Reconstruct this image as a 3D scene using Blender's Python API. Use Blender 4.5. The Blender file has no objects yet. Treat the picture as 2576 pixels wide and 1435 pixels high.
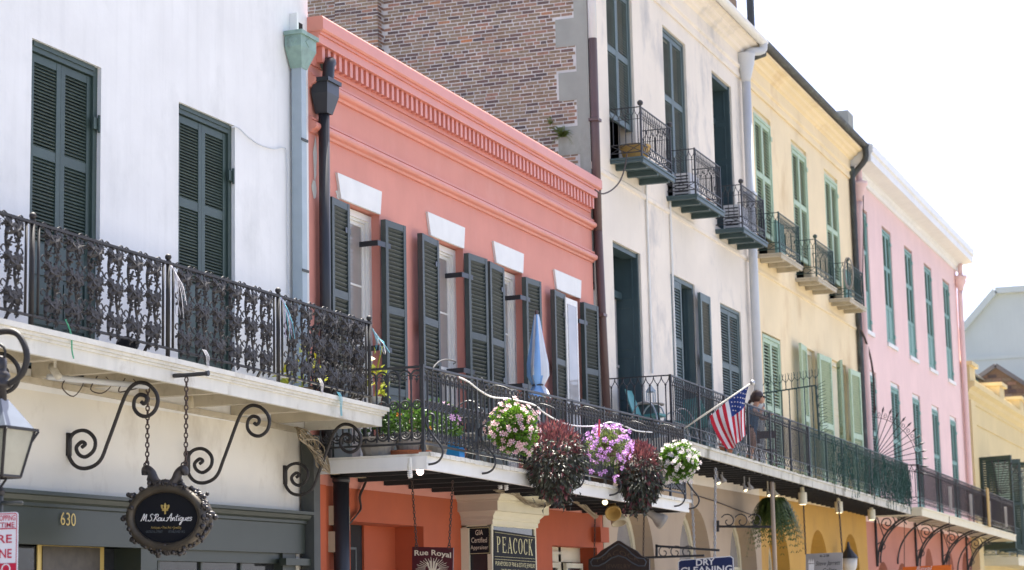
import bpy, math, random
from mathutils import Vector, Matrix
rnd = random.Random(7)
sc = bpy.context.scene
R = math.radians
# ------------------------------------------------------------------ camera
PX = 2576.0                       # working pixel frame: 2576 x 1435
FPX = 8255.5 / 4096 * PX          # focal length in those pixels
YAW, PITCH, ROLL = R(20.458), R(8.840), R(-1.232)
CAM = Vector((0.0, -11.0, 1.6))
_f = Vector((math.cos(PITCH) * math.cos(YAW), math.cos(PITCH) * math.sin(YAW), math.sin(PITCH)))
_r0 = Vector((math.sin(YAW), -math.cos(YAW), 0))
_u0 = _r0.cross(_f)
_r = _r0 * math.cos(ROLL) + _u0 * math.sin(ROLL)
_u = _u0 * math.cos(ROLL) - _r0 * math.sin(ROLL)
cd = bpy.data.cameras.new('camera')
cam = bpy.data.objects.new('camera', cd)
sc.collection.objects.link(cam)
cd.sensor_width = 36.0
cd.lens = 36.0 * FPX / PX
cd.clip_start = 0.1
cd.clip_end = 2000
cd.dof.use_dof = True
cd.dof.focus_distance = 24.0
cd.dof.aperture_fstop = 2.8
mw = Matrix((( _r.x, _u.x, -_f.x, CAM.x), (_r.y, _u.y, -_f.y, CAM.y), (_r.z, _u.z, -_f.z, CAM.z), (0, 0, 0, 1)))
cam.matrix_world = mw
sc.camera = cam
# ------------------------------------------------------------------ light
SUN_EL, SUN_AZ = R(68), R(14)     # azimuth counted from +X (down the street) towards +Y (behind the houses)
world = bpy.data.worlds.new('World')
sc.world = world
world.use_nodes = True
wn = world.node_tree
bg = wn.nodes['Background']
sky = wn.nodes.new('ShaderNodeTexSky')
sky.sky_type = 'NISHITA'
sky.sun_disc = False
sky.sun_elevation = SUN_EL
sky.sun_rotation = R(90) - SUN_AZ
sky.air_density = 0.35
sky.dust_density = 2.5
sky.ozone_density = 1.0
wn.links.new(sky.outputs[0], bg.inputs[0])
bg.inputs[1].default_value = 0.15
sd = bpy.data.lights.new('sun', 'SUN')
sd.energy = 4.8
sd.angle = R(0.53)
sd.color = (1.0, 0.95, 0.86)
sun = bpy.data.objects.new('sun', sd)
sc.collection.objects.link(sun)
sdir = Vector((math.cos(SUN_EL) * math.cos(SUN_AZ), math.cos(SUN_EL) * math.sin(SUN_AZ), math.sin(SUN_EL)))
sun.rotation_euler = sdir.to_track_quat('Z', 'Y').to_euler()
sun.location = (20, -5, 40)
vs = sc.view_settings
vs.view_transform = 'Standard'
vs.look = 'None'
vs.gamma = 1.0
vs.exposure = 2.0
vs.use_curve_mapping = False
sc.cycles.max_bounces = 6
sc.cycles.diffuse_bounces = 4

# ------------------------------------------------------------------ helpers
def ray(px, py):
    return _f + _r * ((px - PX / 2) / FPX) - _u * ((py - 717.5) / FPX)
def at(px, py, Y=0.0):            # the point that pixel shows on the plane y = Y
    d = ray(px, py)
    return CAM + d * ((Y - CAM.y) / d.y)
def atX(px, py, X):
    d = ray(px, py)
    return CAM + d * ((X - CAM.x) / d.x)
def mpp(p):                       # metres for one pixel at point p
    return (Vector(p) - CAM).dot(_f) / FPX

W0 = {}
COL = sc.collection
def tag(o, label=None, cat=None, group=None, kind=None):
    if label: o['label'] = label
    if cat: o['category'] = cat
    if group: o['group'] = group
    if kind: o['kind'] = kind
    return o
def thing(name, label, cat, loc, group=None):
    o = bpy.data.objects.new(name, None)
    o.empty_display_size = 0.2
    o.location = loc
    COL.objects.link(o)
    W0[o] = Vector(loc)
    return tag(o, label, cat, group)

class MB:
    def __init__(s):
        s.v = []; s.f = []; s.mi = []; s.cur = 0
    def add(s, vs_, fs):
        n = len(s.v)
        s.v += [Vector(p) for p in vs_]
        for f in fs:
            s.f.append([n + i for i in f]); s.mi.append(s.cur)
        return s
    def box(s, x0, x1, y0, y1, z0, z1):
        return s.add([(x0, y0, z0), (x1, y0, z0), (x1, y1, z0), (x0, y1, z0), (x0, y0, z1), (x1, y0, z1), (x1, y1, z1), (x0, y1, z1)],
              [(0, 3, 2, 1), (4, 5, 6, 7), (0, 1, 5, 4), (1, 2, 6, 5), (2, 3, 7, 6), (3, 0, 4, 7)])
    def hexa(s, p):
        return s.add(p, [(0, 3, 2, 1), (4, 5, 6, 7), (0, 1, 5, 4), (1, 2, 6, 5), (2, 3, 7, 6), (3, 0, 4, 7)])
    def quad(s, *p):
        return s.add(p, [tuple(range(len(p)))])
    def prism(s, pts, axis, a0, a1):
        n = len(pts)
        def mk(p, a):
            return (a, p[0], p[1]) if axis == 'x' else ((p[0], a, p[1]) if axis == 'y' else (p[0], p[1], a))
        return s.add([mk(p, a0) for p in pts] + [mk(p, a1) for p in pts],
              [tuple(range(n))[::-1], tuple(range(n, 2 * n))] + [(i, (i + 1) % n, n + (i + 1) % n, n + i) for i in range(n)])
    def bar(s, a, b, w, h=None, up=(0, 0, 1)):
        a = Vector(a); b = Vector(b); h = h or w
        d = (b - a).normalized(); up = Vector(up)
        if abs(d.dot(up)) > 0.98: up = Vector((0, 1, 0))
        x = d.cross(up).normalized() * (w / 2); z = x.cross(d).normalized() * (h / 2)
        return s.hexa([a - x - z, a + x - z, b + x - z, b - x - z, a - x + z, a + x + z, b + x + z, b - x + z])
    def tube(s, path, r, n=6, closed=False, rf=None, flat=1.0):
        P = [Vector(p) for p in path]; m = len(P)
        if m < 2: return s
        base = len(s.v); nrm = None
        for i in range(m):
            if closed: t = P[(i + 1) % m] - P[i - 1]
            else: t = P[min(i + 1, m - 1)] - P[max(i - 1, 0)]
            if t.length < 1e-9: t = Vector((0, 0, 1))
            t.normalize()
            if nrm is None:
                nrm = t.orthogonal().normalized()
            else:
                nrm = nrm - t * nrm.dot(t)
                nrm = nrm.normalized() if nrm.length > 1e-6 else t.orthogonal().normalized()
            bn = t.cross(nrm)
            rr = r * (rf(i / (m - 1)) if rf else 1)
            for k in range(n):
                a = 2 * math.pi * k / n
                s.v.append(P[i] + nrm * (rr * math.cos(a)) + bn * (rr * math.sin(a) * flat))
        for i in range(m if closed else m - 1):
            for k in range(n):
                a = base + i * n + k; b = base + i * n + (k + 1) % n
                j = (i + 1) % m
                c = base + j * n + (k + 1) % n; d = base + j * n + k
                s.f.append([a, b, c, d]); s.mi.append(s.cur)
        if not closed:
            s.f.append([base + k for k in range(n)][::-1]); s.mi.append(s.cur)
            s.f.append([base + (m - 1) * n + k for k in range(n)]); s.mi.append(s.cur)
        return s
    def lathe(s, c, prof, n=12, axis='z', sx=1.0, sy=1.0):
        c = Vector(c); base = len(s.v); m = len(prof)
        for r_, h in prof:
            for k in range(n):
                a = 2 * math.pi * k / n
                u, w = r_ * math.cos(a) * sx, r_ * math.sin(a) * sy
                s.v.append(c + (Vector((u, w, h)) if axis == 'z' else Vector((h, u, w)) if axis == 'x' else Vector((u, h, w))))
        for i in range(m - 1):
            for k in range(n):
                s.f.append([base + i * n + k, base + i * n + (k + 1) % n, base + (i + 1) * n + (k + 1) % n, base + (i + 1) * n + k]); s.mi.append(s.cur)
        s.f.append([base + k for k in range(n)][::-1]); s.mi.append(s.cur)
        s.f.append([base + (m - 1) * n + k for k in range(n)]); s.mi.append(s.cur)
        return s
    def ball(s, c, r, n=8, m=5, sz=1.0):
        return s.lathe(c, [(max(1e-4, r * math.sin(math.pi * i / m)), -r * sz * math.cos(math.pi * i / m)) for i in range(m + 1)], n)
    def mesh(s, name, mats, smooth=False, shift=None):
        me = bpy.data.meshes.new(name)
        if shift is not None: vv = [tuple(p - shift) for p in s.v]
        else: vv = [tuple(p) for p in s.v]
        me.from_pydata(vv, [], s.f)
        if not isinstance(mats, (list, tuple)): mats = [mats]
        for m in mats: me.materials.append(m)
        me.polygons.foreach_set('material_index', s.mi)
        if smooth: me.polygons.foreach_set('use_smooth', [True] * len(s.f))
        me.update()
        return me
def build(mb, name, mats, parent=None, origin=None, smooth=False, label=None, cat=None, group=None, kind=None):
    if origin is None:
        origin = W0[parent] if parent is not None else Vector((0, 0, 0))
        if parent is None and mb.v:
            xs = [p.x for p in mb.v]; ys = [p.y for p in mb.v]; zs = [p.z for p in mb.v]
            origin = Vector(((min(xs) + max(xs)) / 2, (min(ys) + max(ys)) / 2, min(zs)))
    origin = Vector(origin)
    me = mb.mesh(name, mats, smooth, origin)
    o = bpy.data.objects.new(name, me)
    COL.objects.link(o)
    W0[o] = origin
    if parent is not None:
        o.parent = parent
        o.location = origin - W0[parent]
    else:
        o.location = origin
    return tag(o, label, cat, group, kind)
def inst(me, name, parent, loc, rot=None, scale=None):
    o = bpy.data.objects.new(name, me)
    COL.objects.link(o)
    o.parent = parent
    o.location = Vector(loc) - W0[parent]
    if rot: o.rotation_euler = rot
    if scale: o.scale = scale
    W0[o] = Vector(loc)
    return o

# ------------------------------------------------------------------ materials
def mat(name, col, rough=0.7, var=0.08, scale=2.0, bump=0.0, bscale=30.0, metal=0.0, streak=0.0, stain=None, stain_amt=0.0, stain_scale=1.2, rand=0.0, spec=0.5, sheen=0.0, trans=0.0, stain_z=None):
    m = bpy.data.materials.new(name)
    m.use_nodes = True
    nt = m.node_tree; N = nt.nodes; L = nt.links
    b = N['Principled BSDF']
    b.inputs['Roughness'].default_value = rough
    b.inputs['Metallic'].default_value = metal
    b.inputs['Specular IOR Level'].default_value = spec
    tc = N.new('ShaderNodeTexCoord')
    def noise(sc_, detail=4, vec=(1, 1, 1), rough_=0.55):
        mp = N.new('ShaderNodeMapping'); mp.inputs['Scale'].default_value = vec
        L.new(tc.outputs['Object'], mp.inputs[0])
        n = N.new('ShaderNodeTexNoise'); n.inputs['Scale'].default_value = sc_; n.inputs['Detail'].default_value = detail
        n.inputs['Roughness'].default_value = rough_
        L.new(mp.outputs[0], n.inputs['Vector'])
        return n.outputs['Fac']
    def rng(fac, a, b_, lo=0.0, hi=1.0):
        r_ = N.new('ShaderNodeMapRange')
        r_.inputs[1].default_value = a; r_.inputs[2].default_value = b_; r_.inputs[3].default_value = lo; r_.inputs[4].default_value = hi
        L.new(fac, r_.inputs[0]); return r_.outputs[0]
    def mixc(fac, a, b_, mode='MIX'):
        x = N.new('ShaderNodeMix'); x.data_type = 'RGBA'; x.blend_type = mode
        if isinstance(fac, float): x.inputs[0].default_value = fac
        else: L.new(fac, x.inputs[0])
        for i, c in ((6, a), (7, b_)):
            if isinstance(c, (tuple, list)): x.inputs[i].default_value = (c[0], c[1], c[2], 1)
            else: L.new(c, x.inputs[i])
        return x.outputs[2]
    cur = tuple(col)
    if var > 0:
        cur = mixc(rng(noise(scale), 0.3, 0.7), tuple(c * (1 - var) for c in col), tuple(min(1, c * (1 + var * 0.7)) for c in col))
    if streak > 0:
        fac = rng(noise(1.0, 5, (7, 7, 0.45)), 0.48, 0.75, 0.0, streak)
        cur = mixc(fac, cur, tuple(c * 0.72 for c in col))
    if stain is not None:
        fac = rng(noise(stain_scale, 6, (1, 1, 0.6), 0.65), 0.54, 0.72, 0.0, stain_amt)
        cur = mixc(fac, cur, tuple(stain))
    if rand > 0:
        oi = N.new('ShaderNodeObjectInfo')
        g = rng(oi.outputs['Random'], 0, 1, 1 - rand, 1 + rand)
        hs = N.new('ShaderNodeHueSaturation')
        L.new(g, hs.inputs['Value'])
        if isinstance(cur, tuple): hs.inputs['Color'].default_value = (*cur, 1)
        else: L.new(cur, hs.inputs['Color'])
        cur = hs.outputs[0]
    if isinstance(cur, tuple): b.inputs['Base Color'].default_value = (*cur, 1)
    else: L.new(cur, b.inputs['Base Color'])
    if bump > 0:
        bp = N.new('ShaderNodeBump'); bp.inputs['Strength'].default_value = 0.6; bp.inputs['Distance'].default_value = bump
        L.new(noise(bscale, 6), bp.inputs['Height'])
        L.new(bp.outputs[0], b.inputs['Normal'])
    if trans > 0:
        b.inputs['Transmission Weight'].default_value = trans
    return m
def leafmat(name, col, col2, trans=0.25, rough=0.45):
    m = bpy.data.materials.new(name); m.use_nodes = True
    nt = m.node_tree; N = nt.nodes; L = nt.links
    b = N['Principled BSDF']; out = N['Material Output']
    g = N.new('ShaderNodeNewGeometry')
    x = N.new('ShaderNodeMix'); x.data_type = 'RGBA'
    x.inputs[6].default_value = (*col, 1); x.inputs[7].default_value = (*col2, 1)
    L.new(g.outputs['Random Per Island'], x.inputs[0])
    L.new(x.outputs[2], b.inputs['Base Color'])
    b.inputs['Roughness'].default_value = rough
    t = N.new('ShaderNodeBsdfTranslucent'); L.new(x.outputs[2], t.inputs[0])
    ms = N.new('ShaderNodeMixShader'); ms.inputs[0].default_value = trans
    L.new(b.outputs[0], ms.inputs[1]); L.new(t.outputs[0], ms.inputs[2]); L.new(ms.outputs[0], out.inputs[0])
    return m
def glassmat(name, tint, rough=0.05):
    m = mat(name, tint, rough=rough, var=0.15, scale=1.5, spec=0.5, bump=0.002, bscale=3)
    return m
def emit(name, col, strength):
    m = bpy.data.materials.new(name); m.use_nodes = True
    b = m.node_tree.nodes['Principled BSDF']
    b.inputs['Base Color'].default_value = (*col, 1)
    b.inputs['Emission Color'].default_value = (*col, 1)
    b.inputs['Emission Strength'].default_value = strength
    return m

M = dict(
    asphalt=mat('asphalt', (0.12, 0.112, 0.10), 0.9, 0.2, 3, 0.004, 80),
    slate=mat('sidewalk_flag', (0.42, 0.39, 0.34), 0.85, 0.15, 1.5, 0.003, 30),
    kerb=mat('kerb_granite', (0.35, 0.34, 0.33), 0.8, 0.12, 4),
    earth=mat('earth', (0.12, 0.11, 0.09), 0.95, 0.2, 0.1),
    white=mat('white_stucco', (0.765, 0.768, 0.755), 0.85, 0.06, 1.3, 0.008, 5, streak=0.25, stain=(0.52, 0.53, 0.52), stain_amt=0.5, stain_scale=0.7),
    white_shaded=mat('white_shaded_stucco', (0.74, 0.70, 0.60), 0.85, 0.05, 1.1, 0.005, 8, stain=(0.46, 0.40, 0.30), stain_amt=0.5, stain_scale=1.6),  # same white wall, with shade and warm bounce below the balcony in its colour
    red=mat('red_stucco', (0.65, 0.275, 0.215), 0.8, 0.06, 1.2, 0.004, 9, streak=0.10, stain=(0.68, 0.34, 0.28), stain_amt=0.4),
    redtrim=mat('red_trim_paint', (0.62, 0.235, 0.175), 0.42, 0.05, 2, 0.002, 12, rand=0.04),
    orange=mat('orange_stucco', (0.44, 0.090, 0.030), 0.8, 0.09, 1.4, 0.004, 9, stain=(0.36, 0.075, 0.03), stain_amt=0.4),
    cream=mat('cream_stucco', (0.79, 0.715, 0.61), 0.85, 0.06, 0.9, 0.006, 6, streak=0.10, stain=(0.42, 0.41, 0.40), stain_amt=0.8, stain_scale=0.8),
    cream_low=mat('shaded_tan_stucco', (0.43, 0.325, 0.22), 0.85, 0.07, 1.0, 0.005, 7, stain=(0.36, 0.27, 0.18), stain_amt=0.5, stain_scale=0.8),  # tan darkened to carry the shade under the gallery; also on the post
    yellow=mat('yellow_stucco', (0.83, 0.68, 0.43), 0.85, 0.06, 0.9, 0.006, 6, streak=0.10, stain=(0.56, 0.38, 0.18), stain_amt=0.6, stain_scale=0.6),
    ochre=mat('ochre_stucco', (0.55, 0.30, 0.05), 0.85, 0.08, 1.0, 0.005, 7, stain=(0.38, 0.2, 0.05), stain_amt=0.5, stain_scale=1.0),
    pink=mat('pink_stucco', (0.80, 0.575, 0.54), 0.85, 0.05, 0.9, 0.005, 6, streak=0.2),
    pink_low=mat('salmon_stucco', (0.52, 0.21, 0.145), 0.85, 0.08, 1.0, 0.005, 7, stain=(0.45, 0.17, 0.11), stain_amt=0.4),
    pale_yellow=mat('pale_yellow_stucco', (0.68, 0.55, 0.29), 0.85, 0.05, 0.9, 0.004, 6, streak=0.2),
    grey_siding=mat('grey_siding', (0.56, 0.61, 0.57), 0.8, 0.04, 0.6, streak=0.1),
    concrete=mat('grey_render', (0.31, 0.32, 0.285), 0.9, 0.14, 1.6, 0.006, 12, stain=(0.2, 0.21, 0.17), stain_amt=0.7, stain_scale=1.4),
    mortar=mat('mortar', (0.56, 0.555, 0.54), 0.95, 0.2, 3, 0.003, 50, stain=(0.32, 0.30, 0.27), stain_amt=0.6, stain_scale=1.0),
    wpaint=mat('white_paint', (0.66, 0.64, 0.57), 0.6, 0.08, 3, 0.001, 20, streak=0.35, stain=(0.30, 0.26, 0.19), stain_amt=0.75, stain_scale=2.4),
    grimy=mat('grimy_deck_edge', (0.56, 0.54, 0.46), 0.7, 0.1, 3, 0.002, 20, streak=0.6, stain=(0.16, 0.15, 0.10), stain_amt=0.85, stain_scale=1.8),
    wpaint_clean=mat('white_paint_clean', (0.74, 0.735, 0.70), 0.5, 0.05, 3, streak=0.12),
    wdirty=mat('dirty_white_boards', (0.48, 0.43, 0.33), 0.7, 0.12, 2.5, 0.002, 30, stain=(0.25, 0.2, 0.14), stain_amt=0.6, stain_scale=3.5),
    cream_trim=mat('cream_trim', (0.68, 0.62, 0.44), 0.6, 0.05, 2),
    cream_trim_shaded=mat('shaded_cream_trim', (0.50, 0.42, 0.33), 0.7, 0.06, 2),  # cream trim with shade mixed into the colour
    gshut=mat('dark_green_paint', (0.040, 0.066, 0.056), 0.5, 0.12, 6, rand=0.12),
    rshut=mat('charcoal_green_paint', (0.050, 0.064, 0.060), 0.5, 0.12, 6, rand=0.15),
    cshut=mat('blue_green_paint', (0.095, 0.135, 0.135), 0.55, 0.12, 4, rand=0.08),
    cdoor=mat('slate_teal_paint', (0.050, 0.085, 0.092), 0.5, 0.1, 3),
    yshut=mat('sage_green_paint', (0.41, 0.53, 0.37), 0.6, 0.1, 5, rand=0.06, stain=(0.4, 0.45, 0.36), stain_amt=0.3, stain_scale=6),
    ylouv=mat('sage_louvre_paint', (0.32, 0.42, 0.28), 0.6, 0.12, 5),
    pshut=mat('teal_green_paint', (0.17, 0.32, 0.275), 0.6, 0.1, 5),
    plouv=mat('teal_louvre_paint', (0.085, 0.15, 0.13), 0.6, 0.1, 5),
    shop=mat('shop_green_paint', (0.028, 0.036, 0.026), 0.45, 0.08, 3),
    iron=mat('black_iron', (0.032, 0.033, 0.036), 0.5, 0.15, 10, spec=0.5),
    iron_brown=mat('brown_iron', (0.022, 0.019, 0.018), 0.6, 0.2, 12),
    iron_green=mat('green_iron', (0.028, 0.060, 0.052), 0.55, 0.2, 10),
    iron_dark=mat('dark_brown_iron', (0.028, 0.022, 0.022), 0.55, 0.15, 10),
    rust=mat('rusty_chain', (0.07, 0.045, 0.035), 0.7, 0.2, 20),
    black=mat('black_pipe_paint', (0.022, 0.023, 0.027), 0.4, 0.1, 5),
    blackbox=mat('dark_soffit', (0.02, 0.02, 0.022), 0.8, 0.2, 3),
    interior=mat('interior_darkness', (0.012, 0.012, 0.013), 0.9, 0.2, 1),  # near-black stands for the darkness inside rooms and openings
    curtain=mat('grey_curtain', (0.36, 0.34, 0.33), 0.9, 0.1, 4),
    glass=glassmat('window_glass', (0.025, 0.027, 0.03), 0.08),
    glass_pale=glassmat('pale_curtained_glass', (0.30, 0.28, 0.26), 0.08),
    bluepipe=mat('blue_grey_pipe', (0.33, 0.40, 0.44), 0.45, 0.08, 4, streak=0.2),
    copper=mat('green_copper', (0.22, 0.33, 0.29), 0.6, 0.25, 6, stain=(0.10, 0.12, 0.13), stain_amt=0.7, stain_scale=5),
    darkpipe=mat('grey_green_pipe', (0.055, 0.06, 0.055), 0.6, 0.2, 4),
    brownpipe=mat('brown_pipe', (0.11, 0.065, 0.06), 0.45, 0.08, 4),
    greypipe=mat('grey_white_pipe', (0.56, 0.58, 0.60), 0.5, 0.05, 3),
    roofdark=mat('dark_gutter', (0.05, 0.055, 0.055), 0.6, 0.25, 5, stain=(0.16, 0.22, 0.19), stain_amt=0.6, stain_scale=3),
    roof=mat('roof_slate', (0.16, 0.15, 0.15), 0.8, 0.15, 2),
    gold=mat('gold_leaf', (0.55, 0.40, 0.12), 0.4, 0.05, 5, metal=0.3),
    goldtext=mat('pale_gold_print', (0.62, 0.55, 0.28), 0.6, 0.0),
    whitetext=mat('white_print', (0.8, 0.8, 0.8), 0.6, 0.0),
    creamtext=mat('cream_print', (0.74, 0.66, 0.50), 0.6, 0.0),
    signblack=mat('sign_black', (0.012, 0.013, 0.017), 0.7, 0.0, spec=0.15),
    maroon=mat('sign_maroon', (0.075, 0.010, 0.016), 0.4, 0.05, 3),
    navy=mat('sign_navy', (0.012, 0.025, 0.10), 0.4, 0.05, 3),
    bronze=mat('aged_bronze', (0.055, 0.05, 0.05), 0.42, 0.35, 14, metal=0.5),
    bronze_tan=mat('tan_bronze', (0.075, 0.062, 0.045), 0.5, 0.3, 8, metal=0.3),
    signred=mat('traffic_red', (0.50, 0.012, 0.05), 0.4, 0.0),
    signwhite=mat('traffic_white', (0.72, 0.73, 0.78), 0.4, 0.0),
    orange_sign=mat('sign_orange', (0.75, 0.16, 0.01), 0.5, 0.0),
    greysign=mat('grey_weathered_board', (0.36, 0.35, 0.34), 0.7, 0.2, 2),
    brownsign=mat('dark_brown_sign', (0.035, 0.026, 0.022), 0.6, 0.1, 4),
    bluegrey=mat('slate_blue_print', (0.09, 0.11, 0.13), 0.6, 0.0),
    browntext=mat('brown_print', (0.10, 0.07, 0.045), 0.6, 0.0),
    terracotta=mat('terracotta', (0.36, 0.12, 0.055), 0.75, 0.12, 5),
    greypot=mat('grey_pot', (0.32, 0.30, 0.27), 0.8, 0.15, 5),
    wire=mat('tan_cable', (0.32, 0.26, 0.17), 0.7, 0.15, 5),
    wire_dark=mat('dark_cable', (0.05, 0.035, 0.03), 0.7, 0.1, 5),
    wire_white=mat('white_cable', (0.72, 0.71, 0.68), 0.5, 0.03, 5),
    plastic_box=mat('beige_plastic', (0.42, 0.36, 0.24), 0.5, 0.05, 4),
    blueplastic=mat('blue_plastic', (0.02, 0.25, 0.62), 0.35, 0.03, 4),
    teal=mat('teal_plastic', (0.07, 0.27, 0.27), 0.45, 0.08, 5),
    steel=mat('brushed_steel', (0.45, 0.46, 0.47), 0.35, 0.05, 6, metal=0.8),
    acwhite=mat('appliance_white', (0.60, 0.61, 0.62), 0.5, 0.03, 3),
    umb_blue=mat('umbrella_blue', (0.20, 0.38, 0.68), 0.8, 0.08, 6),
    umb_white=mat('umbrella_white', (0.62, 0.66, 0.72), 0.8, 0.05, 6),
    soil=mat('coir', (0.08, 0.05, 0.03), 0.95, 0.2, 10),
    tanpot=mat('tan_basket', (0.42, 0.27, 0.08), 0.8, 0.1, 6),
)
def brick_material(name):
    m = bpy.data.materials.new(name); m.use_nodes = True
    nt = m.node_tree; N = nt.nodes; L = nt.links
    b = N['Principled BSDF']; b.inputs['Roughness'].default_value = 0.9
    g = N.new('ShaderNodeNewGeometry'); oi = N.new('ShaderNodeObjectInfo')
    ad = N.new('ShaderNodeMath'); ad.operation = 'ADD'; L.new(g.outputs['Random Per Island'], ad.inputs[0]); L.new(oi.outputs['Random'], ad.inputs[1])
    fr = N.new('ShaderNodeMath'); fr.operation = 'FRACT'; L.new(ad.outputs[0], fr.inputs[0])
    cr = N.new('ShaderNodeValToRGB'); cr.color_ramp.interpolation = 'LINEAR'
    els = [(0.0, (0.10, 0.075, 0.072)), (0.16, (0.16, 0.10, 0.085)), (0.36, (0.235, 0.155, 0.10)), (0.58, (0.26, 0.195, 0.13)), (0.76, (0.27, 0.20, 0.14)), (0.88, (0.33, 0.17, 0.12)), (0.96, (0.27, 0.20, 0.15)), (1.0, (0.46, 0.19, 0.08))]
    e = cr.color_ramp.elements
    while len(e) < len(els): e.new(0.5)
    for i, (p, c) in enumerate(els): e[i].position = p; e[i].color = (*c, 1)
    L.new(fr.outputs[0], cr.inputs[0])
    tc = N.new('ShaderNodeTexCoord'); n = N.new('ShaderNodeTexNoise'); n.inputs['Scale'].default_value = 22; n.inputs['Detail'].default_value = 5
    L.new(tc.outputs['Object'], n.inputs['Vector'])
    mr = N.new('ShaderNodeMapRange'); mr.inputs[1].default_value = 0.3; mr.inputs[2].default_value = 0.7; mr.inputs[3].default_value = 0.72; mr.inputs[4].default_value = 1.2
    L.new(n.outputs['Fac'], mr.inputs[0])
    hs = N.new('ShaderNodeHueSaturation'); L.new(mr.outputs[0], hs.inputs['Value']); L.new(cr.outputs[0], hs.inputs['Color'])
    L.new(hs.outputs[0], b.inputs['Base Color'])
    bp = N.new('ShaderNodeBump'); bp.inputs['Distance'].default_value = 0.004; L.new(n.outputs['Fac'], bp.inputs['Height']); L.new(bp.outputs[0], b.inputs['Normal'])
    return m
M['brick'] = brick_material('old_brick')

# ------------------------------------------------------------------ wall with openings
def wall(mb, x0, x1, z0, z1, yf, depth, ops):
    """front at y = yf, reveals run back by depth; ops: (xa, xb, za, zb) or with a 5th item = spring height of a round arch."""
    xs = sorted(set([x0, x1] + [v for o in ops for v in o[:2]]))
    zs = sorted(set([z0, z1] + [v for o in ops for v in o[2:4]]))
    def inside(x, z):
        return any(o[0] < x < o[1] and o[2] < z < o[3] for o in ops)
    for i in range(len(xs) - 1):
        j = 0
        while j < len(zs) - 1:
            cx = (xs[i] + xs[i + 1]) / 2
            if inside(cx, (zs[j] + zs[j + 1]) / 2): j += 1; continue
            k = j
            while k < len(zs) - 1 and not inside(cx, (zs[k] + zs[k + 1]) / 2): k += 1
            a, b = zs[j], zs[k]
            mb.quad((xs[i], yf, a), (xs[i + 1], yf, a), (xs[i + 1], yf, b), (xs[i], yf, b))
            j = k
    yb = yf + depth
    for o in ops:
        xa, xb, za, zb = o[:4]
        zt = o[4] if len(o) > 4 else zb
        mb.quad((xa, yf, za), (xa, yb, za), (xa, yb, zt), (xa, yf, zt))
        mb.quad((xb, yb, za), (xb, yf, za), (xb, yf, zt), (xb, yb, zt))
        if za > z0 + 0.01: mb.quad((xa, yb, za), (xa, yf, za), (xb, yf, za), (xb, yb, za))
        if len(o) == 4:
            mb.quad((xa, yf, zb), (xa, yb, zb), (xb, yb, zb), (xb, yf, zb))
        else:
            n = 14; rx = (xb - xa) / 2; rz = zb - zt; cx = (xa + xb) / 2
            pts = [(cx - rx * math.cos(math.pi * t / n), zt + rz * math.sin(math.pi * t / n)) for t in range(n + 1)]
            for t in range(n):
                p, q = pts[t], pts[t + 1]
                mb.quad((p[0], yf, p[1]), (q[0], yf, q[1]), (q[0], yf, zb + 0.0), (p[0], yf, zb + 0.0))
                mb.quad((p[0], yf, p[1]), (p[0], yb, p[1]), (q[0], yb, q[1]), (q[0], yf, q[1]))
    return mb
def body(parent, x0, x1, y0, y1, z0, z1, m):  # dark box added behind a facade to block sun and stop light leaks
    mb = MB(); mb.box(x0, x1, y0, y1, z0, z1)
    return build(mb, 'light_block_box', m, parent)

_slat = {}
def slat_mesh(w, d, t, tilt, m):
    k = (round(w, 3), d, t, tilt, m.name)
    if k not in _slat:
        mb = MB(); c, s_ = math.cos(tilt), math.sin(tilt)
        pts = []
        for (a, b) in ((-d / 2, -t / 2), (d / 2, -t / 2), (d / 2, t / 2), (-d / 2, t / 2)):
            pts.append((a * c - b * s_, a * s_ + b * c))
        mb.prism(pts, 'x', -w / 2, w / 2)
        _slat[k] = mb.mesh('slat', m)
    return _slat[k]
def shutter(par, x0, x1, z0, z1, y, m, panels, pitch=0.045, indiv=True, th=0.045, stile=0.065, tilt=0.65, rot=0.0, hinge='L', lm=None, name='shutter', label=None, st=0.010):
    """y = middle of the leaf; panels: (za, zb, 'l' | 's') from the top down or bottom up."""
    lm = lm or m
    mb = MB(); ya, yb = y - th / 2, y + th / 2
    mb.box(x0, x0 + stile, ya, yb, z0, z1); mb.box(x1 - stile, x1, ya, yb, z0, z1)
    panels = sorted(panels); xi0, xi1 = x0 + stile, x1 - stile
    lo = z0
    for (za, zb, k) in panels:
        mb.box(xi0, xi1, ya + 0.003, yb - 0.003, lo, za); lo = zb
        if k == 's':
            mb.box(xi0, xi1, ya + 0.018, yb - 0.015, za, zb)
            mb.box(xi0 + 0.035, xi1 - 0.035, ya + 0.008, ya + 0.017, za + 0.04, zb - 0.04)
    mb.box(xi0, xi1, ya + 0.003, yb - 0.003, lo, z1)
    org = Vector((x0 if hinge == 'L' else x1, y, z0))
    o = build(mb, name, m, par, origin=org, label=label)
    w = xi1 - xi0
    lay = MB()
    for (za, zb, k) in panels:
        if k != 'l': continue
        n = max(1, int(round((zb - za) / pitch))); p = (zb - za) / n
        sm = slat_mesh(w, th * 0.95, st, tilt, lm)
        for i in range(n):
            zc = za + p * (i + 0.5)
            if indiv: inst(sm, 'slat', o, ((xi0 + xi1) / 2, y, zc), rot=(rnd.uniform(-0.06, 0.06), 0, 0))
            else:
                c, s_ = math.cos(tilt), math.sin(tilt); d = th * 0.95; t = st
                lay.prism([(y + a * c - b * s_, zc + a * s_ + b * c) for a, b in ((-d / 2, -t / 2), (d / 2, -t / 2), (d / 2, t / 2), (-d / 2, t / 2))], 'x', xi0, xi1)
    if lay.v: build(lay, 'louvres', lm, o, kind='stuff')
    if rot: o.rotation_euler = (0, 0, rot)
    return o
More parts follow.
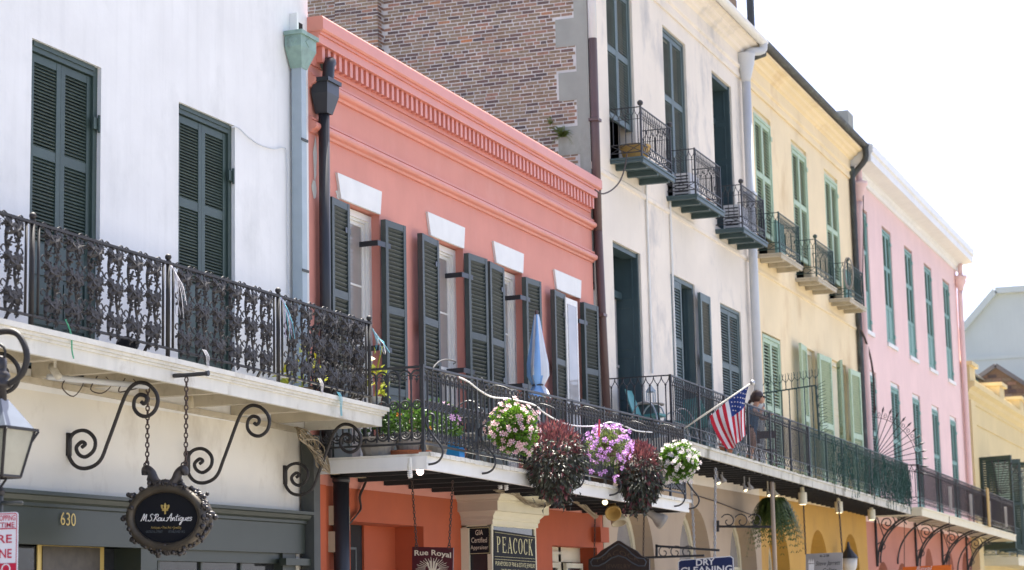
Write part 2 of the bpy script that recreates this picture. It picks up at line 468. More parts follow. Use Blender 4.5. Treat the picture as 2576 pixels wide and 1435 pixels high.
def dark_back(par, x0, x1, z0, z1, y):
    pass
def spiral(c0, c1, r0, r1, a0, turns, n):
    """points of a spiral in a plane (u, v) centred c0,c1 from radius r0 to r1"""
    return [(c0 + (r0 + (r1 - r0) * t / n) * math.cos(a0 + turns * 2 * math.pi * t / n), c1 + (r0 + (r1 - r0) * t / n) * math.sin(a0 + turns * 2 * math.pi * t / n)) for t in range(n + 1)]
def smooth_path(P, n=8):
    """Catmull-Rom through the points"""
    P = [Vector(p) for p in P]; out = []
    for i in range(len(P) - 1):
        p0 = P[max(i - 1, 0)]; p1 = P[i]; p2 = P[i + 1]; p3 = P[min(i + 2, len(P) - 1)]
        for k in range(n):
            t = k / n
            out.append(0.5 * ((2 * p1) + (p2 - p0) * t + (2 * p0 - 5 * p1 + 4 * p2 - p3) * t * t + (3 * p1 - p0 - 3 * p2 + p3) * t ** 3))
    out.append(P[-1]); return out
def chain(mb, a, b, link=0.05, r=0.006, w=0.018):
    a = Vector(a); b = Vector(b); d = b - a; n = max(1, int(d.length / (link * 0.78))); d.normalize()
    s1 = d.orthogonal().normalized(); s2 = d.cross(s1)
    L = (b - a).length / n
    for i in range(n):
        c = a + d * (L * (i + 0.5)); s_ = s1 if i % 2 else s2; h = L * 0.62
        mb.tube([c + d * (h * math.cos(t)) + s_ * (w * math.sin(t)) for t in [2 * math.pi * k / 8 for k in range(8)]], r, 4, closed=True)
    return mb
# ================================================================== setting
mb = MB(); mb.box(-300, 500, -300, 300, -0.5, -0.02)
build(mb, 'ground', M['earth'], kind='structure')
mb = MB(); mb.box(-200, 300, -9.2, -2.5, -0.2, 0.0)
build(mb, 'road', M['asphalt'], kind='structure')
mb = MB(); mb.box(-200, 300, -2.38, 0.9, -0.2, 0.13)
build(mb, 'pavement', M['slate'], kind='structure')
mb = MB(); mb.box(-200, 300, -14.0, -9.32, -0.2, 0.13)
build(mb, 'far_pavement', M['slate'], kind='structure')
mb = MB(); mb.box(-200, 300, -2.5, -2.38, -0.2, 0.135); mb.box(-200, 300, -9.32, -9.2, -0.2, 0.135)
build(mb, 'kerb', M['kerb'], kind='structure')

def lin(xa, za, xb, zb):
    return lambda x: za + (x - xa) * (zb - za) / (xb - xa)

# ================================================================== white building
WX1 = 22.42
wb = thing('white_building', 'white stucco building with tall dark green louvred shutters and a grape-leaf iron balcony', 'building', (16, 0.3, 0))
ops = [(16.43, 17.67, 3.9, 7.10), (19.24, 20.52, 3.9, 7.10)]
mb = MB(); wall(mb, 8.0, WX1, 3.7, 11.6, 0.0, 0.16, ops)
build(mb, 'wall', M['white'], wb)
mb = MB(); mb.quad((WX1, 0, 0.1), (WX1, 8, 0.1), (WX1, 8, 11.6), (WX1, 0, 11.6)); mb.quad((8, 8, 0.1), (8, 0, 0.1), (8, 0, 11.6), (8, 8, 11.6)); mb.quad((8, 0, 11.6), (WX1, 0, 11.6), (WX1, 8, 11.6), (8, 8, 11.6))
mb.quad((WX1, 8, 0.1), (8, 8, 0.1), (8, 8, 11.6), (WX1, 8, 11.6))
build(mb, 'side_wall', M['white'], wb)
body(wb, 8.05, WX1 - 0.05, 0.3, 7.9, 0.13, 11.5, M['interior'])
mb = MB(); mb.box(7.9, WX1 + 0.1, -0.25, 0.5, 11.6, 11.75); mb.box(7.95, WX1 + 0.05, -0.15, 0.4, 11.4, 11.6)
build(mb, 'cornice', M['white'], wb)
for (xa, xb, za, zb) in ops:
    mb = MB(); f_ = 0.075
    mb.box(xa, xa + f_, 0.045, 0.2, za, zb); mb.box(xb - f_, xb, 0.045, 0.2, za, zb); mb.box(xa + f_, xb - f_, 0.045, 0.2, zb - 0.10, zb)
    mb.box(xa + f_, xb - f_, 0.03, 0.045, zb - 0.05, zb)
    fr = build(mb, 'shutter_frame', M['gshut'], wb)
    mid = (xa + xb) / 2
    pan = [(5.98 - 0.83, 5.98, 'l'), (6.08, 6.91, 'l'), (4.42, 4.84, 's'), (4.02, 4.36, 's')]
    for h, (a, b) in (('L', (xa + f_, mid - 0.002)), ('R', (mid + 0.002, xb - f_))):
        shutter(wb, a, b, 3.95, zb - 0.11, 0.095, M['gshut'], pan, pitch=0.034, hinge=h, stile=0.075, tilt=0.80, st=0.010, th=0.044)
    for z in (6.45, 5.1):
        mb = MB(); mb.box(xb - 0.10, xb - 0.002, 0.02, 0.044, z, z + 0.12); mb.tube([(xb - 0.02, 0.01, z - 0.03), (xb - 0.02, 0.01, z + 0.15)], 0.014)
        build(mb, 'hinge', M['gshut'], wb)
# ---- ground floor of the white building
mb = MB()
gx = [8.0, 21.95]
wall(mb, 8.0, WX1, 2.72, 3.7, 0.0, 0.2, [])
mb.box(22.02, WX1, 0.0, 0.3, 0.13, 2.72)
build(mb, 'lower_wall', M['white_shaded'], wb)
mb = MB()
prof = [(0.0, 2.26), (-0.10, 2.26), (-0.10, 2.60), (-0.13, 2.61), (-0.13, 2.64), (-0.17, 2.66), (-0.19, 2.70), (-0.22, 2.71), (-0.22, 2.745), (0.0, 2.76)]
mb.prism(prof, 'x', 8.0, 22.06)
fz = build(mb, 'shop_frieze', M['shop'], wb)
def part_box(nm, m, *q):
    mb = MB(); mb.box(*q); return build(mb, nm, m, wb)
for x in (18.55, 21.7): part_box('shop_post', M['shop'], x - 0.16, x + 0.16, -0.07, 0.3, 0.13, 2.262)
part_box('post_cap', M['shop'], 21.45, 22.12, -0.16, -0.071, 2.12, 2.2); part_box('transom', M['shop'], 18.71, 21.54, -0.04, 0.1, 2.14, 2.262)
for i in range(4): part_box('mullion', M['shop'], 18.9 + i * 0.9 - 0.02, 18.9 + i * 0.9 + 0.02, 0.02, 0.08, 0.9, 2.14)
part_box('stall_riser', M['shop'], 18.71, 21.54, -0.05, 0.3, 0.13, 0.9)
part_box('door_post', M['shop'], 14.2, 14.3, 0.2, 0.3, 0.13, 2.26); part_box('door_post', M['shop'], 16.1, 16.16, 0.2, 0.28, 0.13, 2.26)
for i in range(3):
    mb = MB(); a = 18.92 + i * 0.9; mb.box(a, a + 0.86, 0.045, 0.055, 0.9, 2.14)
    build(mb, 'pane', M['glass'], wb)
mb = MB(); mb.box(14.3, 18.39, 0.24, 0.25, 0.13, 2.26); build(mb, 'pane', M['glass'], wb)
# ---- balcony of the white building
wz = lin(14.5, 4.055, 22.3, 3.955); wr = lin(14.5, 4.975, 22.1, 4.935)
BX0, BX1, BY = 9.0, 22.3, -1.0
mb = MB()
def sl(mb, x0, x1, y0, y1, za, zb, zf):     # box that follows the slope zf
    mb.hexa([(x0, y0, zf(x0) + za), (x1, y0, zf(x1) + za), (x1, y1, zf(x1) + za), (x0, y1, zf(x0) + za), (x0, y0, zf(x0) + zb), (x1, y0, zf(x1) + zb), (x1, y1, zf(x1) + zb), (x0, y1, zf(x0) + zb)])
sl(mb, BX0, BX1, BY, -0.005, -0.035, 0.0, wz)
wbal = build(mb, 'balcony', M['wpaint'], wb)
nb = 7
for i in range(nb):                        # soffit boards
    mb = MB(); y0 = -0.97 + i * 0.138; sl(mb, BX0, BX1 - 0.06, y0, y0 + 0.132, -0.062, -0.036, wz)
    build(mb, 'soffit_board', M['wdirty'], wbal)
mb = MB(); sl(mb, BX0, BX1, BY - 0.0, BY + 0.045, -0.225, -0.036, wz); sl(mb, BX1 - 0.045, BX1, BY + 0.045, -0.005, -0.225, -0.036, wz)
build(mb, 'fascia', M['wpaint'], wbal)
mb = MB(); sl(mb, BX0, BX1 + 0.07, BY - 0.07, BY - 0.001, -0.045, 0.004, wz); sl(mb, BX0, BX1 + 0.045, BY - 0.045, BY - 0.001, -0.075, -0.046, wz); sl(mb, BX0, BX1 + 0.025, BY - 0.025, BY - 0.001, -0.1, -0.076, wz)
sl(mb, BX1 + 0.001, BX1 + 0.07, BY, -0.005, -0.045, 0.004, wz); sl(mb, BX1 + 0.001, BX1 + 0.025, BY, -0.005, -0.1, -0.046, wz)
build(mb, 'moulding', M['wpaint'], wbal)
for i in range(13):
    x = 9.6 + i * 0.98 + rnd.uniform(-0.05, 0.05)
    if x > 22.2: break
    mb = MB(); sl(mb, x, x + 0.09, -0.95, -0.005, -0.21, -0.063, wz)
    build(mb, 'joist', M['wdirty'], wbal)
mb = MB(); sl(mb, BX0, BX1 - 0.06, -0.05, -0.006, -0.27, -0.212, wz); build(mb, 'ledger', M['wdirty'], wbal)
# scroll brackets
zs = [(525, 635), (548, 615), (525, 600), (490, 635), (505, 680), (550, 697), (603, 655), (612, 590), (575, 540), (525, 525), (468, 548), (440, 610), (445, 700), (485, 757), (545, 773), (610, 752), (655, 705), (690, 615), (740, 480), (785, 355), (820, 275), (860, 230), (905, 213), (960, 228), (1008, 280), (1020, 340), (998, 400), (950, 433), (900, 423), (866, 380), (870, 322), (902, 292), (940, 302), (948, 330), (930, 352), (912, 338)]
pth = [atX((0 + a * 0.6146) / 1.59006, (1400 + b * 0.6146) / 1.59006, 17.13) for a, b in zs]
sp = smooth_path([(0, p.y - pth[11].y * 1 - 0.012, p.z) for p in pth], 4)
mb = MB(); mb.tube(sp, 0.019, 8); mb.box(-0.03, 0.03, -0.03, 0.0, sp[44].z - 0.12, sp[44].z + 0.1)
bme = mb.mesh('scroll_bracket', M['iron_brown'], True)
for i, x in enumerate((17.13, 19.43, 21.72, 14.83)):
    inst(bme, 'scroll_bracket', wbal, (x, 0, wz(x) - wz(17.13)))
# ---- vine railing
def leaf5(mb, c, size, ang, tilt=0.0):
    c = Vector(c); n = 20; pts = []
    for k in range(n):
        a = 2 * math.pi * k / n
        r_ = size * (0.42 + 0.66 * abs(math.cos(2.5 * a))) if k else size * 0.25
        pts.append((r_ * math.cos(a + ang), r_ * math.sin(a + ang)))
    b = len(mb.v)
    mb.v.append(c + Vector((0, -0.020, 0)))
    for (u, w) in pts: mb.v.append(c + Vector((u, -0.006 - 0.012 * math.sin(w * 60), w)))
    mb.v.append(c + Vector((0, 0.002, 0)))
    for k in range(n):
        mb.f.append([b, b + 1 + k, b + 1 + (k + 1) % n]); mb.mi.append(0)
        mb.f.append([b + n + 1, b + 1 + (k + 1) % n, b + 1 + k]); mb.mi.append(0)
def vine_mesh(seed):
    rr = random.Random(seed); mb = MB(); H = 0.80
    for s_ in (-1, 1):
        mb.tube([(s_ * (0.052 + 0.022 * math.sin(t * 9.4 + 0.6)) , 0, H * t) for t in [k / 18 for k in range(19)]], 0.0115, 5)
    for zc in (0.125, 0.425, 0.715):
        for s_, a in ((-1, 2.7), (1, 0.45)):
            leaf5(mb, (s_ * 0.050, -0.016, zc + rr.uniform(-.006, .012)), 0.078 + rr.uniform(-.006, .008), a + rr.uniform(-.25, .25))
        leaf5(mb, (rr.uniform(-.01, .01), -0.026, zc - 0.035), 0.068, -1.57 + rr.uniform(-.3, .3))
        for s_ in (-1, 1):
            for q in range(2): mb.ball((s_ * (0.022 + 0.010 * q), -0.014, zc - 0.088 - 0.018 * q), 0.012, 6, 4)
            leaf5(mb, (s_ * 0.072, -0.004, zc - 0.062), 0.04, -1.57 + s_ * 0.8)
            mb.ball((s_ * 0.075, -0.006, zc - 0.1), 0.014, 6, 4); mb.ball((s_ * 0.026, -0.012, zc + 0.072), 0.013, 6, 4)
        for s_ in (-1, 1):
            mb.tube(smooth_path([(s_ * 0.05, 0, zc + 0.10), (s_ * 0.10, 0, zc + 0.13), (s_ * 0.125, 0, zc + 0.09), (s_ * 0.10, 0, zc + 0.07)], 3), 0.007, 4)
            leaf5(mb, (s_ * 0.092, -0.006, zc + 0.03 + rr.uniform(-.01, .01)), 0.05, 0.5 * s_ + (3.14 if s_ < 0 else 0))
            leaf5(mb, (s_ * 0.055, -0.010, zc - 0.155), 0.038, -1.57 + s_)
        mb.tube([(-0.05, 0, zc - 0.115), (-0.02, -0.006, zc - 0.125), (0.02, -0.006, zc - 0.125), (0.05, 0, zc - 0.115)], 0.008, 5)
    return mb.mesh('vine_panel', M['iron_brown'], False)
vines = [vine_mesh(s_) for s_ in (1, 2, 3)]
posts = [12.70, 15.03, 17.35, 19.68, 22.03]
RY = BY + 0.03
mb = MB()
for x0, x1 in ((9.1, 22.06),):
    sl(mb, x0, x1, RY - 0.022, RY + 0.022, -0.012, 0.012, wr)
    sl(mb, x0, x1, RY - 0.018, RY + 0.018, 0.10, 0.118, wz)
build(mb, 'handrail', M['iron_brown'], wbal)
mb = MB(); z0, z1 = wz(22.03), wr(22.03)
mb.box(22.01, 22.05, RY + 0.022, -0.0, z1 - 0.012, z1 + 0.012); mb.box(22.01, 22.05, RY + 0.018, 0.0, z0 + 0.10, z0 + 0.118)
build(mb, 'handrail', M['iron_brown'], wbal)
for i, x in enumerate(posts):
    mb = MB(); z0, z1 = wz(x), wr(x)
    mb.tube([(x, RY, z0), (x, RY, z1 + 0.02)], 0.022, 8); mb.ball((x, RY, z1 + 0.06), 0.033, 10, 6); mb.lathe((x, RY, z1 + 0.012), [(0.03, 0), (0.03, 0.012), (0.012, 0.02), (0.012, 0.03)], 8)
    for s_ in (-0.095, 0.095):
        if x + s_ < 22.1: mb.tube([(x + s_, RY, z0 + 0.1), (x + s_, RY, z1)], 0.013, 6)
    build(mb, 'post', M['iron_brown'], wbal, smooth=True)
    mb = MB(); mb.bar((x - 0.16, RY + 0.03, z0 + 0.30), (x - 0.05, RY + 0.28, z0), 0.022); build(mb, 'stay', M['iron_brown'], wbal)
k = 0
for a, b in zip(posts[:-1], posts[1:]):
    n = 6; w = (b - a - 0.26) / n
    for i in range(n):
        x = a + 0.13 + w * (i + 0.5); zb = wz(x) + 0.118; s_ = (wr(x) - 0.012 - zb) / 0.80
        inst(vines[k % 3], 'vine_panel', wbal, (x, RY, zb), scale=(1.30, 1, s_)); k += 1
for i in range(3):
    y = -0.18 - i * 0.31; inst(vines[i % 3], 'vine_panel', wbal, (22.03, y, wz(22.03) + 0.118), rot=(0, 0, R(90)), scale=(0.93, 1, (wr(22) - wz(22) - 0.13) / 0.80))
# ---- green copper leader head and downpipe
def leader(par, x, y, ztop, w, d, m, mp, zpipe, zlow, r, sq=True):
    hb = MB(); x0, x1 = x - w / 2, x + w / 2; y0, y1 = y - d / 2, y + d / 2; wl = r * 1.15
    hb.box(x0 - 0.025, x1 + 0.025, y0 - 0.025, y1, ztop - 0.05, ztop)
    hb.box(x0, x1, y0, y1, ztop - 0.19, ztop - 0.05)
    yc = y + d / 2 - wl - 0.01
    hb.hexa([(x - wl, yc - wl, ztop - 0.43), (x + wl, yc - wl, ztop - 0.43), (x + wl, yc + wl, ztop - 0.43), (x - wl, yc + wl, ztop - 0.43), (x0, y0, ztop - 0.19), (x1, y0, ztop - 0.19), (x1, y1, ztop - 0.19), (x0, y1, ztop - 0.19)])
    pm = MB()
    if sq: pm.box(x - r, x + r, yc - r, yc + r, zlow, ztop - 0.43)
    else: pm.tube([(x, yc, zlow), (x, yc, ztop - 0.42)], r, 12)
    p = build(pm, 'downpipe', mp, par, smooth=not sq)
    h = build(hb, 'leader_head', m, p)
    return p, h, yc
c = at(757, 130, -0.13)
p, h, yc = leader(wb, c.x, -0.125, at(757, 92, -0.13).z + 0.02, 0.42, 0.22, M['copper'], M['bluepipe'], 0, 4.1, 0.066)
for dx, nrm in ((0, 'f'), (0, 's')):
    mb = MB(); zc = at(757, 92, -0.13).z - 0.10
    if nrm == 's':
        xx = c.x - 0.21; yy = -0.125
        mb.hexa([(xx - 0.008, yy - 0.07, zc), (xx - 0.008, yy, zc - 0.045), (xx - 0.008, yy + 0.07, zc), (xx - 0.008, yy, zc + 0.045), (xx, yy - 0.07, zc), (xx, yy, zc - 0.045), (xx, yy + 0.07, zc), (xx, yy, zc + 0.055)])
    else:
        yy = -0.235
        mb.hexa([(c.x - 0.09, yy - 0.008, zc), (c.x, yy - 0.008, zc - 0.055), (c.x + 0.09, yy - 0.008, zc), (c.x, yy - 0.008, zc + 0.055), (c.x - 0.09, yy, zc), (c.x, yy, zc - 0.055), (c.x + 0.09, yy, zc), (c.x, yy, zc + 0.055)])
    build(mb, 'diamond', M['copper'], p)
s0, s1 = at(733, 84, 0), at(759, 62, 0); mb = MB(); mb.box(s0.x, s1.x, -0.012, 0.002, s0.z - 0.25, s1.z); build(mb, 'scupper_shade', M['interior'], wb)  # slab on the wall face; the opening's shade is its colour
mb = MB(); mb.box(s0.x - 0.05, s0.x - 0.001, -0.10, 0.0, s0.z - 0.25, s1.z + 0.05); build(mb, 'scupper_flashing', M['white'], wb)
for z in (5.6, 7.2):
    mb = MB(); mb.box(c.x - 0.085, c.x + 0.085, yc - 0.08, yc - 0.067, z, z + 0.03); build(mb, 'pipe_strap', M['darkpipe'], p)
mb = MB(); mb.box(22.1, 22.27, -0.2, -0.03, 0.13, 3.66); build(mb, 'downpipe', M['darkpipe'], wb)

# ================================================================== red building
RX0, RX1 = 22.42, 33.5
rb = thing('red_building', 'coral red stucco building with dentil cornice, white lintels and charcoal open shutters', 'building', (28, 0.3, 0))
rops = [(23.28, 24.53, 3.3, 6.75), (26.2, 27.48, 3.3, 6.75), (28.75, 29.95, 3.3, 6.74), (31.5, 32.75, 3.3, 6.71)]
mb = MB(); wall(mb, RX0, RX1, 3.1, 8.75, 0.002, 0.26, rops)
build(mb, 'wall', M['red'], rb)
mb = MB(); mb.box(RX0, RX1, 0.3, 0.42, 3.1, 8.72); build(mb, 'parapet_back', M['concrete'], rb)
mb = MB(); mb.box(RX0, RX1, 0.421, 8, 7.7, 7.8); build(mb, 'roof', M['roof'], rb)
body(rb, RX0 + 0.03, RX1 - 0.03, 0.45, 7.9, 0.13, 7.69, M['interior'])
XE = 33.42
mb = MB(); mb.prism([(0.5, 8.70), (-0.20, 8.70), (-0.22, 8.72), (-0.22, 8.86), (-0.20, 8.885), (0.5, 8.885)], 'x', RX0 - 0.02, XE + 0.06); build(mb, 'coping', M['redtrim'], rb)
mb = MB(); mb.box(RX0, XE, -0.15, 0.0, 8.555, 8.70); mb.box(RX0, XE + 0.02, -0.175, -0.151, 8.665, 8.70); build(mb, 'cornice_band', M['redtrim'], rb)
mb = MB(); mb.box(RX0, XE - 0.03, -0.03, 0.0, 8.30, 8.555); build(mb, 'dentil_backing', M['redtrim'], rb)
mb = MB(); mb.box(-0.038, 0.038, -0.11, -0.03, -0.1, 0.1); dme = mb.mesh('dentil', M['redtrim'])
nd = 66
for i in range(nd):
    x = RX0 + 0.22 + (XE - RX0 - 0.34) * i / (nd - 1); inst(dme, 'dentil', rb, (x, 0, 8.452))
def belt(z0, z1):
    h = z1 - z0; pts = [(0.0, z0), (-0.035, z0 + 0.004), (-0.045, z0 + 0.03)]
    for k in range(9):
        a = -math.pi / 2 + math.pi * k / 8; pts.append((-0.055 - 0.055 * math.cos(a), z0 + 0.09 + 0.052 * math.sin(a)))
    pts += [(-0.045, z1 - 0.03), (-0.06, z1 - 0.025), (-0.06, z1), (0.0, z1 + 0.02)]
    mb = MB(); mb.prism(pts, 'x', RX0, XE + 0.05); return build(mb, 'belt_course', M['redtrim'], rb)
belt(8.0, 8.18); belt(7.43, 7.615)
for (xa, xb, za, zb) in rops:
    mb = MB(); a, b = xa - 0.02, xb - 0.02
    mb.prism([(a + 0.02, zb - 0.005), (b - 0.02, zb - 0.005), (b + 0.03, zb + 0.31), (a - 0.08, zb + 0.31)], 'y', -0.035, 0.0)
    build(mb, 'lintel', M['wpaint_clean'], rb)
def sash_window(par, xa, xb, za, zb, y, m, gm, rows=4, cols=2, door=False):
    mb = MB(); f_ = 0.085
    mb.box(xa, xa + f_, y, y + 0.1, za, zb); mb.box(xb - f_, xb, y, y + 0.1, za, zb); mb.box(xa + f_, xb - f_, y, y + 0.1, zb - f_, zb)
    mb.box(xa + f_, xa + f_ + 0.03, y + 0.03, y + 0.1, za, zb - f_); mb.box(xb - f_ - 0.03, xb - f_, y + 0.03, y + 0.1, za, zb - f_); mb.box(xa + f_ + 0.03, xb - f_ - 0.03, y + 0.03, y + 0.1, zb - f_ - 0.03, zb - f_)
    w = build(mb, 'window', m, par)
    ia, ib = xa + f_ + 0.03, xb - f_ - 0.03; it = zb - f_ - 0.03; zm = (za + it) / 2
    for lo, hi, yy in ((za, zm + 0.03, y + 0.105), (zm - 0.02, it, y + 0.065)):
        mb = MB(); s_ = 0.05
        mb.box(ia, ia + s_, yy, yy + 0.035, lo, hi); mb.box(ib - s_, ib, yy, yy + 0.035, lo, hi); mb.box(ia + s_, ib - s_, yy, yy + 0.035, lo, lo + 0.06); mb.box(ia + s_, ib - s_, yy, yy + 0.035, hi - 0.05, hi)
        r2 = max(1, rows // 2)
        for i in range(1, r2):
            z = lo + (hi - lo) * i / r2; mb.box(ia + s_, ib - s_, yy + 0.005, yy + 0.03, z - 0.012, z + 0.012)
        for i in range(1, cols):
            x = ia + (ib - ia) * i / cols; mb.box(x - 0.012, x + 0.012, yy + 0.006, yy + 0.029, lo + 0.06, hi - 0.05)
        sa = build(mb, 'sash', m, w)
        for i in range(r2):
            for j in range(cols):
                pass
        mb = MB(); mb.box(ia + s_, ib - s_, yy + 0.014, yy + 0.02, lo + 0.06, hi - 0.05); build(mb, 'pane', gm, w)
    return w
for i, (xa, xb, za, zb) in enumerate(rops):
    sash_window(rb, xa, xb, za, zb - 0.02, 0.12, M['wpaint_clean'], M['glass_pale'] if i else M['glass_pale'])
LL = [(22.73, 23.31), (25.56, 26.24), (28.11, 28.80), (30.98, 31.62)]
LR = [(24.42, 25.0), (27.35, 27.99), (29.75, 30.34), (32.56, 33.2)]
for i in range(4):
    zt = rops[i][3] - 0.09
    pan = [(3.6, 4.35, 's'), (4.45, 5.42, 'l'), (5.52, zt - 0.09, 'l')]
    for nm, (a, b), rt in (('L', LL[i], 0.0), ('R', LR[i], 0.0)):
        s_ = shutter(rb, a, b, 3.42, zt, -0.10, M['rshut'], pan, pitch=0.056, hinge='R' if nm == 'L' else 'L', stile=0.072, tilt=-0.78, st=0.011, th=0.075, rot=R(3 if nm == 'L' else -4))
        for z in (zt - 0.38, 4.9):
            mb = MB()
            if nm == 'R':
                mb.box(a - 0.20, a + 0.14, -0.135, -0.128, z, z + 0.07); mb.box(a - 0.22, a - 0.20, -0.135, 0.14, z, z + 0.07)
            else:
                mb.box(b - 0.14, b + 0.03, -0.135, -0.128, z, z + 0.07)
            build(mb, 'strap_hinge', M['black'], s_)
a_, b_ = at(1420, 745, -0.14), at(1449, 745, -0.14); mb = MB(); mb.box(a_.x + 0.0, b_.x, -0.16, -0.12, 3.45, a_.z - 0.02); cs = build(mb, 'casement', M['wpaint_clean'], rb)
mb = MB(); mb.box(a_.x + 0.07, b_.x - 0.07, -0.168, -0.161, 4.0, a_.z - 0.12); build(mb, 'pane', M['glass_pale'], cs)
# ---- black leader head, elbow and pipe on the red building
c = at(819, 230, -0.14)
p, h, yc = leader(rb, c.x, -0.135, at(819, 203, -0.14).z, 0.34, 0.22, M['black'], M['black'], 0, 3.4, 0.07, sq=False)
mb = MB(); e = at(838, 165, -0.15); zt = at(819, 203, -0.14).z
mb.tube(smooth_path([(e.x - 0.05, 0.05, e.z + 0.02), (e.x - 0.03, -0.12, e.z + 0.03), (c.x + 0.08, -0.15, e.z - 0.03), (c.x + 0.04, -0.15, zt - 0.05)], 5), 0.075, 12); build(mb, 'elbow', M['black'], p, smooth=True)
mb = MB(); mb.tube([(e.x - 0.05, 0.0, e.z + 0.02), (e.x - 0.04, -0.07, e.z + 0.025)], 0.085, 12); build(mb, 'collar', M['copper'], p, smooth=True)
for (x0, y0, w_, h_) in ((790, 470, 7, 30), (852, 490, 10, 12), (792, 400, 6, 60)):
    c9 = at(x0, y0, -0.004); k9 = mpp(c9); rp = random.Random(x0); mb = MB(); mb.add([c9] + [c9 + Vector((w_ * k9 * 2.2 * math.cos(t * 0.45) * rp.uniform(0.5, 1.1), 0, h_ * k9 * math.sin(t * 0.45) * rp.uniform(0.5, 1.1))) for t in range(14)], [(0, i, i % 14 + 1) for i in range(1, 15)]); build(mb, 'paint_patch', M['wpaint'], rb)
mb = MB(); mb.tube([(22.98, -0.14, 0.13), (22.98, -0.14, 3.2)], 0.1, 12); mb.tube([(22.98, -0.14, 3.14), (22.98, -0.14, 3.2)], 0.11, 12); build(mb, 'downpipe', M['black'], rb, smooth=True)
# ---- ground floor of the red building
gops = [(23.53, 25.86, 0.13, 2.69), (31.05, 33.3, 0.13, 2.54)]
mb = MB(); wall(mb, RX0, RX1 + 0.15, 0.13, 3.1, 0.0, 0.55, gops); mb.box(RX0 - 0.0, 22.72, -0.06, -0.001, 0.13, 3.1)
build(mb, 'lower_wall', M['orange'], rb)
dz = 2.62
mb = MB(); mb.box(23.5, 24.85, 0.46, 0.52, 0.13, 2.70)
d_ = build(mb, 'door', M['rshut'], rb)
for i in range(2):
    for z0, z1 in ((1.75, 2.4), (0.5, 1.55)):
        mb = MB(); x = 23.75 + i * 0.52
        for q in ((x, x + 0.03, z0, z1), (x + 0.37, x + 0.40, z0, z1), (x + 0.03, x + 0.37, z0, z0 + 0.03), (x + 0.03, x + 0.37, z1 - 0.03, z1)): mb.box(q[0], q[1], 0.445, 0.46, q[2], q[3])
        build(mb, 'door_panel', M['rshut'], d_)
mb = MB(); mb.box(24.85, 25.86, 0.42, 0.5, 0.13, 2.70); build(mb, 'recess_wall', M['orange'], rb)
# right opening
mb = MB(); mb.box(31.05, 31.15, 0.3, 0.4, 0.13, 2.54); mb.box(32.2, 32.32, 0.3, 0.4, 0.13, 2.54); mb.box(31.15, 33.3, 0.3, 0.4, 2.3, 2.54); mb.box(31.15, 32.2, 0.26, 0.3, 2.42, 2.46)
for x in (31.15, 32.36): mb.box(x, x + 0.06, 0.22, 0.28, 0.13, 2.28); mb.box(x + 0.78, x + 0.84, 0.22, 0.28, 0.13, 2.28); mb.box(x + 0.06, x + 0.78, 0.22, 0.28, 2.2, 2.28)
w_ = build(mb, 'window', M['cream_trim'], rb)
for x in (31.21, 32.42):
    mb = MB(); mb.box(x, x + 0.72, 0.245, 0.255, 0.13, 2.2); build(mb, 'pane', M['glass'], w_)
# ---- the projecting display window with the cream cornice
px0, px1, py = 27.25, 29.08, -0.45
mb = MB()
mb.box(px0, px0 + 0.07, py, py + 0.07, 0.13, 2.80); mb.box(px1 - 0.07, px1, py, py + 0.07, 0.13, 2.80); mb.box(px0, px0 + 0.07, -0.07, 0.0, 0.13, 2.80)
mb.box(px0 + 0.07, px1 - 0.07, py, py + 0.06, 0.13, 0.8); mb.box(px0, px0 + 0.06, py + 0.07, -0.07, 0.13, 0.8); mb.box(px0, px1, py + 0.002, 0, 2.72, 2.80)
mb.box(px0 - 0.05, px0, -0.12, 0.0, 0.13, 2.70)
bay = build(mb, 'display_window', M['cream_trim'], rb)
mb = MB(); mb.box(px0 + 0.02, px0 + 0.03, py + 0.07, -0.07, 0.8, 2.72); build(mb, 'pane', M['glass'], bay)
mb = MB(); mb.box(px0 + 0.07, px1 - 0.07, py + 0.02, py + 0.03, 0.8, 2.72); build(mb, 'pane', M['glass'], bay)
prf = [(0.0, 2.74), (0.03, 2.74), (0.03, 2.80), (0.055, 2.82), (0.055, 2.86), (0.10, 2.90), (0.12, 2.92), (0.19, 2.93), (0.19, 3.06), (0.22, 3.07), (0.22, 3.09), (0.27, 3.12), (0.30, 3.17), (0.30, 3.24), (0.0, 3.24)]
mb = MB()
ring = [(px0, 0.0, -1, 0), (px0, py, -1, -1), (px1, py, 1, -1), (px1, 0.0, 1, 0)]
b0 = len(mb.v)
for (x, y, sx, sy) in ring:
    for (o_, z) in prf[:-1]: mb.v.append(Vector((x + sx * o_ * 0.82, y + sy * o_ * 0.82, z)))
n = len(prf) - 1
for i in range(3):
    for k in range(n - 1): mb.f.append([b0 + i * n + k, b0 + (i + 1) * n + k, b0 + (i + 1) * n + k + 1, b0 + i * n + k + 1]); mb.mi.append(1 if i == 0 else 0)  # near side of the cornice gets the shaded copy of the cream
mb.f.append([b0 + i * n + n - 1 for i in range(4)]); mb.mi.append(0)
build(mb, 'cornice', [M['cream_trim'], M['cream_trim_shaded']], bay)
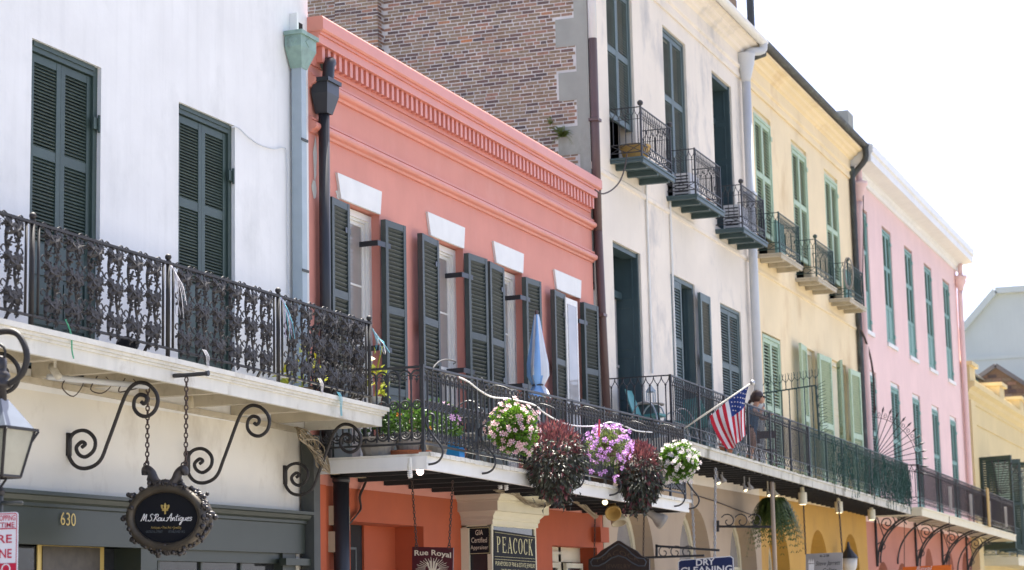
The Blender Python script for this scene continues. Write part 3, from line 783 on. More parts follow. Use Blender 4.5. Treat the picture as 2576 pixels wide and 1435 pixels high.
# ---- red balcony
rz = lin(22.33, 3.405, 33.82, 3.285); rr_ = lin(22.34, 4.445, 33.1, 4.545)
QX0, QX1, QY = 22.46, 33.78, -1.5
mb = MB(); sl(mb, QX0, QX1, QY - 0.03, -0.005, -0.03, 0.0, rz)
rbal = build(mb, 'balcony', M['wpaint'], rb)
mb = MB(); sl(mb, QX0 - 0.0, QX1, QY, QY + 0.05, -0.19, -0.031, rz); sl(mb, QX0, QX0 + 0.05, QY + 0.05, -0.005, -0.19, -0.031, rz); sl(mb, QX1 - 0.05, QX1, QY + 0.05, -0.005, -0.19, -0.031, rz); build(mb, 'fascia', M['wpaint_clean'], rbal)
x = QX0
while x < QX1 - 0.02:                              # lead drip-edge tiles along the front
    w = rnd.uniform(0.13, 0.2); w = min(w, QX1 + 0.03 - x)
    mb = MB(); sl(mb, x, x + w - 0.012, QY - 0.05, QY + 0.1, 0.001, 0.014 + rnd.uniform(0, 0.006), rz); sl(mb, x, x + w - 0.012, QY - 0.052 - rnd.uniform(0, 0.006), QY - 0.04, -0.028 - rnd.uniform(0, 0.012), 0.0, rz)
    build(mb, 'edge_tile', M['wpaint'], rbal); x += w
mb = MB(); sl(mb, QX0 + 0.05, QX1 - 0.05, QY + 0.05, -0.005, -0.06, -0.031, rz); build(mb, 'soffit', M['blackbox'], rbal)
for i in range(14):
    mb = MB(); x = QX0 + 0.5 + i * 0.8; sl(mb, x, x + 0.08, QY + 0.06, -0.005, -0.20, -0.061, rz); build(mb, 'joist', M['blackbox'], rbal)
# railing module
PW = 0.1425; H0 = 0.88
mb = MB(); r_ = 0.0125
mb.tube([(0, 0, 0.02), (0, 0, H0 - 0.10)], r_, 6); mb.tube([(0, 0, 0.10), (0, 0, 0.125)], 0.02, 6); mb.tube([(0, 0, H0 - 0.135), (0, 0, H0 - 0.105)], 0.021, 6)
hw = PW / 2
def arc(cx, cz, rad, a0, a1, n=8): return [(cx + rad * math.cos(a0 + (a1 - a0) * t / n), 0, cz + rad * math.sin(a0 + (a1 - a0) * t / n)) for t in range(n + 1)]
mb.tube(arc(hw, H0 - 0.10, hw, math.pi, 0), 0.0125, 5)
mb.tube(arc(hw * 0.55, H0 - 0.115, hw * 0.45, math.pi, 0), 0.008, 5); mb.tube(arc(hw * 1.45, H0 - 0.115, hw * 0.45, math.pi, 0), 0.008, 5)
mb.ball((hw, 0, H0 - 0.135), 0.017, 6, 4); mb.ball((hw - 0.018, 0, H0 - 0.128), 0.011, 6, 4); mb.ball((hw + 0.018, 0, H0 - 0.128), 0.011, 6, 4); mb.tube([(hw, 0, H0 - 0.13), (hw, 0, H0 - 0.175)], 0.009, 5, rf=lambda t: 1 - 0.8 * t)
zc = H0 * 0.51
mb.tube(arc(hw, zc, 0.050, 0, 2 * math.pi, 16)[:-1], 0.0115, 5, closed=True); mb.tube(arc(hw, zc, 0.016, 0, 2 * math.pi, 8)[:-1], 0.006, 4, closed=True)
for k in range(8):
    a = k * math.pi / 4; mb.tube([(hw + 0.018 * math.cos(a), 0, zc + 0.018 * math.sin(a)), (hw + 0.045 * math.cos(a), 0, zc + 0.045 * math.sin(a))], 0.005, 4)
mb.tube(arc(hw, 0.105, hw * 0.95, math.pi, 2 * math.pi), 0.0125, 5); mb.tube(arc(hw, 0.11, hw * 0.55, math.pi, 2 * math.pi, 6), 0.008, 5)
mb.ball((hw, 0, 0.125), 0.016, 6, 4); mb.ball((hw - 0.02, 0, 0.115), 0.010, 6, 4); mb.ball((hw + 0.02, 0, 0.115), 0.010, 6, 4); mb.tube([(hw, 0, 0.06), (hw, 0, 0.16)], 0.007, 5)
rmod = mb.mesh('railing_module', M['iron'], False)
YR = QY + 0.05; XS = QX0 + 0.03
n = int((QX1 - 0.06 - XS) / PW); pw = (QX1 - 0.06 - XS) / n
for i in range(n):
    x = XS + i * pw; zb = rz(x) + 0.135; inst(rmod, 'railing_module', rbal, (x, YR, zb), scale=(pw / PW, 1, (rr_(x) - 0.02 - zb) / H0))
n2 = 9; pw2 = (-0.1 - YR) / n2
for i in range(n2):
    zb = rz(XS) + 0.135; inst(rmod, 'railing_module', rbal, (XS, YR + (i + 1) * pw2, zb), rot=(0, 0, R(-90)), scale=(pw2 / PW, 1, (rr_(XS) - 0.02 - zb) / H0))
mb = MB(); sl(mb, XS - 0.02, QX1 - 0.02, YR - 0.022, YR + 0.022, -0.02, 0.006, rr_); sl(mb, XS - 0.02, QX1 - 0.02, YR - 0.015, YR + 0.015, 0.11, 0.135, rz)
z1 = rr_(XS); z0 = rz(XS); mb.box(XS - 0.02, XS + 0.02, YR + 0.022, -0.02, z1 - 0.02, z1 + 0.006); mb.box(XS - 0.015, XS + 0.015, YR + 0.015, -0.02, z0 + 0.11, z0 + 0.135)
build(mb, 'handrail', M['iron'], rbal)
rposts = [XS + 12 * pw * i for i in range(7) if XS + 12 * pw * i < QX1]
stay = [(690, 790), (708, 750), (695, 712), (660, 702), (625, 728), (610, 790), (645, 875), (715, 980), (785, 1070), (806, 1150), (775, 1225), (715, 1268), (630, 1283)]
st3 = [atX((1480 + a * 0.34853) / 1.59006, (1400 + b * 0.34853) / 1.59006, 22.5) for a, b in stay]
stp = smooth_path([(0, p.y - st3[5].y + 0.0, p.z - st3[-1].z) for p in st3], 5)
mb = MB(); mb.tube(stp, 0.014, 6); stme = mb.mesh('stay', M['iron'], True)
for x in rposts + [QX1 - 0.05]:
    mb = MB(); mb.box(x - 0.018, x + 0.018, YR - 0.018, YR + 0.018, rz(x), rr_(x) + 0.02); build(mb, 'post', M['iron'], rbal)
    inst(stme, 'stay', rbal, (x + 0.03, YR - 0.02, rz(x) - 0.13))
# ================================================================== cream building with brick side wall
CX0, CX1 = 33.58, 44.85
cb = thing('cream_building', 'tall cream stucco building with exposed brick side wall and three small iron balconies', 'building', (39, 0.3, 0))
uops = [(34.7, 36.3, 9.5, 12.97), (38.35, 40.02, 9.5, 12.97), (42.07, 43.72, 9.5, 12.93)]
lops = [(34.68, 36.36, 4.3, 8.03), (38.33, 40.08, 4.3, 7.96), (42.06, 43.8, 4.3, 7.86)]
ZW = 14.15
mb = MB(); wall(mb, CX0, CX1, 3.9, ZW, 0.0, 0.34, uops + lops)
build(mb, 'wall', M['cream'], cb)
mb = MB(); wall(mb, CX0 + 0.1, CX1, 0.13, 3.9, 0.0, 0.42, [(x - 1.15, x + 1.15, 0.13, 3.45, 2.3) for x in (35.5, 39.45, 43.25)])
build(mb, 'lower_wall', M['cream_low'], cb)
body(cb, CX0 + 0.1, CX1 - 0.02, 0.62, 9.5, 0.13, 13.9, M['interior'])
mb = MB(); mb.prism([(0.0, 9.12), (-0.035, 9.14), (-0.035, 9.21), (0.0, 9.25)], 'x', CX0, CX1); build(mb, 'string_course', M['cream'], cb)
cprof = [(0.0, 13.30), (-0.04, 13.30), (-0.05, 13.38), (-0.03, 13.42), (-0.03, 13.50), (-0.07, 13.53), (-0.08, 13.58), (-0.04, 13.62), (-0.04, 13.86), (-0.12, 13.90), (-0.15, 13.96), (-0.24, 14.0), (-0.27, 14.07), (-0.38, 14.10), (-0.40, 14.16), (0.0, 14.2)]
mb = MB(); mb.prism(cprof, 'x', CX0, CX1 + 0.03); build(mb, 'cornice', M['cream'], cb)
def gutter(par, x0, x1, y, z, r_, m, name='gutter'):
    mb = MB(); pts = [(y + r_ * math.cos(a), z + r_ * math.sin(a)) for a in [math.pi + math.pi * k / 8 for k in range(9)]]
    pts += [(y + r_ * 0.85, z + 0.01), (y - r_ * 0.85, z + 0.01)]
    mb.prism(pts, 'x', x0, x1); return build(mb, name, m, par)
gutter(cb, CX0 - 0.05, CX1 + 0.12, -0.5, 14.22, 0.11, M['wpaint_clean'])
mb = MB(); mb.hexa([(CX0, -0.42, 14.2), (CX1, -0.42, 14.2), (CX1, 4.5, 15.3), (CX0, 4.5, 15.3), (CX0, -0.42, 14.26), (CX1, -0.42, 14.26), (CX1, 4.5, 15.4), (CX0, 4.5, 15.4)]); build(mb, 'roof', M['roof'], cb)
p_ = at(1888, 30, 1.0)
mb = MB(); mb.tube([(p_.x, 1.0, 13.9), (p_.x, 1.0, 18.0)], 0.1, 8); build(mb, 'vent_pipe', M['roofdark'], cb)
mb = MB(); mb.box(p_.x - 2.2, p_.x - 0.6, 1.2, 2.0, 14.0, p_.z + 0.15); ch = build(mb, 'chimney', M['brick'], cb)
# downpipes
mb = MB(); zz = at(1885, 165, -0.2)
mb.lathe((44.5, -0.16, 13.2), [(0.10, 0), (0.115, 0.1), (0.20, 0.42), (0.22, 0.60), (0.23, 0.62), (0.23, 0.66)], 14); mb.tube([(44.5, -0.16, 4.3), (44.5, -0.16, 13.25)], 0.10, 12)
mb.tube(smooth_path([(44.85, -0.5, 14.2), (44.85, -0.48, 14.0), (44.6, -0.25, 13.92), (44.52, -0.18, 13.8)], 4), 0.10, 10)
p = build(mb, 'downpipe', M['greypipe'], cb, smooth=True)
mb = MB(); mb.box(44.37, 44.63, -0.28, -0.02, 10.6, 10.66); build(mb, 'pipe_strap', M['greypipe'], p)
bp = [(1476, 115), (1480, 300), (1487, 470), (1493, 600), (1503, 700), (1510, 800), (1522, 1040)]
mb = MB(); xx = 33.58
mb.tube([(xx, -0.09, 9.9 + 1.55), (xx, -0.09, 8.0)], 0.075, 10); mb.tube([(xx, -0.09, 8.0), (33.66, -0.09, 6.6), (33.8, -0.09, 4.6)], 0.075, 10); p = build(mb, 'downpipe', M['brownpipe'], cb, smooth=True, label='brown lower length of downpipe')
mb = MB(); mb.tube([(xx, -0.09, 11.45), (xx, -0.09, 14.1)], 0.078, 10); build(mb, 'downpipe', M['greypipe'], cb, smooth=True)
for z in (9.95, 6.5): 
    mb = MB(); mb.box(xx - 0.1, xx + 0.1, -0.18, 0.0, z, z + 0.05); build(mb, 'pipe_strap', M['brownpipe'], p)
for px, pa, pb in ((1625, 465, 940), (1685, 500, 950)):
    a = at(px, pa, -0.03); b = at(px + (pb - pa) * 0.035, pb, -0.03)
    mb = MB(); mb.tube([a, b], 0.022, 6); build(mb, 'conduit', M['wpaint_clean'], cb)
# upper shutters and open door
def half_louvre(par, xa, xb, za, zb, y, m, lm, indiv, pitch, mids, solid=None, fr=0.07, hg=True, stile=0.07):
    mb = MB(); mb.box(xa, xa + fr, y - 0.05, y + 0.08, za, zb); mb.box(xb - fr, xb, y - 0.05, y + 0.08, za, zb); mb.box(xa + fr, xb - fr, y - 0.05, y + 0.08, zb - fr, zb)
    build(mb, 'shutter_frame', m, par); mid = (xa + xb) / 2
    for h, a, b in (('L', xa + fr, mid - 0.003), ('R', mid + 0.003, xb - fr)):
        pan = []; lo = za + 0.1
        lv = list(mids) + [zb - fr - 0.1]
        for q in lv: pan.append((lo, q, 'l')); lo = q + 0.12
        if solid: pan[0] = (pan[0][0], pan[0][1], 's')
        shutter(par, a, b, za, zb - fr - 0.004, y, m, pan, pitch=pitch, indiv=indiv, lm=lm, hinge=h, tilt=0.86, stile=stile, th=0.06, st=0.012)
half_louvre(cb, 34.7, 36.3, 10.35, 12.97, 0.10, M['cshut'], M['cshut'], True, 0.052, [11.6])
half_louvre(cb, 38.35, 40.02, 10.0, 12.97, 0.10, M['cshut'], M['cshut'], True, 0.052, [11.5])
def panelled_door(par, xa, xb, za, zb, y, m, name='door'):
    mb = MB(); mb.box(xa, xb, y, y + 0.05, za, zb); d = build(mb, name, m, par); h = (zb - za) / 3; w = (xb - xa)
    for i in range(3):
        a, b = xa + 0.09, xb - 0.09; c0, c1 = za + h * i + 0.09, za + h * (i + 1) - 0.05
        mb = MB()
        for q in ((a, a + 0.035, c0, c1), (b - 0.035, b, c0, c1), (a + 0.035, b - 0.035, c0, c0 + 0.035), (a + 0.035, b - 0.035, c1 - 0.035, c1)): mb.box(q[0], q[1], y - 0.018, y, q[2], q[3])
        build(mb, 'door_panel', m, d)
    return d
def side_panel(par, x, za, zb, y0, y1, m):          # panelled reveal on the right jamb
    mb = MB(); mb.box(x - 0.06, x - 0.002, y0, y1, za, zb); d = build(mb, 'reveal_panelling', m, par); h = (zb - za) / 4
    for i in range(4):
        mb = MB(); c0, c1 = za + h * i + 0.08, za + h * (i + 1) - 0.05; a, b = y0 + 0.06, y1 - 0.04
        for q in ((a, a + 0.03, c0, c1), (b - 0.03, b, c0, c1), (a + 0.03, b - 0.03, c0, c0 + 0.03), (a + 0.03, b - 0.03, c1 - 0.03, c1)): mb.box(x - 0.076, x - 0.06, q[0], q[1], q[2], q[3])
        build(mb, 'reveal_moulding', m, d)
def deep_door(par, op, m, transom=True):
    xa, xb, za, zb = op
    mb = MB(); mb.box(xa, xa + 0.07, 0.06, 0.34, za, zb); mb.box(xb - 0.0701, xb - 0.002, 0.04, 0.09, za, zb); mb.box(xa + 0.07, xb - 0.07, 0.06, 0.34, zb - 0.09, zb - 0.002)
    if transom: mb.box(xa + 0.07, xb - 0.07, 0.36, 0.46, zb - 0.85, zb - 0.72)
    build(mb, 'door_frame', m, par)
    side_panel(par, xb, za, zb, 0.09, 0.58, m)
deep_door(cb, uops[2], M['cdoor'])
mb = MB(); mb.box(43.0, 43.6, 0.5, 0.55, 9.5, 12.8); build(mb, 'door_leaf', M['cdoor'], cb)
deep_door(cb, lops[0], M['cdoor'])
mb = MB(); mb.box(34.78, 36.2, 0.45, 0.5, 4.3, 7.25); mb.box(34.78, 36.2, 0.42, 0.45, 5.9, 5.95); dd = build(mb, 'screen_door', M['curtain'], cb)
half_louvre(cb, 42.06, 43.8, 4.3, 7.86, 0.08, M['cshut'], M['cshut'], True, 0.06, [5.2, 6.5], solid=True)
xa, xb, za, zb = lops[1]
mb = MB(); mb.box(xa, xa + 0.07, 0.03, 0.3, za, zb); mb.box(xb - 0.09, xb - 0.002, 0.03, 0.3, za, zb); mb.box(xa + 0.07, xb - 0.09, 0.03, 0.3, zb - 0.09, zb - 0.002); build(mb, 'shutter_frame', M['cshut'], cb)
pan = [(4.5, 5.1, 's'), (5.22, 6.55, 'l'), (6.7, 7.72, 'l')]
shutter(cb, xa + 0.07, xa + 0.86, 4.3, 7.86, 0.06, M['cshut'], pan, pitch=0.06, stile=0.09, tilt=0.98, th=0.06)
side_panel(cb, xb - 0.09, za, zb, 0.12, 0.58, M['cdoor'])
shutter(cb, 39.95, 40.72, 4.35, 7.78, -0.12, M['cshut'], [(4.5, 5.1, 's'), (5.22, 6.4, 'l'), (6.55, 7.62, 'l')], pitch=0.06, stile=0.10, tilt=-0.8, th=0.065, indiv=False, lm=M['rshut'])
# cream ground-floor arches: cream trim and fanlight
def arch_trim(par, xa, xb, zt, zb, y, m, gm, name='arch_window'):
    cx = (xa + xb) / 2; n = 14; mb = MB()
    for (o_, t_) in ((0.0, 0.12),):
        outer = [(cx - ((xb - xa) / 2) * math.cos(math.pi * k / n), zt + (zb - zt) * math.sin(math.pi * k / n)) for k in range(n + 1)]
        inner = [(cx - ((xb - xa) / 2 - t_) * math.cos(math.pi * k / n), zt + (zb - zt - t_) * math.sin(math.pi * k / n)) for k in range(n + 1)]
        outer = [(xa, 0.13)] + outer + [(xb, 0.13)]; inner = [(xa + t_, 0.13)] + inner + [(xb - t_, 0.13)]
        for k in range(len(outer) - 1):
            a, b, c_, d_ = outer[k], outer[k + 1], inner[k + 1], inner[k]
            mb.hexa([(a[0], y, a[1]), (b[0], y, b[1]), (c_[0], y, c_[1]), (d_[0], y, d_[1]), (a[0], y + 0.08, a[1]), (b[0], y + 0.08, b[1]), (c_[0], y + 0.08, c_[1]), (d_[0], y + 0.08, d_[1])])
    w = build(mb, name, m, par)
    mb = MB(); pts = [(x, y + 0.05, z) for x, z in inner]; mb.add(pts, [tuple(range(len(pts)))]); build(mb, 'pane', gm, w)
    mb = MB(); mb.box(cx - 0.025, cx + 0.025, y + 0.01, y + 0.049, 0.13, zb - 0.1); mb.box(xa + 0.1, xb - 0.1, y + 0.012, y + 0.047, zt - 0.03, zt + 0.03); build(mb, 'muntin', m, w)
    return w
for x in (35.5, 39.45, 43.25): arch_trim(cb, x - 1.15, x + 1.15, 2.3, 3.45, 0.34, M['cream_trim'], M['glass_pale'])
# ---- brick side wall
bw = MB(); bw.box(CX0 + 0.006, CX0 + 0.1, 0.02, 9.5, 7.5, 14.15)
side = build(bw, 'brick_wall', M['mortar'], cb, origin=(CX0, 5, 7.5))
mb = MB(); mb.quad((CX0, 0.0, 14.15), (CX0, 9.5, 14.15), (CX0, 4.6, 15.4)); mb.quad((CX1, 9.5, 3.9), (CX1, 0, 3.9), (CX1, 0, 14.15), (CX1, 4.6, 15.4), (CX1, 9.5, 14.15)); mb.quad((CX0 + .05, 9.5, 0.1), (CX1, 9.5, 0.1), (CX1, 9.5, 14.15), (CX0 + .05, 9.5, 14.15)); build(mb, 'gable', M['concrete'], cb)
def tooth(z):
    t = ((z - 9.4) / 0.98) % 1.0
    return (0.60 if t < 0.52 else 0.24)
sets = []
PITCH_B = 0.0655; bh = 0.047
rowz = 8.0; r_i = 0
CHY0, CHY1, CHD = 3.93, 4.80, 0.26
while rowz < 13.2:
    header = (r_i % 6 == 5)
    L_ = 0.108 if header else 0.212
    y = 0.17 + (0.0 if r_i % 2 else -0.11) + rnd.uniform(-0.02, 0.02)
    while y < 6.2:
        l = L_ * rnd.uniform(0.93, 1.06)
        if y + l * 0.5 > tooth(rowz) - 0.05 and not (CHY0 < y + l / 2 < CHY1):
            y0 = max(y, tooth(rowz) + 0.005); y1 = y + l
            if y0 < CHY0 < y1: y1 = CHY0 - 0.005
            if y0 < CHY1 < y1: y0 = CHY1 + 0.005
            if y1 - y0 > 0.04:
                sets.append((CX0, y0, y1, rowz + rnd.uniform(-0.003, 0.003), 0))
        y += l + 0.019
    for y in ([CHY0 + 0.002 + 0.219 * k - (0.11 if r_i % 2 else 0) for k in range(5)]):
        y0, y1 = max(y, CHY0), min(y + 0.205, CHY1)
        if y1 - y0 > 0.05: sets.append((CX0 - CHD, y0, y1, rowz + rnd.uniform(-0.003, 0.003), 0))
    x0 = CX0 - CHD
    for k in range(2): sets.append((x0 + (0.005 if not r_i % 2 else -0.1) + k * 0.14, x0 + (0.005 if not r_i % 2 else -0.1) + k * 0.14 + 0.125, CHY0, rowz, 1))
    rowz += PITCH_B * rnd.uniform(0.985, 1.015); r_i += 1
mb = MB(); mb.box(CX0 - CHD + 0.006, CX0 + 0.02, CHY0 + 0.006, CHY1 - 0.006, 7.6, 14.3); build(mb, 'chimney_breast', M['mortar'], side)
bvars = []
for k in range(5):
    mb = MB(); j = lambda: rnd.uniform(-0.003, 0.003)
    mb.hexa([(0 + j() * 1.5, 0 + j(), 0 + j()), (0.03, 0, 0), (0.03, 1, 0), (0 + j() * 1.5, 1 + j(), 0 + j()), (0 + j() * 1.5, 0 + j(), bh + j()), (0.03, 0, bh), (0.03, 1, bh), (0 + j() * 1.5, 1 + j(), bh + j())])
    bvars.append(mb.mesh('brick', M['brick']))
def inview(p, mg=0):
    v = Vector(p) - CAM; z = v.dot(_f); return (PX / 2 + FPX * v.dot(_r) / z, 717.5 - FPX * v.dot(_u) / z)
indiv = []; rest = MB(); nI = 0
order = []
for q in sets:
    if q[4] == 0: c = (q[0], (q[1] + q[2]) / 2, q[3])
    else: c = ((q[0] + q[1]) / 2, q[2], q[3])
    u, v = inview(c)
    vis = 790 < u < 1420 and v > -5 and v < 30 + (u - 800) * 0.614
    order.append((0 if vis else 1, abs(u - 1150) + 2 * abs(v - 60), q))
order.sort(key=lambda t: (t[0], t[1]))
for i, (vis, _, q) in enumerate(order):
    if q[4] == 0:
        x, y0, y1, z = q[:4]
        if vis == 0 and nI < 300:
            inst(bvars[i % 5], 'brick', side, (x - rnd.uniform(0, 0.004), y0, z), scale=(1, y1 - y0, 1)); nI += 1
        else:
            dx = rnd.uniform(0, 0.004); rest.box(x - dx, x + 0.03, y0, y1, z, z + bh)
    else:
        x0, x1, y, z = q[:4]; rest.box(max(x0, CX0 - CHD + 0.001), min(x1, CX0), y - rnd.uniform(0.0, 0.003), y + 0.03, z + 0.001, z + bh)
build(rest, 'bricks', M['brick'], side, kind='stuff')
# grey render quoins
mb = MB(); z = 7.6
while z < 14.1:
    t = ((z - 9.4) / 0.98) % 1.0
    nz = z + ((0.52 - t) if t < 0.52 else (1.0 - t)) * 0.98 + 0.0005
    w = (0.60 if t < 0.5199 else 0.24) + rnd.uniform(-0.04, 0.02)
    mb.box(CX0 - 0.006, CX0 + 0.05, -0.0, w, z, min(nz, 14.1)); z = nz
build(mb, 'quoin_render', M['concrete'], side)
# fern on the quoin
def fronds(mb, c, n, length, rr, spread=1.0, droop=0.6, w=0.02, dirs=None, leaflets=12):
    c = Vector(c)
    for i in range(n):
        a = rr.uniform(0, 2 * math.pi); d = Vector((math.cos(a), math.sin(a), 0)) if dirs is None else Vector(dirs(rr)).normalized()
        L_ = length * rr.uniform(0.45, 1.25); up = rr.uniform(0.2, 0.9); prev = c.copy()
        for k in range(leaflets):
            t = (k + 1) / leaflets
            p = c + d * (L_ * spread * t) + Vector((0, 0, L_ * (up * t - droop * 1.6 * t * t)))
            s_ = d.cross(Vector((0, 0, 1))).normalized(); lw = w * (1 - 0.7 * t) + 0.004; ll = L_ * 0.16 * (1 - 0.6 * t)
            ax = (p - prev).normalized()
            for sg in (-1, 1):
                tip = p + s_ * (sg * ll) + ax * (ll * 0.4) + Vector((0, 0, -ll * 0.3))
                mb.quad(p - ax * lw * 0.5, (p + tip) / 2 - ax * lw * 0.6, tip, (p + tip) / 2 + ax * lw * 0.6)
            mb.quad(prev, p, p + Vector((0.003, 0.003, 0.003)))
            prev = p
M['fern'] = leafmat('fern_leaf', (0.10, 0.16, 0.03), (0.16, 0.20, 0.05))
M['fern_dark'] = leafmat('dark_fern_leaf', (0.04, 0.07, 0.012), (0.10, 0.14, 0.03))
fc = atX(1415, 345, CX0 - 0.03)
mb = MB(); fronds(mb, fc, 26, 0.30, random.Random(3), w=0.03, droop=0.5, dirs=lambda r_: (-0.6, r_.uniform(-1, 1), r_.uniform(-0.2, 0.8)))
fronds(mb, fc + Vector((0, 0.22, 0.25)), 6, 0.16, random.Random(4), w=0.02, dirs=lambda r_: (-0.5, r_.uniform(-1, 1), 0.6))
build(mb, 'fern', M['fern'], label='small green fern sprouting from the brick side wall', cat='fern')

# ---- small balconies
def gothic_mesh(w, H, m, r_=0.009, name='baluster', mid=False):
    mb = MB(); mb.tube([(0, 0, 0), (0, 0, H - 0.16)], r_, 5)
    mb.ball((0, 0, H - 0.17), r_ * 1.9, 6, 4)
    for s_ in (-1, 1):
        mb.tube([(0, 0, H - 0.16), (s_ * w * 0.28, 0, H - 0.115), (s_ * w * 0.45, 0, H - 0.06), (s_ * w * 0.5, 0, H - 0.005)], r_ * 0.75, 4)
    if mid: mb.tube([(-w / 2, 0, H * 0.68), (w / 2, 0, H * 0.68)], r_ * 0.7, 4); mb.ball((0, 0, H * 0.68), r_ * 1.7, 6, 4)
    return mb.mesh(name, m)
def lattice_mesh(w, H, m, r_=0.007):
    mb = MB(); mb.tube([(-w / 2, 0, 0), (w / 2, 0, H)], r_, 4); mb.tube([(-w / 2, 0, H), (w / 2, 0, 0)], r_, 4); return mb.mesh('lattice_cross', m)
def balconette(par, x0, x1, y, zf, zr, m_iron, m_deck, balls, slatdeck=False, nfront=17, thick=0.09):
    mb = MB(); mb.box(x0 - 0.08, x1 + 0.12, y - 0.06, -0.005, zf - 0.035, zf)
    b = build(mb, 'balcony', m_deck, par)
    mb = MB(); mb.box(x0 - 0.06, x1 + 0.1, y - 0.04, y + 0.0, zf - thick - 0.02, zf - 0.036); mb.box(x0 - 0.06, x0 - 0.01, y, -0.005, zf - thick, zf - 0.036); build(mb, 'fascia', m_deck, b)
    n = 4
    for i in range(n):
        mb = MB(); ya = y + 0.02 + (abs(y) - 0.03) * i / n; mb.box(x0, x1 + 0.08, ya, ya + abs(y) / n - 0.02, zf - 0.055, zf - 0.036); build(mb, 'soffit_board', m_deck, b)
    for x in (x0 + 0.25, (x0 + x1) / 2, x1 - 0.2):
        mb = MB(); mb.box(x, x + 0.09, y, -0.005, zf - thick - 0.06, zf - 0.056); build(mb, 'joist', m_deck, b)
    lat = 0.15; zb = zf + 0.10
    mb = MB()
    for z in (zr, zb, zb + lat): mb.box(x0, x1, y - 0.012, y + 0.012, z - 0.008, z + 0.008); mb.box(x0 - 0.012, x0 + 0.012, y + 0.012, -0.0, z - 0.008, z + 0.008); mb.box(x1 - 0.012, x1 + 0.012, y + 0.012, -0.0, z - 0.008, z + 0.008)
    build(mb, 'handrail', m_iron, b)
    H = zr - zb - lat; w = (x1 - x0) / nfront; gm = gothic_mesh(w, H, m_iron, mid=True); lm = lattice_mesh(w * 1.5, lat, m_iron)
    for i in range(nfront): inst(gm, 'baluster', b, (x0 + w * (i + 0.5), y, zb + lat))
    nl = int(nfront / 1.5)
    for i in range(nl): inst(lm, 'lattice_cross', b, (x0 + w * 1.5 * (i + 0.5), y, zb))
    ns = max(2, int(round(abs(y) / w))); w2 = abs(y) / ns
    for xx in (x0, x1):
        for i in range(ns): inst(gm, 'baluster', b, (xx, y + w2 * (i + 0.5), zb + lat), rot=(0, 0, R(90)), scale=(w2 / w, 1, 1))
        for i in range(2): inst(lm, 'lattice_cross', b, (xx, y + abs(y) * (i + 0.5) / 2, zb), rot=(0, 0, R(90)), scale=(abs(y) / 2 / (w * 1.5), 1, 1))
    for i, xx in enumerate((x0, x1)):
        mb = MB(); mb.box(xx - 0.016, xx + 0.016, y - 0.016, y + 0.016, zf, zr + 0.02)
        if balls[i]: mb.ball((xx, y, zr + 0.07), 0.055, 10, 6); mb.tube([(xx, y, zr), (xx, y, zr + 0.05)], 0.012, 5)
        build(mb, 'post', m_iron, b)
    return b
cbal = [balconette(cb, 34.72, 36.6, -0.58, 9.50, 10.42, M['iron'], M['cdoor'], (1, 1)),
        balconette(cb, 38.3, 40.2, -0.58, 9.46, 10.37, M['iron'], M['cdoor'], (0, 0)),
        balconette(cb, 41.95, 43.9, -0.58, 9.40, 10.33, M['iron'], M['cdoor'], (1, 0))]

# ================================================================== yellow building
YX0, YX1 = 44.85, 57.0
yb = thing('yellow_building', 'pale yellow stucco building with sage green louvred shutters and a dark roof gutter', 'building', (51, 0.3, 0))
yu = [(45.75, 47.45, 9.4, 12.95), (49.6, 51.35, 9.4, 12.97), (53.48, 55.2, 9.4, 12.97)]
yl = [(45.75, 47.55, 4.1, 7.68), (49.6, 51.32, 4.1, 7.80), (53.4, 55.25, 4.1, 7.83)]
mb = MB(); wall(mb, YX0, YX1, 3.9, 14.0, 0.004, 0.2, yu + yl); build(mb, 'wall', M['yellow'], yb)
yar = (46.5, 50.75, 54.75)
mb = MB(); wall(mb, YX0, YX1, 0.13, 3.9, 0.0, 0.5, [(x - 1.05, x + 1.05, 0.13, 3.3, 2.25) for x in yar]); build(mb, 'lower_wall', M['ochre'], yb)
for x in yar: arch_trim(yb, x - 1.05, x + 1.05, 2.25, 3.3, 0.42, M['cream_trim'], M['glass_pale'])
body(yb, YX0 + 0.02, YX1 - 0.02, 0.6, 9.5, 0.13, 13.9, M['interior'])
mb = MB(); mb.quad((YX1, 9.5, 3.9), (YX1, 0.004, 3.9), (YX1, 0.004, 14.0), (YX1, 9.5, 14.0)); mb.quad((YX0, 9.5, 0.1), (YX1, 9.5, 0.1), (YX1, 9.5, 14.0), (YX0, 9.5, 14.0)); build(mb, 'side_wall', M['yellow'], yb)
mb = MB(); mb.prism([(0.004, 9.0), (-0.03, 9.02), (-0.03, 9.08), (0.004, 9.12)], 'x', YX0 + 0.01, YX1); build(mb, 'string_course', M['yellow'], yb)
mb = MB(); mb.prism([(p[0], p[1] - 0.0) for p in cprof], 'x', YX0 + 0.04, YX1); build(mb, 'cornice', M['yellow'], yb)
gutter(yb, YX0 + 0.14, YX1 + 0.1, -0.48, 14.27, 0.10, M['roofdark'])
mb = MB(); mb.hexa([(YX0, -0.4, 14.2), (YX1, -0.4, 14.2), (YX1, 4.5, 15.2), (YX0, 4.5, 15.2), (YX0, -0.4, 14.24), (YX1, -0.4, 14.24), (YX1, 4.5, 15.26), (YX0, 4.5, 15.26)]); build(mb, 'roof', M['roof'], yb)
c_ = at(2122, 292, 1.0); mb = MB(); mb.box(c_.x - 0.3, c_.x + 0.5, 0.8, 1.5, 13.9, c_.z + 0.1); build(mb, 'chimney', M['concrete'], yb)
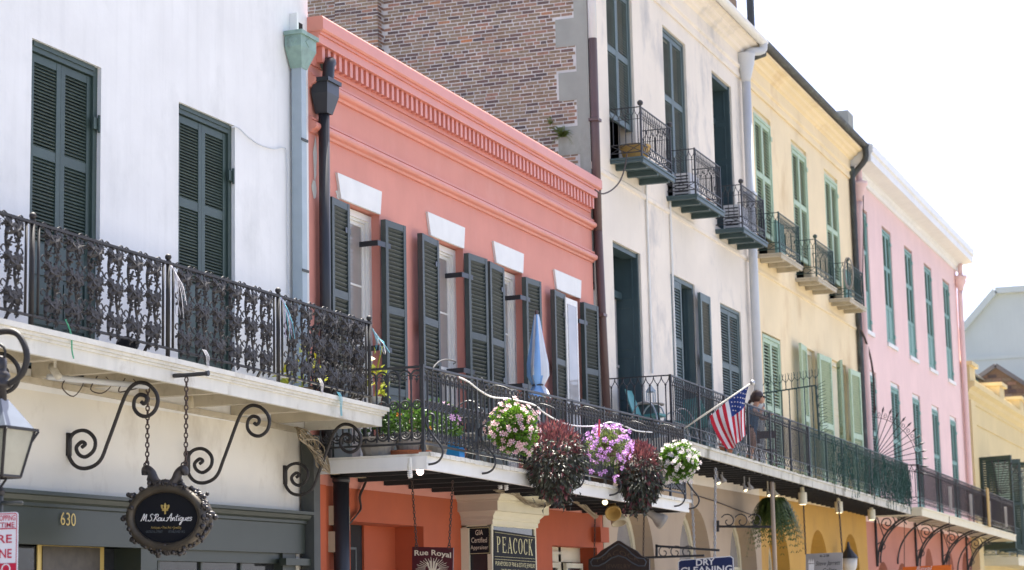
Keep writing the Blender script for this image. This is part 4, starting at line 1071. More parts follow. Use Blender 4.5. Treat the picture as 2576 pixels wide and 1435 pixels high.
mb = MB(); mb.tube([(45.0, -0.48, 14.25), (45.0, -0.46, 13.95), (44.8, -0.25, 13.85)], 0.09, 8); mb.tube(smooth_path([(56.95, -0.48, 14.25), (57.0, -0.46, 13.85), (56.98, -0.1, 13.4), (56.9, -0.09, 12.9), (56.9, -0.09, 4.2)], 4), 0.085, 8); build(mb, 'downpipe', M['roofdark'], yb, smooth=True)
for i, (xa, xb, za, zb) in enumerate(yu):
    mb = MB(); mb.box(xa, xb, 0.004 + 0.06, 0.2, zb - 0.14, zb - 0.002); build(mb, 'head_board', M['cream_trim'], yb)
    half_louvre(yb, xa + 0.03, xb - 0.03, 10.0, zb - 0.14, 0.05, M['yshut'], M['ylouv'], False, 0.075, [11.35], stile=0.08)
    mb = MB(); mb.box(xb - 0.12, xb + 0.03, -0.02, 0.0, 12.45, 12.55); build(mb, 'hinge', M['yshut'], yb)
xa, xb, za, zb = yl[0]
half_louvre(yb, xa + 0.03, xb - 0.08, 4.1, zb - 0.05, 0.05, M['yshut'], M['ylouv'], False, 0.075, [5.9], stile=0.08)
for i in (1, 2):
    xa, xb, za, zb = yl[i]
    mb = MB(); f_ = 0.12; mb.box(xa, xa + f_, 0.08, 0.2, za, zb); mb.box(xb - f_, xb, 0.08, 0.2, za, zb); mb.box(xa + f_, xb - f_, 0.08, 0.2, zb - f_, zb - 0.002); build(mb, 'door_frame', M['cream_trim'], yb)
    panelled_door(yb, xa + f_, xb - f_, za, zb - f_, 0.16, M['cream_trim'])
for (a, b, h, rt) in ((48.7, 49.62, 'R', 4), (51.05, 52.3, 'L', -2), (52.75, 53.4, 'R', 20), (54.95, 56.1, 'L', -2)):
    zt = 7.72; shutter(yb, a, b, 4.12, zt, -0.14, M['yshut'], [(4.3, 5.85, 'l'), (6.0, zt - 0.14, 'l')], pitch=0.07, indiv=False, lm=M['ylouv'], hinge=h, tilt=-0.85, th=0.065, stile=0.11, rot=R(rt))
ybal = [balconette(yb, a, a + 2.05, -0.52, 9.42, 10.36, M['iron_green'], M['wdirty'], bl) for a, bl in ((45.6, (0, 0)), (49.5, (1, 0)), (53.4, (1, 0)))]

# ================================================================== galleries over the pavement
def gallery(par, x0, x1, y, zf, zr, m_iron, m_edge, m_soff, fh=0.2, w=0.115, left=False, right=False, lat=0.17, arch=True, npost=8, jo=0.55, jh=0.16):
    mb = MB(); sl(mb, x0, x1, y - 0.03, -0.005, -0.045, 0.0, zf); g = build(mb, 'gallery', m_edge, par)
    mb = MB(); sl(mb, x0, x1, y, y + 0.05, -fh, -0.046, zf)
    if left: sl(mb, x0, x0 + 0.05, y + 0.05, -0.005, -fh, -0.046, zf)
    if right: sl(mb, x1 - 0.05, x1, y + 0.05, -0.005, -fh, -0.046, zf)
    build(mb, 'fascia', m_edge, g)
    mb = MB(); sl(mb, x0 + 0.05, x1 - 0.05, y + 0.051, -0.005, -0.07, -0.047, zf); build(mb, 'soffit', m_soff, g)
    x = x0 + 0.3
    while x < x1 - 0.1:
        mb = MB(); sl(mb, x, x + 0.09, y + 0.055, -0.005, -jh - 0.07, -0.071, zf); build(mb, 'joist', m_soff, g); x += jo
    zb = lambda x: zf(x) + 0.11
    mb = MB(); sl(mb, x0, x1, y + 0.025, y + 0.06, -0.012, 0.012, zr); sl(mb, x0, x1, y + 0.03, y + 0.055, 0.1, 0.115, zf); sl(mb, x0, x1, y + 0.03, y + 0.055, 0.1 + lat, 0.115 + lat, zf); build(mb, 'handrail', m_iron, g)
    n = int((x1 - x0) / w); w = (x1 - x0) / n; H0_ = 0.85
    gm = gothic_mesh(w, H0_, m_iron, r_=0.010)
    for i in range(n):
        x = x0 + w * (i + 0.5); b0 = zb(x) + lat; inst(gm, 'baluster', g, (x, y + 0.042, b0), scale=(1, 1, (zr(x) - b0) / H0_))
    lw = 0.2; nl = int((x1 - x0) / lw); lw = (x1 - x0) / nl; lm = lattice_mesh(lw, lat, m_iron)
    for i in range(nl): x = x0 + lw * (i + 0.5); inst(lm, 'lattice_cross', g, (x, y + 0.042, zb(x)))
    for i in range(npost + 1):
        x = x0 + 0.02 + (x1 - x0 - 0.04) * i / npost
        mb = MB(); mb.box(x - 0.02, x + 0.02, y + 0.02, y + 0.06, zf(x), zr(x) + 0.015); build(mb, 'post', m_iron, g)
    for flag_, x in ((left, x0 + 0.02), (right, x1 - 0.02)):
        if not flag_: continue
        L_ = abs(y) - 0.08; ns = 8; w2 = L_ / ns
        mb = MB()
        for z in (zr(x), zf(x) + 0.108, zf(x) + 0.108 + lat): mb.box(x - 0.015, x + 0.015, y + 0.06, -0.0, z - 0.01, z + 0.01)
        build(mb, 'handrail', m_iron, g); b0 = zb(x) + lat
        for i in range(ns): inst(gm, 'baluster', g, (x, y + 0.06 + w2 * (i + 0.5), b0), rot=(0, 0, R(90)), scale=(w2 / w, 1, (zr(x) - b0) / H0_))
        for i in range(5): inst(lm, 'lattice_cross', g, (x, y + 0.06 + L_ * (i + 0.5) / 5, zb(x)), rot=(0, 0, R(90)), scale=(L_ / 5 / lw, 1, 1))
    return g
gz = lin(34.1, 4.40, 57.3, 4.06); gr = lin(34.05, 5.47, 57.5, 5.24); GY = -1.2
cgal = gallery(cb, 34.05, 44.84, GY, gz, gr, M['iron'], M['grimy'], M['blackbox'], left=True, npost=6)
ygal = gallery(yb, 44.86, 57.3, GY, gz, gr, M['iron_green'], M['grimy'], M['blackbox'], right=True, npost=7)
# mossy lead edge on the deck
# ================================================================== pink building
KX0, KX1 = 57.0, 76.6
kb = thing('pink_building', 'long pink stucco building with narrow teal shutters and a deep white cornice', 'building', (67, 0.3, 0))
pu = [(57.97, 59.37, 9.2, 12.78), (61.66, 63.15, 9.2, 12.78), (65.5, 67.0, 9.2, 12.78), (69.28, 70.8, 9.2, 12.77), (73.24, 74.75, 9.2, 12.79)]
pl = [(58.0, 59.55, 3.9, 8.06), (61.84, 63.34, 3.9, 8.05), (65.6, 67.08, 3.9, 8.03), (69.33, 70.81, 3.9, 7.97), (73.2, 74.7, 3.9, 7.91)]
mb = MB(); wall(mb, KX0, KX1, 3.7, 13.75, 0.0, 0.22, pu + pl); build(mb, 'wall', M['pink'], kb)
par_ = [59.2, 62.3, 67.2, 71.5, 75.0]
mb = MB(); wall(mb, KX0, KX1, 0.13, 3.7, 0.0, 0.5, [(x - 0.9, x + 0.9, 0.13, (2.62 if i < 2 else 3.15), 2.0) for i, x in enumerate(par_)]); build(mb, 'lower_wall', M['pink_low'], kb)
for i, x in enumerate(par_): arch_trim(kb, x - 0.9, x + 0.9, 2.0, (2.62 if i < 2 else 3.15), 0.42, M['cream_trim'], M['glass_pale'])
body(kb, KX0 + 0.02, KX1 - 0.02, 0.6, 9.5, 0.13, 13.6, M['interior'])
mb = MB(); mb.quad((KX1, 9.5, 0.1), (KX1, 0, 0.1), (KX1, 0, 13.75), (KX1, 9.5, 13.75)); mb.quad((KX0, 9.5, 0.1), (KX1, 9.5, 0.1), (KX1, 9.5, 13.75), (KX0, 9.5, 13.75)); build(mb, 'side_wall', M['pink'], kb)
mb = MB(); mb.prism([(0.0, 13.5), (-0.06, 13.5), (-0.08, 13.62), (-0.14, 13.66), (-0.16, 13.74), (-0.62, 13.80), (-0.62, 14.02), (-0.68, 14.06), (-0.68, 14.28), (-0.60, 14.32), (0.0, 14.4)], 'x', KX0 + 0.05, KX1 + 0.15); build(mb, 'cornice', M['wpaint_clean'], kb)
mb = MB(); mb.hexa([(KX0, -0.4, 14.3), (KX1, -0.4, 14.3), (KX1, 4.5, 15.2), (KX0, 4.5, 15.2), (KX0, -0.4, 14.41), (KX1, -0.4, 14.41), (KX1, 4.5, 15.26), (KX0, 4.5, 15.26)]); build(mb, 'roof', M['roof'], kb)
for i, (xa, xb, za, zb) in enumerate(pu):
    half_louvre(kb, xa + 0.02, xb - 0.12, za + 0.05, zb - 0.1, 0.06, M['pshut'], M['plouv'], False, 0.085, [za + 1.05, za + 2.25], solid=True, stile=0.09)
    mb = MB(); mb.box(xa - 0.06, xb + 0.05, -0.06, 0.2, za - 0.12, za - 0.001); build(mb, 'sill', M['wpaint_clean'], kb)
    for z in (za + 0.25, zb - 0.45): mb = MB(); mb.box(xb - 0.2, xb - 0.02, -0.01, 0.012, z, z + 0.1); build(mb, 'hinge', M['pshut'], kb)
for i, (xa, xb, za, zb) in enumerate(pl):
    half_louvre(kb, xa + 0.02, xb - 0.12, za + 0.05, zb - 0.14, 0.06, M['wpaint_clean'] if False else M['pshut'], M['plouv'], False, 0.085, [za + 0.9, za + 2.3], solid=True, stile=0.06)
    mb = MB(); mb.box(xb - 0.12, xb - 0.06, 0.05, 0.14, za, zb - 0.14); mb.box(xa + 0.02, xb - 0.06, 0.05, 0.14, zb - 0.14, zb - 0.002); build(mb, 'white_trim', M['wpaint_clean'], kb)
    mb = MB(); mb.box(xb - 0.2, xb - 0.02, -0.01, 0.012, zb - 0.6, zb - 0.5); build(mb, 'hinge', M['pshut'], kb)
for x, lo in ((57.35, 4.0), (76.35, 3.9)):
    mb = MB(); mb.lathe((x, -0.17, 12.75), [(0.11, 0), (0.12, 0.1), (0.2, 0.25), (0.22, 0.3), (0.22, 0.42), (0.26, 0.44), (0.26, 0.54)], 4 * 3); mb.tube(smooth_path([(x, -0.14, lo), (x, -0.14, 11.8), (x, -0.17, 12.8)], 4), 0.10, 10); mb.tube([(x, -0.2, 13.2), (x, -0.2, 13.8)], 0.09, 8); build(mb, 'downpipe', M['pink'], kb, smooth=True)
pz = lin(57.8, 4.07, 78.4, 3.80); pr = lin(57.6, 5.25, 77.8, 5.02)
pgal = gallery(kb, 57.75, 78.2, -1.42, pz, pr, M['iron_dark'], M['cream_trim'], M['wdirty'], left=True, right=True, npost=6, w=0.14, fh=0.24, jo=1.4, jh=0.03)
# curved brackets under the pink gallery
mb = MB()
for o_, r_ in ((0.0, 0.03), (0.07, 0.022)):
    mb.tube([(0, -1.33 * (1 - math.cos(t)) - 0.05 - o_ * math.cos(t), -1.40 + 1.36 * math.sin(t) - o_ * math.sin(t)) for t in [math.pi / 2 * k / 14 for k in range(15)]], r_, 6)
mb.box(-0.03, 0.03, -0.06, -0.0, -1.5, 0.0)
mb.tube([(0, y, z) for y, z in spiral(-0.36, -0.30, 0.26, 0.03, 1.0, 2.0, 26)], 0.018, 5); mb.tube([(0, y, z) for y, z in spiral(-0.17, -0.95, 0.13, 0.02, 0.5, 1.5, 16)], 0.016, 5)
mb.tube([(0, -0.06, -0.05), (0, -0.25, -0.7), (0, -0.12, -1.1)], 0.016, 5); mb.tube([(0, -0.9, -0.35), (0, -0.75, -0.15), (0, -0.55, -0.1)], 0.016, 5)
brk = mb.mesh('scroll_bracket', M['iron'], True)
for x in (58.2, 64.7, 69.8, 75.3): inst(brk, 'scroll_bracket', pgal, (x, -0.005, pz(x) - 0.09))
mb = MB(); mb.tube([(0, -1.3 * (1 - math.cos(t)) - 0.03, -1.35 + 1.3 * math.sin(t)) for t in [math.pi / 2 * k / 14 for k in range(15)]], 0.026, 6); br2 = mb.mesh('curved_strut', M['iron'], True)
for x in (61.4, 72.9): inst(br2, 'curved_strut', pgal, (x, -0.005, pz(x) - 0.09))
# ================================================================== far buildings
FX0, FX1 = 76.7, 96.0
fb = thing('far_yellow_building', 'low pale yellow building with heavy parapet cornice beyond the pink building', 'building', (86, 0.3, 0))
fo = [(79.0, 80.6, 3.2, 6.8), (83.2, 84.8, 3.2, 6.8), (87.4, 89.0, 3.2, 6.8)]
mb = MB(); wall(mb, FX0, FX1, 0.13, 9.2, 0.0, 0.2, fo); mb.quad((FX1, 8, 0.1), (FX1, 0, 0.1), (FX1, 0, 9.2), (FX1, 8, 9.2)); build(mb, 'wall', M['pale_yellow'], fb)
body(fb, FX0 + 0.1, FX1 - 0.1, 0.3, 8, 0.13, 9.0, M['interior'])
mb = MB(); mb.prism([(0.3, 8.75), (0, 8.75), (-0.06, 8.78), (-0.06, 8.9), (-0.2, 9.02), (-0.25, 9.15), (-0.42, 9.25), (-0.45, 9.42), (-0.1, 9.5), (-0.1, 9.72), (0.3, 9.72)], 'x', FX0 + 0.02, FX1); mb.prism([(0, 8.02), (-0.05, 8.03), (-0.05, 8.1), (0, 8.12)], 'x', FX0, FX1); mb.box(FX0 + 0.01, FX0 + 1.1, -0.28, 0.4, 0.13, 8.75); build(mb, 'cornice', M['pale_yellow'], fb)
for x in (FX0 + 0.6, 85.6, 92.2): mb = MB(); mb.box(x - 0.7, x + 0.7, -0.3, 0.4, 9.4, 10.0); mb.box(x - 0.85, x + 0.85, -0.42, 0.5, 10.0, 10.14); build(mb, 'parapet_block', M['pale_yellow'], fb)
for (a, b, rt) in ((77.6, 79.0, 62), (80.6, 81.9, -75), (81.9, 83.2, 75), (84.8, 86.0, -12), (86.0, 87.3, 12), (89.0, 90.2, -10)):
    shutter(fb, a, b, 3.3, 6.75, -0.16, M['gshut'], [(3.5, 5.0, 'l'), (5.1, 6.6, 'l')], pitch=0.09, indiv=False, stile=0.1, rot=R(rt) * (1 if rt > 0 else 1), hinge='R' if rt > 0 else 'L', tilt=-1.0, th=0.08)
for (xa, xb, za, zb) in fo: panelled_door(fb, xa, xb, za, zb, 0.18, M['acwhite'])
fgal = gallery(fb, 79.6, 95.0, -1.3, lin(79, 3.02, 95, 2.85), lin(79, 4.1, 95, 3.95), M['iron_green'], M['cream_trim'], M['cream_trim'], left=True, npost=5, w=0.13, fh=0.3)
# dormer and big grey building, brick gable
c_ = at(2520, 960, 4.0)
db = thing('dormer_house', 'green dormer with pale shingled roof behind the far yellow parapet', 'dormer', (c_.x, 4.0, 9.0))
p0 = at(2440, 950, 3.0); p1 = at(2508, 950, 3.0); zt = at(2480, 943, 3.0).z; ze = at(2480, 967, 3.0).z
mb = MB(); mb.box(p0.x, p1.x - 0.3, 3.1, 6.5, 8.5, ze); build(mb, 'wall', M['pshut'], db)
rows = 4
for i in range(rows):
    n = 9
    for k in range(n):
        mb = MB(); y0 = 2.8 + i * 0.5; z0 = ze + (zt - ze + 0.5) * i / rows; xa = p0.x - 0.2 + (p1.x - p0.x + 0.4) * k / n; xb = xa + (p1.x - p0.x + 0.4) / n - 0.03
        mb.hexa([(xa, y0, z0), (xb, y0, z0), (xb, y0 + 0.6, z0 + 0.3), (xa, y0 + 0.6, z0 + 0.3), (xa, y0, z0 + 0.06), (xb, y0, z0 + 0.06), (xb, y0 + 0.6, z0 + 0.36), (xa, y0 + 0.6, z0 + 0.36)]); build(mb, 'shingle', M['wdirty'], db)
GXX = 118.0
gA, gB, gC = atX(2425, 825, GXX), atX(2505, 733, GXX), atX(2576, 731, GXX)
gh = thing('grey_building', 'large pale grey building with sloping gable rising at the far right', 'building', (GXX + 10, gA.y - 10, 0))
prof = [(gA.y + 0.0, gA.z), (gB.y, gB.z), (gC.y - 14, gC.z), (gC.y - 14, 0.0), (gA.y + 3, 0.0), (gA.y + 3, gA.z - 3.2)]
prof = [(p[0], p[1]) for p in prof]
mb = MB(); mb.prism(prof, 'x', GXX, GXX + 25); build(mb, 'wall', M['grey_siding'], gh)
for i in range(9):
    mb = MB(); z = 8.0 + i * 2.2
    pass
mb = MB(); e0, e1 = Vector((GXX - 0.15, gA.y + 3.1, gA.z - 3.3)), Vector((GXX - 0.15, gB.y, gB.z)); mb.bar(e0, e1, 0.4, 0.35); mb.bar(e1, e1 + Vector((0, gC.y - 14 - gB.y, gC.z - gB.z)), 0.4, 0.35); build(mb, 'roof_edge', M['grey_siding'], gh)
zb_ = atX(2500, 905, GXX).z; mb = MB(); mb.box(GXX - 0.06, GXX, gC.y - 14, gA.y + 2.9, zb_, zb_ + 0.25); build(mb, 'band', M['grey_siding'], gh)
mb = MB(); q = atX(2533, 716, GXX); mb.box(GXX + 2, GXX + 5, q.y - 0.8, q.y + 0.5, q.z - 2.5, q.z); build(mb, 'roof_vent', M['acwhite'], gh)
BGX = 104.0
b0, b1, b2 = atX(2455, 958, BGX), atX(2506, 925, BGX), atX(2576, 962, BGX)
bgb = thing('brick_gable_house', 'dark red brick gable end behind the far yellow building', 'building', (BGX + 5, b1.y, 0))
mb = MB(); mb.prism([(b0.y + 1.2, b0.z - 0.8), (b1.y, b1.z), (b2.y - 2.5, b2.z - 2.0), (b2.y - 2.5, 0), (b0.y + 1.2, 0)], 'x', BGX, BGX + 12); build(mb, 'wall', M['brick'], bgb)
M['brickfar'] = None
mb = MB(); mb.bar((BGX - 0.1, b0.y + 1.3, b0.z - 0.75), (BGX - 0.1, b1.y, b1.z + 0.1), 0.3, 0.2); mb.bar((BGX - 0.1, b1.y, b1.z + 0.1), (BGX - 0.1, b2.y - 2.6, b2.z - 1.95), 0.3, 0.2); build(mb, 'roof_edge', M['roof'], bgb)
rest = MB(); z = b2.z - 4.5
i = 0
while z < b1.z - 0.05:
    y = b2.y - 1.5 + (0.24 if i % 2 else 0)
    while y < b0.y + 1.0:
        top = b1.z - (abs(y - b1.y) / (abs(b0.y + 1.2 - b1.y) if y > b1.y else abs(b2.y - 2.5 - b1.y))) * ((b1.z - b0.z + 0.8) if y > b1.y else (b1.z - b2.z + 2.0))
        if z + 0.2 < top: rest.box(BGX - 0.03, BGX + 0.01, y, y + 0.42, z, z + 0.16)
        y += 0.47
    z += 0.2; i += 1
build(rest, 'bricks', M['brick'], bgb, kind='stuff')
# ================================================================== lettering
def text_mesh(s_, shear=0.0, bold=0.0, space=1.0):
    cu = bpy.data.curves.new('lettering', 'FONT'); cu.body = s_; cu.size = 1.0; cu.shear = shear; cu.offset = bold; cu.resolution_u = 3; cu.space_character = space
    o = bpy.data.objects.new('lettering', cu); COL.objects.link(o)
    dg = bpy.context.evaluated_depsgraph_get(); me = bpy.data.meshes.new_from_object(o.evaluated_get(dg))
    bpy.data.objects.remove(o); bpy.data.curves.remove(cu)
    return me
def lettering(s_, m, parent, p00, p10, p01, off, shear=0.0, bold=0.0, warp=None, space=1.0, name='lettering'):
    """text fitted to the parallelogram p00 (lower left), p10 (lower right), p01 (upper left), lifted by off"""
    me = text_mesh(s_, shear, bold, space); xs = [v.co.x for v in me.vertices]; ys = [v.co.y for v in me.vertices]
    x0, x1, y0, y1 = min(xs), max(xs), min(ys), max(ys)
    p00, p10, p01, off = Vector(p00), Vector(p10), Vector(p01), Vector(off)
    for v in me.vertices:
        a, b = (v.co.x - x0) / (x1 - x0), (v.co.y - y0) / (y1 - y0)
        if warp: a, b = warp(a, b)
        v.co = p00 + (p10 - p00) * a + (p01 - p00) * b + off - W0[parent]
    me.materials.clear(); me.materials.append(m)
    o = bpy.data.objects.new(name, me); COL.objects.link(o); o.parent = parent; W0[o] = W0[parent]
    return o
def flat(mb, pts, thick_vec):
    n = len(pts); t = Vector(thick_vec)
    mb.add([Vector(p) for p in pts] + [Vector(p) + t for p in pts], [tuple(range(n)), tuple(range(2 * n - 1, n - 1, -1))] + [(i, n + i, n + (i + 1) % n, (i + 1) % n) for i in range(n)])
    return mb
FWD = Vector((-0.004, 0, 0))
# ---- oval antiques sign
SX = 17.4
def S(px, py, dx=0.0): 
    p = atX(px, py, SX); return Vector((SX + dx, p.y, p.z))
sg = thing('oval_shop_sign', 'oval black shop sign in ornate bronze frame hanging on two chains', 'sign', S(425, 1390))
def ell(cx, cy, rx, ry, n=40): return [(cx + rx * math.cos(2 * math.pi * k / n), cy - ry * math.sin(2 * math.pi * k / n)) for k in range(n)]
mb = MB(); flat(mb, [S(x, y) for x, y in ell(419, 1303, 80, 66)], (0.12, 0, 0)); build(mb, 'sign_board', M['signblack'], sg)
mb = MB(); fo_ = [S(x, y, -0.015) for x, y in ell(420, 1303, 90, 75, 44)]; mb.tube(fo_, 0.045, 8, closed=True); mb.tube([p + Vector((0.13, 0, 0)) for p in fo_], 0.045, 8, closed=True); build(mb, 'frame', M['bronze_tan'], sg, smooth=True)
rs = random.Random(5); 
for k in range(40):
    a = 2 * math.pi * k / 40; mb = MB(); R_ = 1.10 + (0.12 if k % 4 == 0 else 0.02)
    for q in range(7):
        b = a + rs.uniform(-0.07, 0.07); f = R_ + rs.uniform(-0.16, 0.07)
        mb.ball(S(420 + 90 * f * math.cos(b), 1303 - 76 * f * math.sin(b), rs.uniform(-0.05, 0.12)), rs.uniform(0.014, 0.03), 6, 4)
    build(mb, 'leaf_ornament', M['bronze'], sg, smooth=True)
for x in (368, 462):                                 # the two dolphin-like hooks at the top
    mb = MB(); s_ = 1 if x < 400 else -1
    mb.tube(smooth_path([S(x + s_ * 42, 1228), S(x + s_ * 22, 1212), S(x + s_ * 12, 1188), S(x - s_ * 2, 1180), S(x - s_ * 4, 1196)], 5), 0.058, 8, rf=lambda t: 1.0 - 0.5 * t); mb.ball(S(x, 1182), 0.045, 8, 5); mb.tube([S(x + s_ * 14 + u * 0.9, 1205 + w) for u, w in spiral(0, 0, 14, 3, 0.5, 1.4, 14)], 0.014, 5); mb.tube([S(x + 6 * math.cos(t), 1170 - 6 * math.sin(t)) for t in [k * 0.8 for k in range(8)]], 0.008, 5)
    build(mb, 'scroll_finial', M['bronze'], sg, smooth=True)
mb = MB()
for k in range(9): mb.ball(S(420 + (k - 4) * 6, 1218 - 5 * math.cos((k - 4) * 0.7), -0.03), 0.03, 6, 4)
for k in range(11): a = math.pi * k / 10; mb.tube([S(424, 1372, -0.04), S(424 + 20 * math.cos(a), 1372 + 26 * math.sin(a), -0.02)], 0.016, 5)
build(mb, 'shell_ornament', M['bronze'], sg, smooth=True)
# script name drawn with strokes (font in capital-height units)
GL = {
 'M': [[(0, 0), (.12, .5), (.2, 1.05), (.28, .9), (.3, .1)], [(.3, .1), (.45, .7), (.55, 1.02), (.6, .5), (.62, .05), (.72, .05)]],
 'S': [[(.5, .9), (.35, 1.05), (.18, .92), (.2, .7), (.4, .45), (.42, .2), (.25, 0), (.05, .08), (.02, .22)]],
 'R': [[(.1, 0), (.2, .5), (.25, 1)], [(.0, .8), (.2, 1.0), (.5, .95), (.5, .68), (.25, .52), (.45, .2), (.62, 0)]],
 'a': [[(.38, .42), (.2, .5), (.05, .3), (.08, .08), (.22, .02), (.36, .2), (.4, .46), (.38, .1), (.5, .04)]],
 'u': [[(.05, .48), (.08, .15), (.18, .02), (.32, .15), (.38, .48), (.38, .1), (.5, .04)]],
 'A': [[(-.05, .02), (.1, .0), (.3, .5), (.5, 1.1), (.55, .5), (.58, 0), (.68, .05)], [(.0, .42), (.25, .48), (.65, .42)]],
 'n': [[(.05, .45), (.1, 0), (.15, .3), (.28, .48), (.36, .35), (.36, .08), (.48, .04)]],
 't': [[(.2, .95), (.14, .4), (.16, .06), (.3, .06)], [(.0, .62), (.38, .66)]],
 'i': [[(.1, .46), (.1, .08), (.2, .04)], [(.12, .68), (.14, .72)]],
 'q': [[(.38, .42), (.2, .5), (.05, .3), (.1, .06), (.28, .08), (.4, .46), (.36, -.2), (.3, -.55), (.15, -.5), (.3, -.2), (.5, 0)]],
 'e': [[(.06, .22), (.32, .32), (.3, .48), (.12, .44), (.05, .2), (.16, .0), (.38, .08)]],
 's': [[(.32, .42), (.16, .5), (.1, .36), (.28, .2), (.22, 0), (.04, .06)]],
 '.': [[(.08, .02), (.11, .05)]],
}
def script(word, adv, fn, m, parent, r_, name='lettering'):
    mb = MB(); x = 0.0
    for ch_ in word:
        if ch_ == ' ': x += 0.25; continue
        for st_ in GL[ch_]:
            mb.tube(smooth_path([fn(x + a + b * 0.22, b) for a, b in st_], 4), r_, 4)
        x += adv.get(ch_, 0.46)
    return build(mb, name, m, parent)
adv = {'M': .78, 'S': .5, 'R': .58, 'A': .68, '.': .16, 't': .36, 'i': .22, 'q': .46, 'e': .38, 's': .38}
word = 'M.S.Rau Antiques'; tot = sum(0.25 if c == ' ' else adv.get(c, .46) for c in word)
script(word, adv, lambda u, v: S(356 + 128 * u / tot, 1312 - u / tot * 2 - 17 * v, -0.012), M['whitetext'], sg, 0.0042)
lettering('Antiques \u2022 Fine Art \u2022 Jewelry', M['gold'], sg, S(381, 1333), S(457, 1333), S(381, 1324), FWD * 2)
lettering('630 ROYAL STREET          ESTABLISHED 1912', M['bluegrey'], sg, S(368, 1341), S(466, 1341), S(368, 1335), FWD * 2)
mb = MB()                                            # fleur-de-lis
mb.ball(S(417, 1275, -0.012), 0.014, 6, 5, sz=2.6)
for s_ in (-1, 1): mb.tube(smooth_path([S(417 + s_ * 1, 1284, -0.012), S(417 + s_ * 7, 1279, -0.012), S(417 + s_ * 9, 1272, -0.012), S(417 + s_ * 5, 1274, -0.012)], 4), 0.009, 5)
mb.tube([S(410, 1284, -0.012), S(424, 1284, -0.012)], 0.008, 5); mb.tube([S(417, 1284, -0.012), S(417, 1294, -0.012)], 0.009, 5); build(mb, 'fleur_de_lis', M['gold'], sg)
mb = MB(); chain(mb, S(370, 1172), S(372, 965), 0.055, 0.0075, 0.017); build(mb, 'chain', M['rust'], sg)
mb = MB(); chain(mb, S(467, 1172), S(469, 950), 0.055, 0.0075, 0.017); build(mb, 'chain', M['rust'], sg)
mb = MB(); a, b = S(437, 946), S(525, 939); mb.tube([a, b], 0.022, 8); mb.tube([b + Vector((0, 0.03, 0)), b], 0.028, 8); build(mb, 'hanging_bar', M['iron'], sg)
# ---- house number
fzY = -0.102
lettering('630', M['gold'], fz, at(150, 1321, fzY), at(188, 1325, fzY), at(150, 1288, fzY), (0, -0.012, 0))
# ---- doorway picture
pic = thing('framed_picture', 'gilt framed picture seen through the dark shop doorway', 'picture', at(170, 1435, 0.2))
for nm, m_, (xa, xb, y0, y1, dy) in (('frame', M['gold'], (95, 262, 1366, 1480, 0.22)), ('canvas', M['bronze_tan'], (108, 252, 1374, 1480, 0.21))):
    a, b = at(xa, y0, dy), at(xb, y0 + 6, dy); mb = MB(); mb.box(a.x, b.x, dy, dy + 0.012, 1.2, a.z); build(mb, nm, m_, pic)
# ---- gas lantern on post with parking sign
LX, LY = 13.15, -1.95
def Lp(px, py): return atX(px, py, LX)
la = thing('street_lantern', 'black framed gas lantern on a post beside the no stopping sign', 'lantern', (LX, LY, 0.13))
cy = LY; kz = lambda py: atX(0, py, LX).z
zr0, zr1, ze_, zl = kz(1005), kz(1078), kz(1085), kz(1200)
mb = MB(); mb.tube([(LX, cy, 0.13), (LX, cy, kz(1240))], 0.045, 10); mb.lathe((LX, cy, 0.13), [(0.12, 0), (0.12, 0.25), (0.07, 0.4), (0.055, 0.9)], 12); mb.tube([(LX, cy, kz(1265)), (LX, cy - 0.22, kz(1268))], 0.016, 6); build(mb, 'post', M['darkpipe'], la, smooth=True)
hw, hl = 0.19, 0.12
def ring4(h, z): return [(LX - h, cy - h, z), (LX + h, cy - h, z), (LX + h, cy + h, z), (LX - h, cy + h, z)]
r1, r2_, r3 = ring4(hl, zl), ring4(hw, ze_), ring4(0.05, zr0)
mb = MB()
for i in range(4): mb.tube([r1[i], r2_[i]], 0.013, 5); mb.tube([r1[i], r1[(i + 1) % 4]], 0.013, 5)
e = ring4(hw + 0.025, ze_); e2 = ring4(hw + 0.025, ze_ + 0.02); mb.hexa(e + e2); build(mb, 'lantern_frame', M['iron_brown'], la)
for i in range(4): mb = MB(); mb.quad(r1[i], r1[(i + 1) % 4], r2_[(i + 1) % 4], r2_[i]); build(mb, 'pane', mat('lantern_glass', (0.30, 0.30, 0.24), 0.15, 0.15, 4), la)
mb = MB(); rr4 = ring4(hw, ze_ + 0.021)
for i in range(4): mb.quad(rr4[i], rr4[(i + 1) % 4], r3[(i + 1) % 4], r3[i])
build(mb, 'roof', mat('lantern_roof', (0.13, 0.15, 0.18), 0.3, 0.1, 5), la)
mb = MB(); mb.lathe((LX, cy, zr0 - 0.02), [(0.06, 0), (0.055, 0.1), (0.09, 0.11), (0.10, 0.14), (0.06, 0.16), (0.085, 0.19), (0.075, 0.22), (0.05, 0.24), (0.055, 0.26), (0.055, 0.33), (0.02, 0.35)], 14); build(mb, 'finial', M['bronze'], la, smooth=True)
mb = MB(); zf_ = zr0 + 0.13; mb.tube(smooth_path([(LX, cy - 0.08, zf_ - 0.02), (LX, cy - 0.2, zf_ + 0.05), (LX, cy - 0.24, zf_ + 0.2), (LX, cy - 0.15, zf_ + 0.36), (LX, cy + 0.02, zf_ + 0.38), (LX, cy + 0.14, zf_ + 0.3)], 5), 0.025, 8); mb.tube([(LX, cy + 0.02 + 0.07 * math.cos(t), zf_ + 0.22 + 0.07 * math.sin(t)) for t in [k * 0.5 for k in range(9)]], 0.012, 6); build(mb, 'hanger_loop', M['iron_brown'], la, smooth=True)
mb = MB()
for i in range(4): mb.tube([(LX, cy, kz(1238)), (r2_[i][0] * 1.0 + (r2_[i][0] - LX) * 0.12, r2_[i][1] + (r2_[i][1] - cy) * 0.12, ze_)], 0.010, 5)
